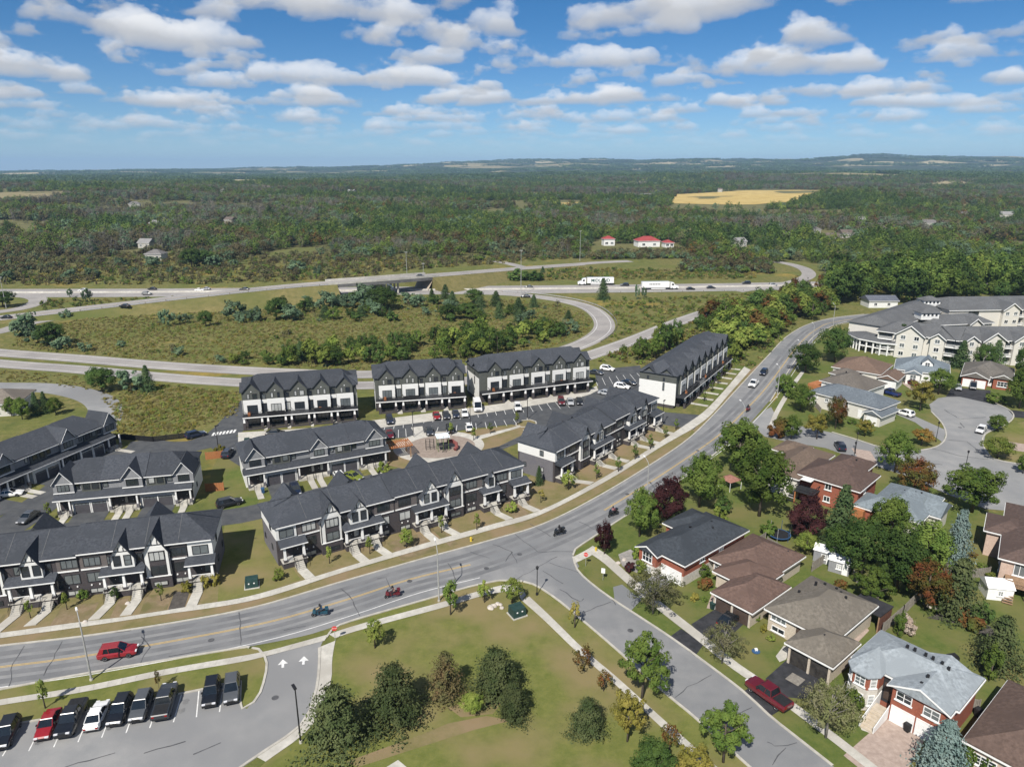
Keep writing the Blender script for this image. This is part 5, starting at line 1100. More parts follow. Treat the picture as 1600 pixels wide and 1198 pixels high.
MB().add([(x, y, 4.51) for x, y in vp]+[(lerp(x, vc[0], .45), lerp(y, vc[1], .45), 5.7) for x, y in vp], [(i, (i+1) % 8, 8+(i+1) % 8, 8+i) for i in range(8)]+[tuple(range(8, 16))]).obj('veranda_roof', RF_AP, vr)
MB().prism([(lerp(x, vc[0], .12), lerp(y, vc[1], .12)) for x, y in vp], 2.0, 2.25).obj('veranda_floor', WHITE, vr); MB().prism([(lerp(x, vc[0], .35), lerp(y, vc[1], .35)) for x, y in vp], 0, 4.1).obj('veranda_room', GL_D, vr)
for i in range(4):
    for t_ in (0.0, .33, .66):
        p, q = Vector(vp[i]), Vector(vp[i+1]) if i < 4 else Vector(vp[0]); c = p.lerp(q, t_); c = c.lerp(Vector(vc), .1)
        MB().box(c.x-.2, c.x+.2, c.y-.2, c.y+.2, 0, 4.1).obj('veranda_column', WHITE, vr)
# lantern towers on the roof
for x, y, z in ((150.5,254,8.5),(163.5,276,9.0)):
    e = MB().box(x-3.2, x+3.2, y-2.4, y+2.4, z, z+2.6).obj('roof_lantern', SIDING_W, ap); m = MB(); hip(m, x-3.2, x+3.2, y-2.4, y+2.4, z+2.6, 0.5); m.obj('lantern_roof', RF_AP, e)
    for k in range(4): win(e, 'f', x-2.2+k*1.45, y-2.42, z+1.2, 1.0, 1.1, 1, 1, 'w', glass=0)
# ------------------------------------------------------------------ driveways and garden paving
def pave(name, px, m, z=0.03): return struct(name, polygon(gp(px), z), m)
pave('driveway_dark_roofed_house', [(1033,890),(1045,882),(1066,900),(1000,935),(985,912),(1012,905)], ASPH, .032); pave('driveway_apron_upper', [(958,917),(972,913),(1002,937),(985,955),(960,936)], ASPH, .045)
pave('driveway_brown_roofed_house', [(1080,975),(1118,951),(1164,973),(1130,1004),(1098,996)], BLACKTOP, .034); pave('driveway_apron_middle', [(1046,995),(1064,982),(1100,1006),(1086,1025)], BLACKTOP, .045)
pave('driveway_taupe_roofed_house', [(1196,1060),(1232,1028),(1290,1056),(1258,1092),(1222,1088)], BLACKTOP, .034); pave('driveway_apron_lower', [(1162,1080),(1185,1064),(1235,1100),(1205,1118)], BLACKTOP, .047)
pave('driveway_brick_house', [(1318,1180),(1384,1122),(1428,1142),(1448,1150),(1420,1198),(1380,1230)], PAVER, .032)
pave('driveway_black_court', [(1478,620),(1487,605),(1548,610),(1545,630),(1500,620)], BLACKTOP, .05); pave('driveway_white_house', [(1383,640),(1400,637),(1478,672),(1474,692),(1430,660)], ASPL, .05); pave('driveway_pink_court', [(1408,598),(1420,594),(1440,605),(1425,610)], PAVER, .05)
pave('driveway_far_right', [(1575,640),(1620,645),(1620,655),(1585,652)], BLACKTOP, .05); pave('driveway_pink_right', [(1575,690),(1640,700),(1640,712),(1580,703)], PAVER, .05); pave('driveway_tan_court', [(1330,700),(1360,705),(1372,725),(1345,722)], PAVER, .05)
pave('patio_taupe_house', [(1332,1000),(1350,975),(1358,985),(1338,1006)], PAVER, .04); pave('stone_path_round', [(1212,1025),(1225,1008),(1236,1012),(1228,1030),(1218,1034)], CONC, .04); pave('front_walk_brown_house', [(1104,950),(1112,928),(1120,934),(1118,952)], PAVER, .04)
pave('bed_stone_brick_house', [(1340,1122),(1352,1108),(1372,1132),(1362,1146),(1346,1140)], CONC, .04)
pave('garden_bed', [(1448,965),(1490,950),(1560,985),(1550,1000),(1500,975)], DARKSOIL, .03); pave('rock_bed', [(966,866),(985,858),(1012,878),(995,895),(972,884)], mat('grey_rock', (0.20,0.19,0.18), (0.32,0.30,0.28), 1.0), .03)
pave('bare_patch_park', [(650,1150),(700,1130),(760,1118),(800,1125),(740,1140),(640,1172),(560,1198),(540,1190)], LAWND, .02); pave('bare_patch_under_pines', [(700,1105),(760,1085),(790,1090),(770,1115),(720,1120)], LAWND, .022)
pave('concrete_pad_bottom', [(604,1198),(622,1187),(640,1202),(600,1215)], CONC, .05)
# ------------------------------------------------------------------ vehicles
def paint(name, c, rough=0.28): return mat('paint_'+name, c, tuple(min(1, x*1.12+0.002) for x in c), 4.0, rough, spec=0.5, coords='obj', coat=0.6)
PAINTS = {'red': paint('red', (0.23, 0.012, 0.016)), 'darkred': paint('dark_red', (0.10, 0.008, 0.012)), 'black': paint('black', (0.010, 0.011, 0.013)), 'white': paint('white', (0.72, 0.72, 0.71)), 'silver': paint('silver', (0.34, 0.35, 0.36)),
          'grey': paint('grey', (0.075, 0.08, 0.085)), 'charcoal': paint('charcoal', (0.028, 0.032, 0.038)), 'blue': paint('blue', (0.012, 0.025, 0.10)), 'navy': paint('navy', (0.010, 0.016, 0.035)), 'lime': paint('lime', (0.14, 0.17, 0.02)), 'teal': paint('teal', (0.010, 0.055, 0.085))}
TYRE = mat('tyre_rubber', (0.012, 0.012, 0.012), (0.022, 0.022, 0.022), 4.0, 0.9, coords='obj'); RIM = mat('alloy_rim', (0.30, 0.30, 0.31), (0.42, 0.42, 0.43), 4.0, 0.35, metallic=0.8, coords='obj')
CARGLASS = glassmat('car_glass', (0.012, 0.016, 0.020), 0.04); HEADL = mat('headlight_lens', (0.55, 0.56, 0.58), (0.70, 0.70, 0.72), 5, 0.15, coords='obj'); TAILL = mat('taillight_lens', (0.22, 0.008, 0.008), (0.30, 0.012, 0.012), 5, 0.2, coords='obj'); PLASTIC = mat('black_plastic', (0.014, 0.014, 0.015), (0.024, 0.024, 0.025), 4.0, 0.6, coords='obj'); CHROME = mat('chrome', (0.45, 0.46, 0.47), (0.6, 0.6, 0.6), 4, 0.2, metallic=0.9, coords='obj')
def wheel(parent, x, y, r, w):
    s = 1 if y > 0 else -1
    def ring(prof, nm, m, p):
        mb = MB(); n = 14; vs = []
        for rr, yy in prof: vs += [(rr*math.cos(2*math.pi*k/n), yy*s, rr*math.sin(2*math.pi*k/n)) for k in range(n)]
        fs = [(i*n+k, i*n+(k+1) % n, (i+1)*n+(k+1) % n, (i+1)*n+k) for i in range(len(prof)-1) for k in range(n)]
        mb.add(vs, fs); mb.add(vs[-n:], [tuple(range(n))]); mb.add(vs[:n], [tuple(range(n))])
        return mb.obj(nm, m, p, smooth_=False)
    o = ring([(r*.6, -w/2), (r*.95, -w/2), (r, -w*.3), (r, w*.3), (r*.95, w/2), (r*.62, w/2)], 'wheel', TYRE, parent)
    ring([(r*.6, w*.40), (r*.62, w/2+.012), (r*.5, w/2+.012), (r*.42, w*.35), (r*.12, w*.42)], 'rim', RIM, o)
    o.location = (x, y, r); return o
def loft(rings):
    """closed hull through cross-section rings"""
    mb = MB(); n = len(rings[0]); mb.add([v for r_ in rings for v in r_], [(i*n+k, i*n+(k+1) % n, (i+1)*n+(k+1) % n, (i+1)*n+k) for i in range(len(rings)-1) for k in range(n)] + [tuple(reversed(range(n))), tuple((len(rings)-1)*n+k for k in range(n))])
    return mb
CAR = {
 'sedan': dict(L=4.6, W=1.80, st=[(-2.3,.35,.74,.80),(-2.15,.28,.90,.88),(-1.5,.24,.96,.90),(1.0,.24,.94,.90),(1.7,.26,.82,.88),(2.15,.28,.70,.84),(2.3,.36,.58,.72)], cab=[(-1.75,.95,1.05,.94),(-1.05,1.42,.28,1.44)], r=.33, wx=(1.38,-1.35)),
 'suv': dict(L=4.65, W=1.86, st=[(-2.32,.42,.95,.84),(-2.2,.34,1.06,.91),(-1.5,.30,1.08,.93),(0.9,.30,1.06,.93),(1.65,.32,.98,.91),(2.15,.34,.86,.87),(2.32,.42,.68,.76)], cab=[(-2.2,1.06,1.05,1.05),(-1.85,1.68,.25,1.70)], r=.37, wx=(1.40,-1.40)),
 'hatch': dict(L=4.2, W=1.76, st=[(-2.1,.38,.85,.80),(-2.0,.30,.98,.87),(-1.4,.26,.99,.88),(0.95,.26,.96,.88),(1.55,.28,.86,.86),(1.95,.30,.74,.82),(2.1,.38,.60,.70)], cab=[(-2.0,.98,1.0,.96),(-1.6,1.50,.2,1.52)], r=.32, wx=(1.28,-1.28)),
 'pickup': dict(L=5.7, W=1.98, st=[(-2.85,.52,1.05,.92),(-2.75,.45,1.14,.98),(-1.0,.42,1.16,.99),(1.35,.42,1.16,.99),(2.1,.44,1.14,.98),(2.7,.46,1.06,.94),(2.85,.52,.80,.84)], cab=[(-0.95,1.16,1.42,1.16),(-0.75,1.86,.75,1.88)], r=.41, wx=(1.85,-1.80)),
 'van': dict(L=5.8, W=2.05, st=[(-2.9,.50,1.2,.98),(-2.8,.42,1.3,1.02),(-1.5,.40,1.3,1.02),(1.6,.40,1.3,1.02),(2.2,.42,1.22,1.0),(2.75,.44,1.05,.95),(2.9,.50,.80,.85)], cab=[(-2.85,1.3,2.2,1.3),(-2.8,2.55,1.25,2.55)], r=.36, wx=(1.85,-1.75)),
}
CARP = {}
def make_car(kind):
    d = CAR[kind]; W = d['W']/2; t = thing(kind if kind in ('pickup', 'van', 'suv') else 'car', 'car', 'car')
    rings = []
    for x, zb, zt, hw in d['st']:
        hw = hw*W/0.93
        rings.append([(x, -hw*.93, zb), (x, -hw, zb+.22*(zt-zb)), (x, -hw*.985, zb+.72*(zt-zb)), (x, -hw*.86, zt), (x, hw*.86, zt), (x, hw*.985, zb+.72*(zt-zb)), (x, hw, zb+.22*(zt-zb)), (x, hw*.93, zb)])
    b = loft(rings)
    (xb0, zb_, xb1, _), (xt0, zt_, xt1, _) = d['cab']; w0, w1 = W*.90, W*.72 if kind != 'van' else W*.88
    roofpanel = [(xt0, -w1, zt_-.04), (xt1, -w1, zt_-.04), (xt1, w1, zt_-.04), (xt0, w1, zt_-.04)]
    up = [(x+(0.08 if x == xt0 else -0.08), y*.93, zt_+.04) for x, y, z in roofpanel]
    b.hexa(roofpanel, up)
    lo4 = [(xb0, -w0, zb_-.04), (xb1, -w0, zb_-.04), (xb1, w0, zb_-.04), (xb0, w0, zb_-.04)]
    # pillars
    for (p, q) in zip(lo4, roofpanel): b.tube([p, (q[0], q[1], q[2]+.02)], .05, 4)
    mid = 0.42
    for s in (-1, 1):
        xm0, xm1 = lerp(xb0, xb1, mid), lerp(xt0, xt1, mid); b.tube([(xm0, s*w0, zb_-.04), (xm1, s*w1, zt_)], .045, 4)
    if kind in ('suv', 'hatch'):
        for s in (-1, 1): b.hexa([(xb0, s*w0-.02, zb_-.02), (xb0+.62, s*w0-.02, zb_-.02), (xb0+.62, s*w0+.02, zb_-.02), (xb0, s*w0+.02, zb_-.02)], [(xt0, s*w1-.02, zt_-.03), (xt0+.42, s*w1-.02, zt_-.03), (xt0+.42, s*w1+.02, zt_-.03), (xt0, s*w1+.02, zt_-.03)])
    if kind == 'van':
        for s in (-1, 1): b.hexa([(xb0, s*w0-.02, zb_-.02), (xb0+3.7, s*w0-.02, zb_-.02), (xb0+3.7, s*w0+.02, zb_-.02), (xb0, s*w0+.02, zb_-.02)], [(xt0, s*w1-.02, zt_), (xt0+3.2, s*w1-.02, zt_), (xt0+3.2, s*w1+.02, zt_), (xt0, s*w1+.02, zt_)])
    b.obj('body', PAINTS['grey'], t)
    g = MB(); g.hexa([(x*.995, y*.985, z) for x, y, z in lo4], [(x, y*.98, z+.02) for x, y, z in roofpanel]); g.obj('windows', CARGLASS, t)
    if kind == 'pickup':
        MB().box(-2.72, -1.08, -W*.78, W*.78, .75, 1.175).obj('cargo_bed', PLASTIC, t)
    for x in d['wx']:
        for s in (-1, 1): wheel(t, x, s*(W-.12), d['r'], .24)
    fx, rx = d['st'][-1][0], d['st'][0][0]; zf = d['st'][-2][2]
    for s in (-1, 1):
        MB().box(fx-.20, fx-.02+.05, s*W*.60-.2, s*W*.60+.2, zf-.16, zf-.02).obj('headlight', HEADL, t)
        MB().box(rx-.03, rx+.12, s*W*.70-.13, s*W*.70+.13, d['st'][0][2]-.22, d['st'][0][2]-.02).obj('taillight', TAILL, t)
        MB().box(xb1-.55, xb1-.35, s*(W*.98)-.1, s*(W*.98)+.1, zb_, zb_+.16).obj('mirror', PLASTIC, t)
    MB().box(fx-.08, fx+.04, -W*.5, W*.5, zf-.34, zf-.14).obj('grille', PLASTIC, t)
    MB().box(fx-.1, fx+.03, -W*.82, W*.82, d['st'][-1][1]-.06, d['st'][-1][1]+.10).obj('bumper', PLASTIC, t); MB().box(rx-.04, rx+.1, -W*.82, W*.82, d['st'][0][1]-.06, d['st'][0][1]+.10).obj('bumper', PLASTIC, t)
    CARP[kind] = t; return t
CARC = {'sedan':'car','hatch':'car','suv':'suv','pickup':'pickup truck','van':'van'}
USEDC = {}
def car(kind, col, x, y, fx, fy, label, group=None, z=0.06, zpx=0.0, sc=1.0):
    """x,y: where its middle stands in the photo; fx,fy: a spot it points at"""
    if kind not in CARP: make_car(kind)
    p, q = G(x, y, zpx), G(fx, fy, zpx); o = place(CARP[kind], USEDC, (p.x, p.y, zpx+z), math.atan2(q.y-p.y, q.x-p.x), label, group, sc)
    o['category'] = CARC[kind]
    b = [c for c in o.children if c.name.startswith('body')][0]
    b.material_slots[0].link = 'OBJECT'; b.material_slots[0].material = PAINTS[col]
    return o
LOT = 'vehicles in the lower left parking lot'
car('suv','black',12,1152,-12,1200,'black car cut by the left edge of the parking lot',LOT); car('sedan','red',77,1137,58,1176,'red sedan parked in the lower left lot',LOT); car('pickup','black',113,1129,95,1165,'black pickup with its open bed towards the grass',LOT)
car('sedan','white',153,1123,168,1090,'white sedan parked between black vehicles',LOT); car('suv','black',189,1116,173,1150,'black hatch parked right of the white sedan',LOT); car('suv','grey',222,1110,208,1145,'dark grey minivan parked left of the black pickup',LOT); car('pickup','charcoal',259,1103,270,1068,'black pickup with covered bed towards the aisle',LOT)
car('suv','black',331,1088,324,1125,'black wagon right of the empty spaces',LOT); car('suv','grey',363,1083,360,1120,'grey crossover at the end of the row by the kerb island',LOT)
MR = 'vehicles on the main road'
car('suv','red',186,1024,240,1016,'red crossover driving right on the main road',MR); car('pickup','white',1177,603,1150,634,'white pickup driving down the main road',MR); car('suv','navy',1193,585,1170,610,'dark blue pickup style car behind the white pickup',MR)
car('pickup','darkred',1200,1091,1160,1062,'dark red pickup across the black driveway apron'); car('sedan','black',1140,972,1152,963,'black car in front of the brown garage doors')
CV = 'cars around the court'
car('suv','white',1413,649,1390,642,'white crossover in the driveway of the white sided house',CV); car('pickup','blue',1390,617,1368,611,'blue pickup beside the taupe roofed bungalow',CV); car('sedan','darkred',1424,601,1412,596,'dark red car before the brown roofed bungalow',CV); car('sedan','silver',1496,608,1500,618,'silver car on the black driveway',CV); car('van','grey',1520,607,1519,620,'grey van before the white garage doors',CV,sc=.8); car('hatch','white',1532,675,1524,683,'white hatchback at the edge of the turning circle',CV); car('suv','navy',1312,701,1305,690,'dark blue car on the court street by the tan driveway',CV)
EL = 'cars in the estate parking lot'
for kd, cl, x, y, f, lb in [('suv','navy',609,660,1,'dark blue crossover in the left bay near the walk'),('sedan','darkred',609,682,1,'dark red car in the left bay beside the grass'),('sedan','red',682,653,1,'bright red car in the row before the middle three storey houses'),('sedan','charcoal',697,652,1,'charcoal car right of the bright red one'),('sedan','navy',712,650,1,'navy car second right of the bright red one'),('sedan','white',726,649,1,'white car left of the white van'),('van','white',746,640,1,'white van parked before the right three storey row'),
   ('sedan','charcoal',671,677,1,'charcoal car nearest the playground steps'),('hatch','black',703,674,1,'black hatchback beside the playground sapling'),('suv','white',733,671,-1,'white crossover on the playground side of the lot'),('suv','white',809,640,1,'white crossover under the right three storey row'),('suv','darkred',877,631,1,'dark red crossover at the right end of the lot'),('sedan','silver',891,631,1,'silver car between red and black at the lot end'),('sedan','black',905,630,1,'black car at the right end of the lot'),
   ('suv','white',972,607,2,'white crossover beside the white end wall'),('sedan','charcoal',931,585,2,'dark car behind the right three storey row'),('suv','white',949,579,2,'white car behind the right three storey row'),('sedan','silver',947,617,2,'silver car behind the roof of the right row'),('sedan','black',982,601,2,'black car beside the entrance island')]:
    car(kd, cl, x, y, x+(4 if f == 1 else (-3 if f == -1 else 20)), y+(14 if f == 1 else (-14 if f == -1 else 3)), lb, EL)
car('sedan','white',16,775,40,772,'white sedan on the drive of the shaded row'); car('sedan','grey',45,812,30,823,'grey car parked along the left lane'); car('suv','navy',306,683,318,680,'dark blue car by the estate crossing'); car('suv','black',359,790,372,787,'black car in the bay between the two rows'); car('suv','navy',356,712,364,700,'dark blue car left of the middle garage row')
car('suv','navy',462,770,468,784,'dark blue car on the middle row driveway'); car('sedan','lime',552,748,566,752,'yellow green car on the middle row driveway'); car('sedan','white',531,748,537,756,'white car half hidden behind the front roof'); car('sedan','black',431,680,450,679,'black car before the left three storey row'); car('suv','black',535,671,552,669,'black off road car before the left three storey row')
HWG = 'cars on the highway and ramps'
for kd, cl, x, y, dx, z, lb in [('sedan','black',10,498,-1,.9,'dark car at the left end of the overpass road'),('sedan','black',195,480,-1,3.1,'dark car climbing the overpass approach'),('suv','grey',230,461,1,0,'grey car on the near highway lanes left of the bridge'),('sedan','black',238,453,-1,0,'dark car on the far highway lanes left of the bridge'),('suv','white',130,456,-1,0,'white car on the highway near the left loop'),('sedan','white',312,455,1,0,'white car about to pass the bridge'),('sedan','silver',322,453,-1,0,'silver car beside the bridge embankment'),('sedan','black',382,454,-1,5.6,'dark car on the overpass crest'),('sedan','black',657,433,1,6.6,'dark car leaving the bridge to the right'),('sedan','grey',826,450,-1,0,'grey car on the far lanes behind the mast'),('sedan','black',821,465,-1,0,'dark car on the start of the loop ramp'),('suv','black',976,447,-1,0,'dark car behind the left heading truck'),('sedan','black',1079,453,1,0,'dark car ahead of the right heading truck'),('sedan','charcoal',1111,451,1,0,'charcoal car further right on the near lanes'),('suv','black',1166,444,-1,0,'dark car on the far lanes by the north loop'),('suv','silver',1208,447,1,0,'silver car half hidden by grey trees')]:
    o = car(kd, cl, x, y, x+20*dx, y-0.2, lb, HWG, zpx=z, z=0.12)
    if z > 1: o.rotation_euler = (0, 0, o.rotation_euler.z)
# trucks
def text_mesh(cu, parent):
    o = bpy.data.objects.new('text_tmp', cu); COL.objects.link(o); bpy.context.view_layer.update()
    me = bpy.data.meshes.new_from_object(o.evaluated_get(bpy.context.evaluated_depsgraph_get())); bpy.data.objects.remove(o); bpy.data.curves.remove(cu); me.name = 'lettering'
    return link('lettering', me, parent)
def truck(x, y, dx, label, text=None, cabm='white', stripe=False):
    p, q = G(x, y), G(x+20*dx, y-0.25*dx if False else y)
    i = min(range(len(hwc)), key=lambda k: (hwc[k]-p).length); d = (hwc[i+1]-hwc[i-1])*dx
    t = thing('semi_truck', label, 'truck', (p.x, p.y, 0.12), math.atan2(d.y, d.x), 'semi trucks on the highway'); P = PAINTS[cabm]
    MB().box(-8.5, 6.0, -1.28, 1.28, 1.15, 4.1).obj('trailer', PAINTS['white'], t); MB().box(-8.5, 6, -.9, .9, .85, 1.148).obj('chassis', PLASTIC, t); MB().box(-3.5, 4, -1.2, 1.2, .35, .84).obj('side_skirt', PAINTS['white'], t)
    loft([[(6.6,-1.15,.6),(6.6,1.15,.6),(6.6,1.15,3.9),(6.6,-1.15,3.9)],[(8.3,-1.15,.6),(8.3,1.15,.6),(8.3,1.1,3.6),(8.3,-1.1,3.6)],[(9.2,-1.1,.6),(9.2,1.1,.6),(9.2,1.0,2.3),(9.2,-1.0,2.3)],[(11.0,-.95,.6),(11.0,.95,.6),(11.0,.8,1.75),(11.0,-.8,1.75)]]).obj('cab', P, t)
    MB().quad((8.36,-1.0,3.4),(8.36,1.0,3.4),(9.2,1.02,2.38),(9.2,-1.02,2.38)).obj('windscreen', CARGLASS, t)
    for s in (-1, 1): MB().quad((7.3,s*1.16,2.2),(8.5,s*1.155,2.2),(8.3,s*1.155,3.1),(7.3,s*1.16,3.1)).obj('side_window', CARGLASS, t)
    for xx in (-7.4, -6.2, 6.4, 7.6, 10.0):
        for s in (-1, 1): wheel(t, xx, s*1.1, .5, .32)
    if text:
        for s in (-1, 1):
            cu = bpy.data.curves.new('lettering', 'FONT'); cu.body = text; cu.size = 2.3; cu.align_x = 'CENTER'; cu.align_y = 'CENTER'; cu.extrude = 0.005; cu.offset = 0.05
            cu.materials.append(mat('green_lettering', (0.005,0.05,0.04), (0.01,0.07,0.055), 3.0)); o = text_mesh(cu, t); o.location = (-1.2, s*1.29, 2.55); o.rotation_euler = (math.pi/2, 0, 0 if s < 0 else math.pi)
    if stripe:
        for k in range(7): MB().box(-4.6+k*.85, -4.1+k*.85, -1.30, -1.281, 2.6, 3.3).obj('worn_lettering', mat('grey_lettering', (0.08,0.08,0.10), (0.14,0.14,0.16), 3.0), t)
    return t
truck(934, 445.5, -1, 'semi truck with green lettering on its white trailer heading left', 'MIDLAND'); truck(1027, 452.5, 1, 'white semi truck heading right on the near highway lanes', None, 'white', True); truck(585, 456.5, 1, 'white semi truck half hidden under the overpass bridge')
# motorcycles with riders
def make_bike():
    t = thing('motorcycle', 'motorcycle', 'motorcycle')
    for x in (-.78, .82):
        w = wheel(t, x, .001, .33, .16)
    b = loft([[(-1.05,-.10,.62),(-1.05,.10,.62),(-1.05,.08,.78),(-1.05,-.08,.78)],[(-.5,-.16,.42),(-.5,.16,.42),(-.5,.15,.76),(-.5,-.15,.76)],[(.0,-.18,.34),(.0,.18,.34),(.0,.16,.92),(.0,-.16,.92)],[(.38,-.16,.38),(.38,.16,.38),(.38,.12,.98),(.38,-.12,.98)],[(.62,-.08,.6),(.62,.08,.6),(.62,.08,.95),(.62,-.08,.95)]]); b.obj('tank_body', PAINTS['black'], t)
    f = loft([[(.55,-.34,.62),(.55,.34,.62),(.50,.30,1.12),(.50,-.30,1.12)],[(.80,-.28,.64),(.80,.28,.64),(.74,.22,1.18),(.74,-.22,1.18)],[(.98,-.12,.72),(.98,.12,.72),(.92,.10,1.0),(.92,-.10,1.0)]]); f.obj('fairing', PAINTS['black'], t)
    MB().quad((.72,-.22,1.15),(.72,.22,1.15),(.52,.18,1.45),(.52,-.18,1.45)).obj('windscreen', CARGLASS, t)
    MB().hexa([(-.75,-.17,.76),(.05,-.15,.8),(.05,.15,.8),(-.75,.17,.76)], [(-.75,-.17,.90),(.0,-.13,.88),(.0,.13,.88),(-.75,.17,.90)]).obj('seat', PLASTIC, t)
    for s in (-1, 1): MB().hexa([(-1.05,s*.36-.12,.45),(-.45,s*.34-.12,.45),(-.45,s*.34+.12,.45),(-1.05,s*.36+.12,.45)], [(-1.05,s*.34-.12,.82),(-.50,s*.32-.12,.80),(-.50,s*.32+.12,.80),(-1.05,s*.34+.12,.82)]).obj('saddlebag', PAINTS['black'], t); MB().tube([(.2,s*.2,.28),(-1.0,s*.22,.30)], .05, 6).obj('exhaust', CHROME, t)
    MB().tube([(.40,-.42,1.10),(.52,-.2,1.04),(.52,.2,1.04),(.40,.42,1.10)], .025, 5).obj('handlebar', CHROME, t); MB().tube([(.58,0,1.0),(.82,0,.33)], .05, 6).obj('fork', CHROME, t)
    MB().box(-1.2, -.75, -.25, .25, .92, 1.22).obj('top_box', PAINTS['black'], t)
    return t
def make_rider():
    """seated rider: one skinned body, helmet as a child"""
    J = [(-.30,0,.98,.17,.15),(-.26,0,1.20,.16,.13),(-.20,0,1.45,.20,.13),(-.14,0,1.60,.07,.07),(-.10,0,1.70,.09,.09)]
    v = [j[:3] for j in J]; rad = [j[3:] for j in J]; e = [(0,1),(1,2),(2,3),(3,4)]
    for s in (-1, 1):
        b0 = len(v)
        v += [(-.17, s*.21, 1.50), (.08, s*.30, 1.28), (.36, s*.36, 1.14), (.43, s*.38, 1.12)]; rad += [(.075,.075),(.058,.058),(.045,.045),(.05,.04)]; e += [(2,b0),(b0,b0+1),(b0+1,b0+2),(b0+2,b0+3)]
        b1 = len(v)
        v += [(-.24, s*.14, .95), (.18, s*.28, .88), (.08, s*.27, .50), (.10, s*.27, .40), (.28, s*.28, .37)]; rad += [(.12,.12),(.085,.085),(.06,.06),(.055,.055),(.05,.04)]; e += [(0,b1),(b1,b1+1),(b1+1,b1+2),(b1+2,b1+3),(b1+3,b1+4)]
    me = bpy.data.meshes.new('rider_body'); me.from_pydata(v, e, []); o = bpy.data.objects.new('rider_tmp', me); COL.objects.link(o)
    sk = o.modifiers.new('s', 'SKIN'); ss = o.modifiers.new('d', 'SUBSURF'); ss.levels = 1; ss.render_levels = 1
    for d, r_ in zip(me.skin_vertices[0].data, rad): d.radius = r_
    me.skin_vertices[0].data[0].use_root = True
    dg = bpy.context.evaluated_depsgraph_get(); ev = o.evaluated_get(dg); m2 = bpy.data.meshes.new_from_object(ev); bpy.data.objects.remove(o)
    m2.materials.clear(); m2.materials.append(mat('rider_clothes', (0.02,0.02,0.024), (0.04,0.04,0.045), 3.0, 0.8, coords='obj')); m2.shade_smooth()
    t = thing('person', 'person', 'person'); link('body', m2, t)
    h = MB(); h.lathe(-.08, 0, [(.02,1.92),(.09,1.90),(.135,1.82),(.145,1.74),(.13,1.64),(.09,1.60)], 12); h.obj('helmet', PLASTIC, t, smooth_=True)
    MB().hexa([(.02,-.10,1.68),(.075,-.06,1.68),(.075,.06,1.68),(.02,.10,1.68)], [(.01,-.10,1.80),(.06,-.06,1.80),(.06,.06,1.80),(.01,.10,1.80)]).obj('visor', CARGLASS, t)
    MB().hexa([(-.43,-.20,1.0),(-.12,-.20,1.0),(-.12,.20,1.0),(-.43,.20,1.0)], [(-.36,-.25,1.50),(-.06,-.23,1.50),(-.06,.23,1.50),(-.36,.25,1.50)]).obj('jacket', mat('jacket', (0.03,0.03,0.035), (0.06,0.06,0.065), 3, .8, coords='obj'), t)
    return t
bk, rd = make_bike(), make_rider(); UB = {}
JACK = [mat('jacket_'+n, c, tuple(x*1.4 for x in c), 3, .85, coords='obj') for n, c in (('blue', (0.03,0.06,0.10)), ('tan', (0.28,0.17,0.14)), ('black', (0.012,0.012,0.014)), ('pink', (0.35,0.14,0.16)), ('dark', (0.03,0.025,0.03)))]
for i, (x, y, fx, fy, cl, hl, bl, rl) in enumerate([(500,962,470,967,'teal',2,'blue green touring motorcycle on the main road behind the red crossover','rider in a blue jacket on the blue green motorcycle'),(613,933,585,940,'darkred',0,'dark red touring motorcycle on the main road','rider in a tan top on the dark red motorcycle'),(873,836,845,846,'black',0,'black motorcycle crossing the junction','rider in black on the motorcycle at the junction'),(957,806,930,818,'black',0,'black motorcycle behind the junction near the purple tree','rider in a pink top on the motorcycle near the purple tree'),(1168,643,1150,662,'darkred',0,'motorcycle riding down the main road by the court street mouth','rider on the motorcycle by the court street mouth')]):
    p, q = G(x, y), G(fx, fy); a = math.atan2(q.y-p.y, q.x-p.x)
    b = place(bk, UB, (p.x, p.y, .045), a, bl, 'motorcycles on the main road', 1.02); r_ = place(rd, UB, (p.x, p.y, .045), a, rl, 'motorcycle riders', 1.02)
    for c in b.children:
        if c.name.split('.')[0] in ('tank_body', 'fairing', 'saddlebag', 'top_box'): c.material_slots[0].link = 'OBJECT'; c.material_slots[0].material = PAINTS[cl]
    for c in r_.children:
        if c.name.startswith('jacket'): c.material_slots[0].link = 'OBJECT'; c.material_slots[0].material = JACK[i]
# ------------------------------------------------------------------ street furniture and garden things
GALV = mat('lamp_pole_steel', (0.36,0.36,0.35), (0.46,0.46,0.45), 2.0, 0.5, metallic=0.3)
def cobra(x, y, h, ax, ay, label):
    """concrete grey street lamp; arm points to photo spot ax, ay"""
    p, q = G(x, y), G(ax, ay); d = (q-p); d.z = 0; d.normalize()
    t = thing('street_lamp', label, 'street lamp', p, math.atan2(d.y, d.x), 'street lamps along the main road')
    MB().cyl(0, 0, 0, h-.3, .13, .08, 8).obj('pole', GALV, t); MB().tube([(0,0,h-.6),(.4,0,h-.1),(1.4,0,h+.25),(2.3,0,h+.3)], .05, 6).obj('arm', GALV, t)
    MB().hexa([(2.1,-.14,h+.22),(2.9,-.12,h+.24),(2.9,.12,h+.24),(2.1,.14,h+.22)], [(2.15,-.09,h+.40),(2.8,-.08,h+.38),(2.8,.08,h+.38),(2.15,.09,h+.40)]).obj('lamp_head', WHITE, t); MB().cyl(0, 0, 0, .25, .22, .2, 8).obj('base', CONC, t)
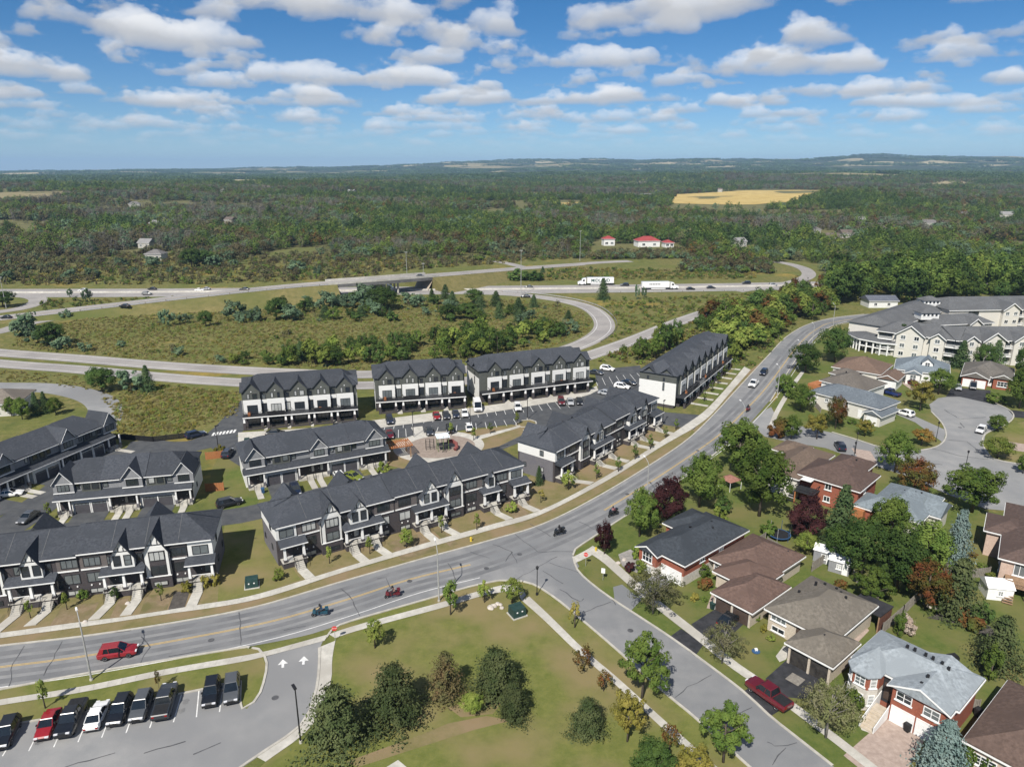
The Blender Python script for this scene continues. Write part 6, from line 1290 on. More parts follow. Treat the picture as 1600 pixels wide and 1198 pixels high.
cobra(143,1062,8.6,135,1030,'grey street lamp on the verge by the red crossover'); cobra(686,939,8.6,680,915,'grey street lamp in the park corner'); cobra(1010,790,8.8,985,760,'grey street lamp beside the bright green corner tree'); cobra(1158,688,8.8,1135,668,'grey street lamp rising out of the court corner tree'); cobra(1214,621,8.6,1195,605,'grey street lamp on the north verge'); cobra(1247,577,8.6,1230,565,'grey street lamp by the dark verge tree'); cobra(1268,545,8.6,1252,532,'grey street lamp by the dark rounded maple'); cobra(1301,510,8.6,1285,500,'farthest grey street lamp at the road bend')
def post_lamp(x, y, h, label, group='black lamp posts', arm=0.0):
    p = G(x, y); t = thing('lamp_post', label, 'lamp post', p, WR.uniform(0, 3) if not arm else arm, group)
    MB().cyl(0, 0, 0, h, .10 if h > 6 else .075, .07 if h > 6 else .055, 8).obj('pole', BLACKM, t); MB().cyl(0, 0, 0, .35, .2, .17, 8).obj('base', CONC if h > 6 else BLACKM, t)
    if h > 6: MB().box(-.15, .75, -.16, .16, h-.02, h+.12).obj('lamp_head', BLACKM, t)
    else:
        MB().lathe(0, 0, [(.06,h),(.16,h+.05),(.22,h+.4),(.26,h+.42),(.05,h+.62)], 8).obj('lantern', BLACKM, t)
post_lamp(839,929,4.3,'black lamp post on the park corner of the side street'); post_lamp(470,1160,7.2,'tall black lamp post at the parking lot edge before the dark pine','parking lot lamps',2.2); post_lamp(1336,708,4.4,'black lamp post before the island lawn'); post_lamp(1462,690,4.4,'black lamp post at the tip of the island lawn'); post_lamp(1507,738,4.4,'black lamp post on the court street before the round tree'); post_lamp(1333,722,4.2,'black lamp post at the tan driveway')
for x, y, lb in ((824,655,'estate lot lamp on the grass island'),(735,673,'estate lot lamp beside the white crossover'),(646,683,'estate lot lamp at the playground steps'),(342,707,'estate lamp by the left lane bend'),(893,600,'estate lot lamp behind the right row'),(1035,664,'estate lamp at the lane mouth')): post_lamp(x, y, 6.3, lb, 'estate lot lamps', 1.0)
def mast(x, y, h, label):
    p = G(x, y); t = thing('highway_mast', label, 'light mast', p, 0, 'tall highway light masts'); MB().cyl(0, 0, 0, h, .17, .09, 8).obj('pole', GALV, t); MB().box(-.8, .8, -.12, .12, h-.1, h+.2).obj('lamp_bar', GALV, t)
mast(814,461,22,'tall light mast beside the loop ramp'); mast(636,432,14,'light mast right of the bridge'); mast(662,440,10,'short light mast near the bridge abutment'); mast(906,408,20,'tall light mast left of the restaurant'); mast(10,482,14,'light mast at the left loop')
def sign(x, y, h, kind, label):
    p = G(x, y); t = thing('road_sign', label, 'sign', p, R(-20) if x > 800 else R(10)); MB().cyl(0, 0, 0, h, .035, n=6).obj('post', GALV, t)
    mb = MB()
    if kind == 'stop':
        o = [(.38*math.cos(R(22.5+45*k)), h-.2+.38*math.sin(R(22.5+45*k))) for k in range(8)]; mb.extr(o, 'y', -.06, -.035); mb.obj('sign_plate', mat('sign_red', (0.50,0.035,0.03), (0.56,0.05,0.04), 2.0, .5), t)
        cu = bpy.data.curves.new('lettering', 'FONT'); cu.body = 'STOP'; cu.size = .27; cu.align_x = 'CENTER'; cu.align_y = 'CENTER'; cu.materials.append(WHITE); l = text_mesh(cu, t); l.location = (0, -.063, h-.2); l.rotation_euler = (math.pi/2, 0, 0)
    else: mb.box(-.3, .3, -.06, -.035, h-.85, h); mb.obj('sign_plate', WHITE, t)
sign(524,1001,2.2,'stop','red stop sign at the parking lot entrance'); sign(915,884,2.3,'stop','red stop sign at the side street corner'); sign(942,906,2.1,'board','white notice board sign on the side street verge')
# utility boxes, hydrant, boulders
BOXG = mat('utility_green', (0.016,0.040,0.036), (0.026,0.055,0.050), 2.0, .5)
def ubox(x, y, s, label, rz=0.5):
    p = G(x, y); t = thing('utility_box', label, 'utility box', p, rz, 'green transformer boxes')
    MB().box(-s*.58, s*.58, -s*.52, s*.52, 0, .15).obj('concrete_base', CONC, t); MB().hexa([(-s*.5,-s*.44,.15),(s*.5,-s*.44,.15),(s*.5,s*.44,.15),(-s*.5,s*.44,.15)], [(-s*.48,-s*.36,s*.66),(s*.48,-s*.36,s*.66),(s*.48,s*.42,s*.72),(-s*.48,s*.42,s*.72)]).obj('cabinet', BOXG, t)
    for k in (-.2, .2): MB().box(s*k-.1, s*k+.1, -s*.43, -s*.42+.06, s*.42, s*.42+.16).obj('warning_label', WHITE, t)
ubox(808,960,2.0,'dark green utility box on the park lawn by the yellow green trees'); ubox(394,915,1.9,'dark green utility box on the lawn between the two front rows',.3); ubox(138,683,1.2,'small green utility box by the estate lane',.2); ubox(386,690,1.2,'small green utility box before the left three storey row',.3)
p = G(736,845); hy = thing('fire_hydrant', 'yellow fire hydrant on the townhouse verge', 'hydrant', p); MB().lathe(0,0,[(.2,0),(.2,.08),(.13,.1),(.13,.6),(.17,.62),(.15,.72),(.05,.8)],10).obj('barrel', mat('hydrant_yellow', (0.55,0.40,0.03), (0.62,0.46,0.05), 2), hy); MB().box(-.24,.24,-.06,.06,.42,.54).obj('outlet', mat('hydrant_yellow', (0,0,0)), hy)
p = G(911,862); hy2 = thing('fire_hydrant', 'yellow hydrant at the corner by the slim purple tree', 'hydrant', G(931,861)); MB().lathe(0,0,[(.2,0),(.2,.08),(.13,.1),(.13,.6),(.17,.62),(.15,.72),(.05,.8)],10).obj('barrel', MATS['hydrant_yellow'], hy2); MB().box(-.24,.24,-.06,.06,.42,.54).obj('outlet', MATS['hydrant_yellow'], hy2)
ROCK = mat('boulder', (0.38,0.34,0.30), (0.55,0.50,0.45), 2.0, .9, .3)
br_ = random.Random(6)
for k, (x, y, s) in enumerate([(767,950,.55),(772,947,.45),(778,944,.4),(784,950,.35),(782,945,.3),(966,880,.4),(975,875,.4),(1447,946,.4),(1462,951,.35),(1452,949,.3),(1480,960,.4),(200,943,.4),(133,972,.35)]):
    bm = bmesh.new(); bmesh.ops.create_icosphere(bm, subdivisions=2, radius=1)
    for v in bm.verts: v.co *= 1+.28*mnoise.noise(v.co*1.3+Vector((k*3.1, 0, 0))); v.co.z *= .6
    me = bpy.data.meshes.new('boulder'); bm.to_mesh(me); bm.free(); me.materials.append(ROCK); o = link('boulder', me); g = G(x, y); o.location = (g.x, g.y, .1); o.scale = (s,)*3
    tag(o, ('pale boulder beside the park corner trees' if k < 5 else ('pale rock in the stone bed of the dark roofed house' if k < 7 else ('white stone in the garden bed behind the brick house' if k < 11 else 'pale stone in the townhouse front beds'))), 'boulder', ('boulders in the park corner' if k < 5 else ('rocks in the front bed' if k < 7 else ('stones in the garden bed' if k < 11 else 'stones in the townhouse beds'))))
# playground
pg = thing('play_structure', 'play tower with white roof, posts and red tube slide on the playground', 'play structure', G(692, 703), .3)
for x in (-1.2, 0, 1.2):
    for y in (-.8, .8): MB().cyl(x, y, 0, 3.6, .07, n=8).obj('post', mat('play_green', (0.10,0.16,0.05), (0.14,0.20,0.07), 2), pg)
MB().box(-1.3, 1.3, -.9, .9, 1.4, 1.5).obj('platform', DARKT, pg); MB().hexa([(-1.5,-1.2,3.3),(1.5,-1.2,3.3),(1.5,1.2,3.5),(-1.5,1.2,3.5)], [(-1.5,-1.2,3.4),(1.5,-1.2,3.4),(1.5,1.2,3.62),(-1.5,1.2,3.62)]).obj('roof', mat('play_white', (0.58,0.64,0.70), (0.66,0.70,0.75), 1), pg)
MB().tube([(1.3,.2,1.9),(2.3,.5,1.8),(3.1,-.1,1.3),(3.0,-1.0,.8),(2.4,-1.5,.45)], .42, 10).obj('tube_slide', mat('play_red', (0.16,0.05,0.045), (0.21,0.07,0.06), 2), pg)
lad = MB()
for k in range(5): lad.tube([(-.4,-1.0-.12*(5-k),.25+.27*k),(.4,-1.0-.12*(5-k),.25+.27*k)], .035, 5)
for s in (-.42, .42): lad.tube([(s,-1.7,0),(s,-.9,1.5)], .04, 5)
lad.obj('ladder', BLACKM, pg)
cl = thing('climbing_frame', 'small dark climbing frame left of the play tower', 'climbing frame', G(672, 702), .2)
for x in (-.9, 0, .9):
    for y in (-.5, .5): MB().cyl(x, y, 0, 2.4, .05, n=6).obj('post', BLACKM, cl)
for z in (.8, 1.6, 2.35): m = MB(); m.tube([(-.9,-.5,z),(.9,-.5,z)], .035, 5); m.tube([(-.9,.5,z),(.9,.5,z)], .035, 5); m.obj('rung_bar', BLACKM, cl)
pe = thing('pergola', 'orange brown wooden pergola left of the playground', 'pergola', G(622, 712), .42)
for x in (-2.4, 2.4):
    for y in (-1.8, 1.8): MB().box(x-.12, x+.12, y-.12, y+.12, 0, 2.6).obj('post', WOODB, pe)
for y in (-1.8, 1.8): MB().box(-2.9, 2.9, y-.08, y+.08, 2.6, 2.82).obj('beam', WOODO, pe)
for k in range(13): MB().box(-2.8+k*.46, -2.62+k*.46, -2.3, 2.3, 2.825, 3.0).obj('rafter', WOODO, pe)
# garden fences
def fence(pts, h, m, label, step=2.4):
    P = gp(pts); t = thing('garden_fence', label, 'fence', P[0], 0); o0 = P[0]
    for a, b in zip(P, P[1:]):
        n = max(1, round((b-a).length/step)); d = (b-a).normalized(); nn = Vector((-d.y, d.x, 0))*.03
        for k in range(n):
            q0, q1 = a.lerp(b, k/n)-o0, a.lerp(b, (k+1)/n)-o0; q0 += d*.07; q1 -= d*.07
            mb = MB(); nb = 14
            for j in range(nb):
                u, v = q0.lerp(q1, j/nb), q0.lerp(q1, (j+.88)/nb); s = nn*(1 if j % 2 else -.4)
                mb.hexa([u-nn+s, v-nn+s, v+nn+s, u+nn+s], [w+Vector((0,0,h)) for w in (u-nn+s, v-nn+s, v+nn+s, u+nn+s)])
            pn = mb.obj('fence_panel', m, t); pn['kind'] = 'stuff'
        for k in range(n+1):
            q = a.lerp(b, k/n)-o0; MB().box(q.x-.06, q.x+.06, q.y-.06, q.y+.06, 0, h+.12).obj('post', m, t)
BF = 'grey back garden fence '
fence([(1128,832),(1165,862),(1195,845)], 1.6, WOODG, BF+'behind the dark roofed brick bungalow'); fence([(1198,852),(1245,880)], 1.6, WOODG, BF+'below the trampoline'); fence([(1332,905),(1372,935)], 1.6, WOODG, BF+'beside the carport'); fence([(1290,735),(1330,760)], 1.6, WOODG, BF+'left of the balcony house'); fence([(1455,880),(1500,905),(1545,900)], 1.6, WOODG, BF+'under the silver spruce'); fence([(1262,622),(1282,645)], 1.4, WOODG, BF+'left of the white sided house')
fence([(1378,990),(1410,962),(1447,925)], 1.7, WOODG, 'grey weathered fence left of the blossom bush'); fence([(1268,893),(1298,872)], 1.7, WOODG, 'grey fence running to the white sheds'); fence([(1508,1108),(1528,1112)], 1.7, WOODG, 'short grey fence right of the brick house'); fence([(322,768),(350,766)], 1.7, WOODO, 'orange garden fence between the garage rows, nearer one'); fence([(322,718),(349,715)], 1.7, WOODO, 'orange garden fence between the garage rows, farther one'); fence([(175,685),(240,690),(300,683)], 1.3, BLACKM, 'dark railing fence along the wild meadow')
# sheds
def shed(x, y, rz, w, d, h, label, wm=SIDING_G):
    p = G(x, y); t = thing('garden_shed', label, 'shed', p, R(rz), 'white roofed garden sheds')
    MB().box(-w/2, w/2, 0, d, 0, h).obj('wall', wm, t); m = MB(); roof_x(m, -w/2, w/2, 0, d, h, h+d*.28, .15, 0, 0, .08); m.obj('roof', WHITE, t); win(t, 'f', 0, -.01, h*.4, .7, .8, 2, 2, 'w')
    for xx in (-w/2-.001, w/2-.05): MB().extr([(0, h-.02), (d, h-.02), (d/2, h+d*.27)], 'x', xx, xx+.06).obj('gable_wall', wm, t)
    door(t, w*.3, -.005, .05, WHITE, .8, 1.8)
shed(1285,880,-35,3.0,2.3,2.1,'left one of two grey sheds with white roofs'); shed(1309,896,-35,3.0,2.3,2.1,'right one of two grey sheds with white roofs'); shed(1561,938,-12,3.4,3.0,2.0,'white shed below the wooden deck at the right edge',WHITE)
# carport, trampoline, bins, firepit
p = G(1341, 965); cp = thing('carport', 'dark roofed wooden carport behind the taupe roofed bungalow', 'carport', (47.3, 86.2, 0), R(-50))
MB().hexa([(-.2,0,2.6),(4.2,0,2.6),(4.2,4.2,2.4),(-.2,4.2,2.4)], [(-.2,0,2.75),(4.2,0,2.75),(4.2,4.2,2.55),(-.2,4.2,2.55)]).obj('roof', mat('carport_roof', (0.022,0.022,0.026), (0.036,0.036,0.04), 1.0), cp)
for x in (0, 4): 
    for y in (.15, 4): MB().box(x-.08, x+.08, y-.08, y+.08, 0, 2.5).obj('post', WOODB, cp)
for k in range(8): MB().box(4.05, 4.12, .1+k*.5, .52+k*.5, 0.1, 2.3).obj('board', mat('red_brown_boards', (0.10,0.045,0.03), (0.14,0.065,0.045), 2), cp)
tr = thing('trampoline', 'round blue trampoline beside the purple maple', 'trampoline', G(1217, 840), 0)
BLUEP = mat('blue_pad', (0.02,0.06,0.14), (0.035,0.09,0.19), 2)
MB().lathe(0, 0, [(1.72,.72),(1.72,.80),(1.9,.80),(1.9,.70),(1.72,.72)], 24).obj('pad', BLUEP, tr); MB().prism([(1.75*math.cos(2*math.pi*k/24), 1.75*math.sin(2*math.pi*k/24)) for k in range(24)], .74, .77).obj('mat', PLASTIC, tr)
for k in range(6): a = k*math.pi/3; MB().cyl(1.86*math.cos(a), 1.86*math.sin(a), 0, 2.5, .04, n=6).obj('leg', BLUEP if k % 2 else GALV, tr)
def bin_(x, y, m, label): 
    t = thing('wheeled_bin', label, 'bin', G(x, y), .4); MB().hexa([(-.25,-.25,.05),(.25,-.25,.05),(.25,.25,.05),(-.25,.25,.05)], [(-.32,-.32,1.0),(.32,-.32,1.0),(.32,.32,1.0),(-.32,.32,1.0)]).obj('body', m, t); MB().hexa([(-.34,-.36,1.0),(.34,-.36,1.0),(.34,.34,1.0),(-.34,.34,1.0)], [(-.3,-.3,1.1),(.3,-.3,1.1),(.3,.3,1.14),(-.3,.3,1.14)]).obj('lid', m, t)
bin_(1417,1142,PLASTIC,'black bin between the white garage doors'); bin_(1113,951,BOXG,'green bin beside the brown garage doors'); bin_(411,770,BLUEP,'blue bin at the corner of the middle garage row'); bin_(1527,1118,PLASTIC,'dark bin behind the short grey fence')
bb = thing('barbecue', 'covered black barbecue on the lawn behind the brick house', 'barbecue', G(1486, 1035), .2); MB().box(-.8, .8, -.4, .4, 0, .9).obj('cover', PLASTIC, bb); MB().extr([(-.8,.903),(.8,.903),(.6,1.2),(-.6,1.2)], 'y', -.35, .35).obj('hood', PLASTIC, bb)
fb = thing('garden_table', 'small teal garden table on the lawn by the beige wall', 'table', G(1207, 914), .3); MB().lathe(0, 0, [(.02,.7),(.6,.7),(.6,.75),(.02,.75)], 12).obj('top', mat('teal_plastic', (0.18,0.42,0.42), (0.24,0.5,0.5), 2), fb)
for k in range(4): MB().cyl(.4*math.cos(k*1.57), .4*math.sin(k*1.57), 0, .7, .04, n=6).obj('leg', WHITE, fb)
fi = thing('lawn_marker', 'small blue round lawn ornament before the taupe roofed bungalow', 'lawn ornament', G(1181, 1018), 0); MB().lathe(0, 0, [(.5,.02),(.55,.12),(.3,.2),(.05,.45)], 12).obj('ring', BLUEP, fi); MB().box(-.18,.18,-.18,.18,.1,.5).obj('cap', WHITE, fi)
# flower bed railing of the first path, porch furniture
tb = thing('red_play_tent', 'reddish orange canopy in the back garden by the court maple', 'canopy', G(1140, 762), .5); MB().add([(-1.6,-1.6,2.0),(1.6,-1.6,2.0),(1.6,1.6,2.0),(-1.6,1.6,2.0),(0,0,2.8)], [(0,1,4),(1,2,4),(2,3,4),(3,0,4),(3,2,1,0)]).obj('canopy_top', mat('orange_canvas', (0.22,0.10,0.075), (0.30,0.15,0.115), 2), tb)
for x in (-1.5, 1.5):
    for y in (-1.5, 1.5): MB().cyl(x, y, 0, 2.0, .05, n=6).obj('pole', WHITE, tb)
# ------------------------------------------------------------------ vegetation
BARK = mat('bark', (0.075, 0.06, 0.047), (0.13, 0.11, 0.09), 3.0, 0.95, coords='obj')
BARKG = mat('grey_bark', (0.16, 0.145, 0.13), (0.26, 0.24, 0.22), 3.0, 0.95, coords='obj')
LEAF = {
 'green': leafmat('leaf_green', (0.069, 0.118, 0.026), (0.149, 0.200, 0.046)),
 'deep': leafmat('leaf_deep_green', (0.046, 0.087, 0.025), (0.095, 0.145, 0.039)),
 'light': leafmat('leaf_light_green', (0.140, 0.199, 0.040), (0.240, 0.274, 0.066)),
 'yellow': leafmat('leaf_yellow', (0.178, 0.172, 0.037), (0.285, 0.242, 0.061)),
 'gold': leafmat('leaf_gold', (0.215, 0.134, 0.031), (0.323, 0.215, 0.061)),
 'purple': leafmat('leaf_purple', (0.040, 0.018, 0.020), (0.086, 0.034, 0.034)),
 'autumn': leafmat('leaf_autumn', (0.182, 0.066, 0.030), (0.091, 0.116, 0.030)),
 'twig': leafmat('leaf_sparse', (0.174, 0.162, 0.096), (0.132, 0.149, 0.056)),
 'brown': leafmat('leaf_dull_brown', (0.132, 0.103, 0.062), (0.116, 0.113, 0.049)),
 'grey': leafmat('bare_twigs', (0.206, 0.186, 0.162), (0.140, 0.136, 0.100)),
 'pine': leafmat('needle_pine', (0.053, 0.076, 0.030), (0.113, 0.132, 0.056), 0.12),
 'spruce': leafmat('needle_spruce', (0.041, 0.076, 0.032), (0.091, 0.130, 0.054), 0.12),
 'blue': leafmat('needle_blue', (0.105, 0.155, 0.143), (0.186, 0.236, 0.217), 0.12),
 'olive': leafmat('leaf_olive', (0.091, 0.149, 0.084), (0.161, 0.225, 0.130)),
 'rust': leafmat('needle_rust', (0.140, 0.096, 0.049), (0.096, 0.100, 0.043), 0.12),
 'blossom': leafmat('blossom', (0.468, 0.360, 0.288), (0.576, 0.504, 0.432), 0.3),
 'weed': leafmat('weed', (0.206, 0.196, 0.074), (0.306, 0.257, 0.108), 0.3),
 'goldenrod': leafmat('goldenrod', (0.282, 0.223, 0.049), (0.182, 0.186, 0.053), 0.3),
}
def leaf_quads(rs, P, Nrm, size, asp=0.62):
    """one small leaf-spray face at each point, tilted about its normal"""
    n = len(P)
    Nrm = Nrm/np.maximum(1e-6, np.linalg.norm(Nrm, axis=1, keepdims=True))
    t = rs.normal(size=(n, 3)); t -= (t*Nrm).sum(1, keepdims=True)*Nrm; t /= np.maximum(1e-6, np.linalg.norm(t, axis=1, keepdims=True))
    b = np.cross(Nrm, t); s = (size*rs.uniform(0.65, 1.35, (n, 1)))
    v = np.stack([P-t*s*0.5, P+b*s*asp*0.5, P+t*s*0.5, P-b*s*asp*0.5], 1).reshape(-1, 3)
    return v
def quads_mesh(name, V, mats, extra=None):
    """leaf faces plus an optional wooden mesh builder (material 0 = leaf, 1 = wood)"""
    n = len(V)//4; nv = len(V); ev = extra.v if extra else []; ef = extra.f if extra else []
    me = bpy.data.meshes.new(name)
    fs = np.arange(n*4).reshape(-1, 4)
    me.from_pydata(list(map(tuple, V.tolist()))+list(ev), [], fs.tolist()+[tuple(i+nv for i in f) for f in ef])
    for m in mats: me.materials.append(m)
    if ef: me.polygons.foreach_set('material_index', [0]*n+[1]*len(ef))
    me.update(); return me
def round_crown(seed, rx, rz, zc, n=2400, leaf=0.42, clumps=46, clump_r=0.30, hollow=0.45, droop=0.0, skew=0.16, taper=0.0, up=0.35):
    rs = np.random.RandomState(seed)
    d = rs.normal(size=(clumps, 3)); d /= np.linalg.norm(d, axis=1, keepdims=True)
    r = rs.uniform(hollow, 1.0, (clumps, 1))**0.6*(1+rs.normal(scale=skew, size=(clumps, 1)))
    C = d*r
    f = 1.0 - taper*np.clip(C[:, 2:3], -1, 1)
    C[:, :2] *= f
    k = rs.randint(0, clumps, n); q = rs.normal(size=(n, 3)); q /= np.linalg.norm(q, axis=1, keepdims=True)
    cr = clump_r*rs.uniform(0.65, 1.35, clumps)[k][:, None]
    P = C[k] + q*cr*rs.uniform(0.35, 1.0, (n, 1))**0.5
    Nn = q*0.9 + P*0.5 + np.array([0, 0, up]) + rs.normal(scale=0.32, size=(n, 3))
    P = P*np.array([rx, rx, rz]) + np.array([0, 0, zc])
    P[:, 2] = np.maximum(P[:, 2], 0.15)
    return leaf_quads(rs, P, Nn, leaf)
def cone_crown(seed, r, h, z0=0.5, n=2400, leaf=0.45, tiers=11, power=0.85, droop=0.25, ragged=0.2, nb=9):
    rs = np.random.RandomState(seed); pts = []; nr = []
    per = max(4, n//(tiers*nb))
    for t in range(tiers):
        f = t/(tiers-0.3); z = z0+(h-z0)*f; R_ = r*((1-f)**power)+0.12
        for k in range(nb):
            a = 2*math.pi*(k+rs.uniform(-.3, .3))/nb + t*0.7; L_ = R_*(1+rs.normal(scale=ragged))
            u = rs.uniform(0.1, 1.0, per)**0.7; w = rs.normal(scale=0.13*R_+0.08, size=(per, 3))
            p = np.stack([np.cos(a)*L_*u, np.sin(a)*L_*u, z - droop*L_*u**1.5 + 0.15*(h-z0)/tiers*rs.normal(size=per)], 1)+w*np.array([1, 1, 0.6])
            pts.append(p); nr.append(np.stack([np.cos(a)*np.ones(per)*0.7, np.sin(a)*np.ones(per)*0.7, np.ones(per)*0.7], 1)+rs.normal(scale=0.45, size=(per, 3)))
    P = np.concatenate(pts); P[:, 2] = np.maximum(P[:, 2], 0.1)
    return leaf_quads(rs, P, np.concatenate(nr), leaf, 0.5)
def trunk_mb(seed, h, r, limbs=5, spread=1.5, top=None):
    rs = random.Random(seed); mb = MB()
    mb.tube([(0,0,-0.1), (rs.uniform(-.06,.06)*h*.3, rs.uniform(-.06,.06)*h*.3, h*0.5), (rs.uniform(-.08,.08)*h*.4, rs.uniform(-.08,.08)*h*.4, h)], r, 7, r*0.35)
    for k in range(limbs):
        a = 2*math.pi*k/limbs+rs.uniform(-.4,.4); z = h*rs.uniform(0.35, 0.7); L_ = spread*rs.uniform(.7, 1.1)
        mb.tube([(0,0,z), (math.cos(a)*L_*.5, math.sin(a)*L_*.5, z+L_*.45), (math.cos(a)*L_, math.sin(a)*L_, z+L_*1.0)], r*0.42, 5, r*0.12)
    return mb
TREES = {}; USEDT = {}
def tree_kind(key, name, cat, V, leafm, trunk, barkm=BARK):
    t = thing(name, 'tree', cat)
    me = quads_mesh('crown', V, [leafm]); link('crown', me, t)
    if trunk: trunk.obj('trunk', barkm, t, smooth_=True)
    TREES[key] = t; return t
def kind_round(key, seed, lf, h=8.0, w=6.0, z0=1.6, n=2600, leaf=0.42, clumps=46, cr=0.30, hollow=0.45, bark=BARK, name='leafy_tree', limbs=5, taper=0.25, up=0.35):
    rz = (h-z0)/2
    tree_kind(key, name, 'tree', round_crown(seed, w/2*0.86, rz*0.88, z0+rz, n, leaf, clumps, cr, hollow, taper=taper, up=up), LEAF[lf], trunk_mb(seed, h*0.8, 0.02*h+0.03, limbs, w*0.30), bark)
kind_round('maple_a', 1, 'green', n=8500, leaf=0.29, clumps=70, cr=0.26); kind_round('maple_b', 2, 'green', 8.4, 6.0, n=8500, leaf=0.29, clumps=60, cr=0.25, hollow=0.3)
kind_round('maple_deep', 3, 'deep', 8, 6.2, n=8500, leaf=0.29, clumps=70, cr=0.26); kind_round('maple_purple', 4, 'purple', 7.5, 6, n=8000, leaf=0.28, clumps=70, cr=0.25)
kind_round('oak_ragged', 5, 'green', 8, 7, n=7500, leaf=0.27, clumps=58, cr=0.20, hollow=0.25, limbs=9); kind_round('autumn', 6, 'autumn', 7, 5.5, n=6000, leaf=0.27, clumps=56)
kind_round('light_a', 7, 'light', 6, 5, n=5200, leaf=0.26, clumps=56); kind_round('yellow_a', 8, 'yellow', 5.5, 4.8, n=4500, leaf=0.24, clumps=46, cr=0.26)
kind_round('gold_a', 9, 'gold', 5.5, 4.8, n=4500, leaf=0.24, clumps=46, cr=0.26)
kind_round('twig_a', 10, 'twig', 6.0, 6.5, 0.9, n=6000, leaf=0.18, clumps=80, cr=0.20, hollow=0.3, bark=BARKG, limbs=14, taper=-0.1)
kind_round('bare_a', 12, 'grey', 8, 5, 1.5, n=900, leaf=0.34, clumps=50, cr=0.18, hollow=0.2, bark=BARKG, limbs=9)
kind_round('young_a', 13, 'light', 3.6, 1.7, 1.1, n=420, leaf=0.24, clumps=20, limbs=3, name='young_tree'); kind_round('young_b', 14, 'yellow', 3.0, 1.5, 0.9, n=300, leaf=0.22, clumps=16, limbs=3, name='young_tree')
kind_round('young_c', 15, 'green', 3.8, 1.5, 1.0, n=420, leaf=0.24, clumps=20, limbs=3, name='young_tree'); kind_round('young_red', 16, 'autumn', 3.2, 3.0, 0.8, n=650, leaf=0.24, clumps=24, limbs=4, name='young_tree')
kind_round('street_a', 17, 'green', 4.6, 3.0, 1.3, n=1300, leaf=0.28, clumps=34, limbs=4, taper=0.35); kind_round('street_y', 18, 'light', 4.2, 2.8, 1.2, n=1200, leaf=0.27, clumps=32, limbs=4, taper=0.35)
def pine(seed, r, h, n=8000):
    return np.concatenate([cone_crown(seed, r, h, 0.5, int(n*.85), 0.29, 8, 0.62, 0.0, 0.24, 8), round_crown(seed+50, r*.72, h*.36, h*.40, int(n*.3), 0.30, 26, 0.24, 0.4, taper=0.6, up=0.7)])
tree_kind('pine_a', 'broad_pine', 'tree', pine(21, 3.0, 6.6), LEAF['pine'], trunk_mb(21, 6.0, 0.2, 0))
tree_kind('pine_b', 'broad_pine', 'tree', pine(22, 2.9, 7.2), LEAF['pine'], trunk_mb(22, 6.6, 0.2, 0))
tree_kind('pine_rust', 'broad_pine', 'tree', pine(23, 2.6, 7.0, 4400), LEAF['rust'], trunk_mb(23, 6.4, 0.2, 0))
tree_kind('spruce_a', 'spruce_tree', 'tree', cone_crown(24, 2.6, 9.0, 0.4, 4200, 0.42, 15, 0.8, 0.22, 0.16, 11), LEAF['spruce'], trunk_mb(24, 8.5, 0.18, 0))
tree_kind('spruce_blue', 'blue_spruce', 'tree', cone_crown(25, 3.0, 7.5, 0.3, 4600, 0.40, 13, 0.72, 0.16, 0.12, 13), LEAF['blue'], trunk_mb(25, 7, 0.18, 0))
tree_kind('pine_tall', 'spruce_tree', 'tree', cone_crown(26, 3.4, 8.5, 0.3, 4200, 0.46, 10, 0.65, 0.05, 0.25, 11), LEAF['pine'], trunk_mb(26, 8, 0.2, 0))
tree_kind('cedar', 'columnar_cedar', 'shrub', round_crown(27, 0.75, 1.9, 1.9, 1200, 0.24, 40, 0.25, 0.7, up=0.6), LEAF['green'], trunk_mb(27, 2.6, 0.08, 0))
def bush_kind(key, seed, lf, w, h, n=900, leaf=0.26, clumps=30, name='shrub', hollow=0.6):
    tree_kind(key, name, 'shrub', round_crown(seed, w/2*.88, h/2*.9, h/2, n, leaf, clumps, 0.28, hollow, up=0.5), LEAF[lf], trunk_mb(seed, h*.6, 0.05, 5, w*0.2))
bush_kind('bush_green', 31, 'green', 2.0, 1.5); bush_kind('bush_light', 32, 'light', 2.0, 1.4); bush_kind('bush_red', 33, 'autumn', 1.8, 1.3); bush_kind('bush_deep', 34, 'deep', 2.0, 1.7)
bush_kind('bush_purple', 35, 'purple', 1.8, 1.4); bush_kind('bush_blossom', 36, 'blossom', 2.2, 2.2); bush_kind('bush_yellow', 37, 'yellow', 1.8, 1.2); bush_kind('bush_olive', 38, 'olive', 3.4, 3.2, 1300, 0.34)
bush_kind('ball_green', 39, 'green', 2.0, 1.7, 1500, 0.2, 60, hollow=0.85)
BASE_W = {'maple_a':6,'maple_b':6,'maple_deep':6.2,'maple_purple':6,'oak_ragged':7,'autumn':5.5,'light_a':5,'yellow_a':4.8,'gold_a':4.8,'twig_a':6.5,'bare_a':5,'young_a':1.7,'young_b':1.5,'young_c':1.5,'young_red':3,'street_a':3,'street_y':2.8,'pine_a':6,'pine_b':5.8,'pine_rust':5.2,'spruce_a':5.2,'spruce_blue':6,'pine_tall':6.8,'cedar':1.5,'bush_green':2,'bush_light':2,'bush_red':1.8,'bush_deep':2,'bush_purple':1.8,'bush_blossom':2.2,'bush_yellow':1.8,'bush_olive':3.4,'ball_green':2}
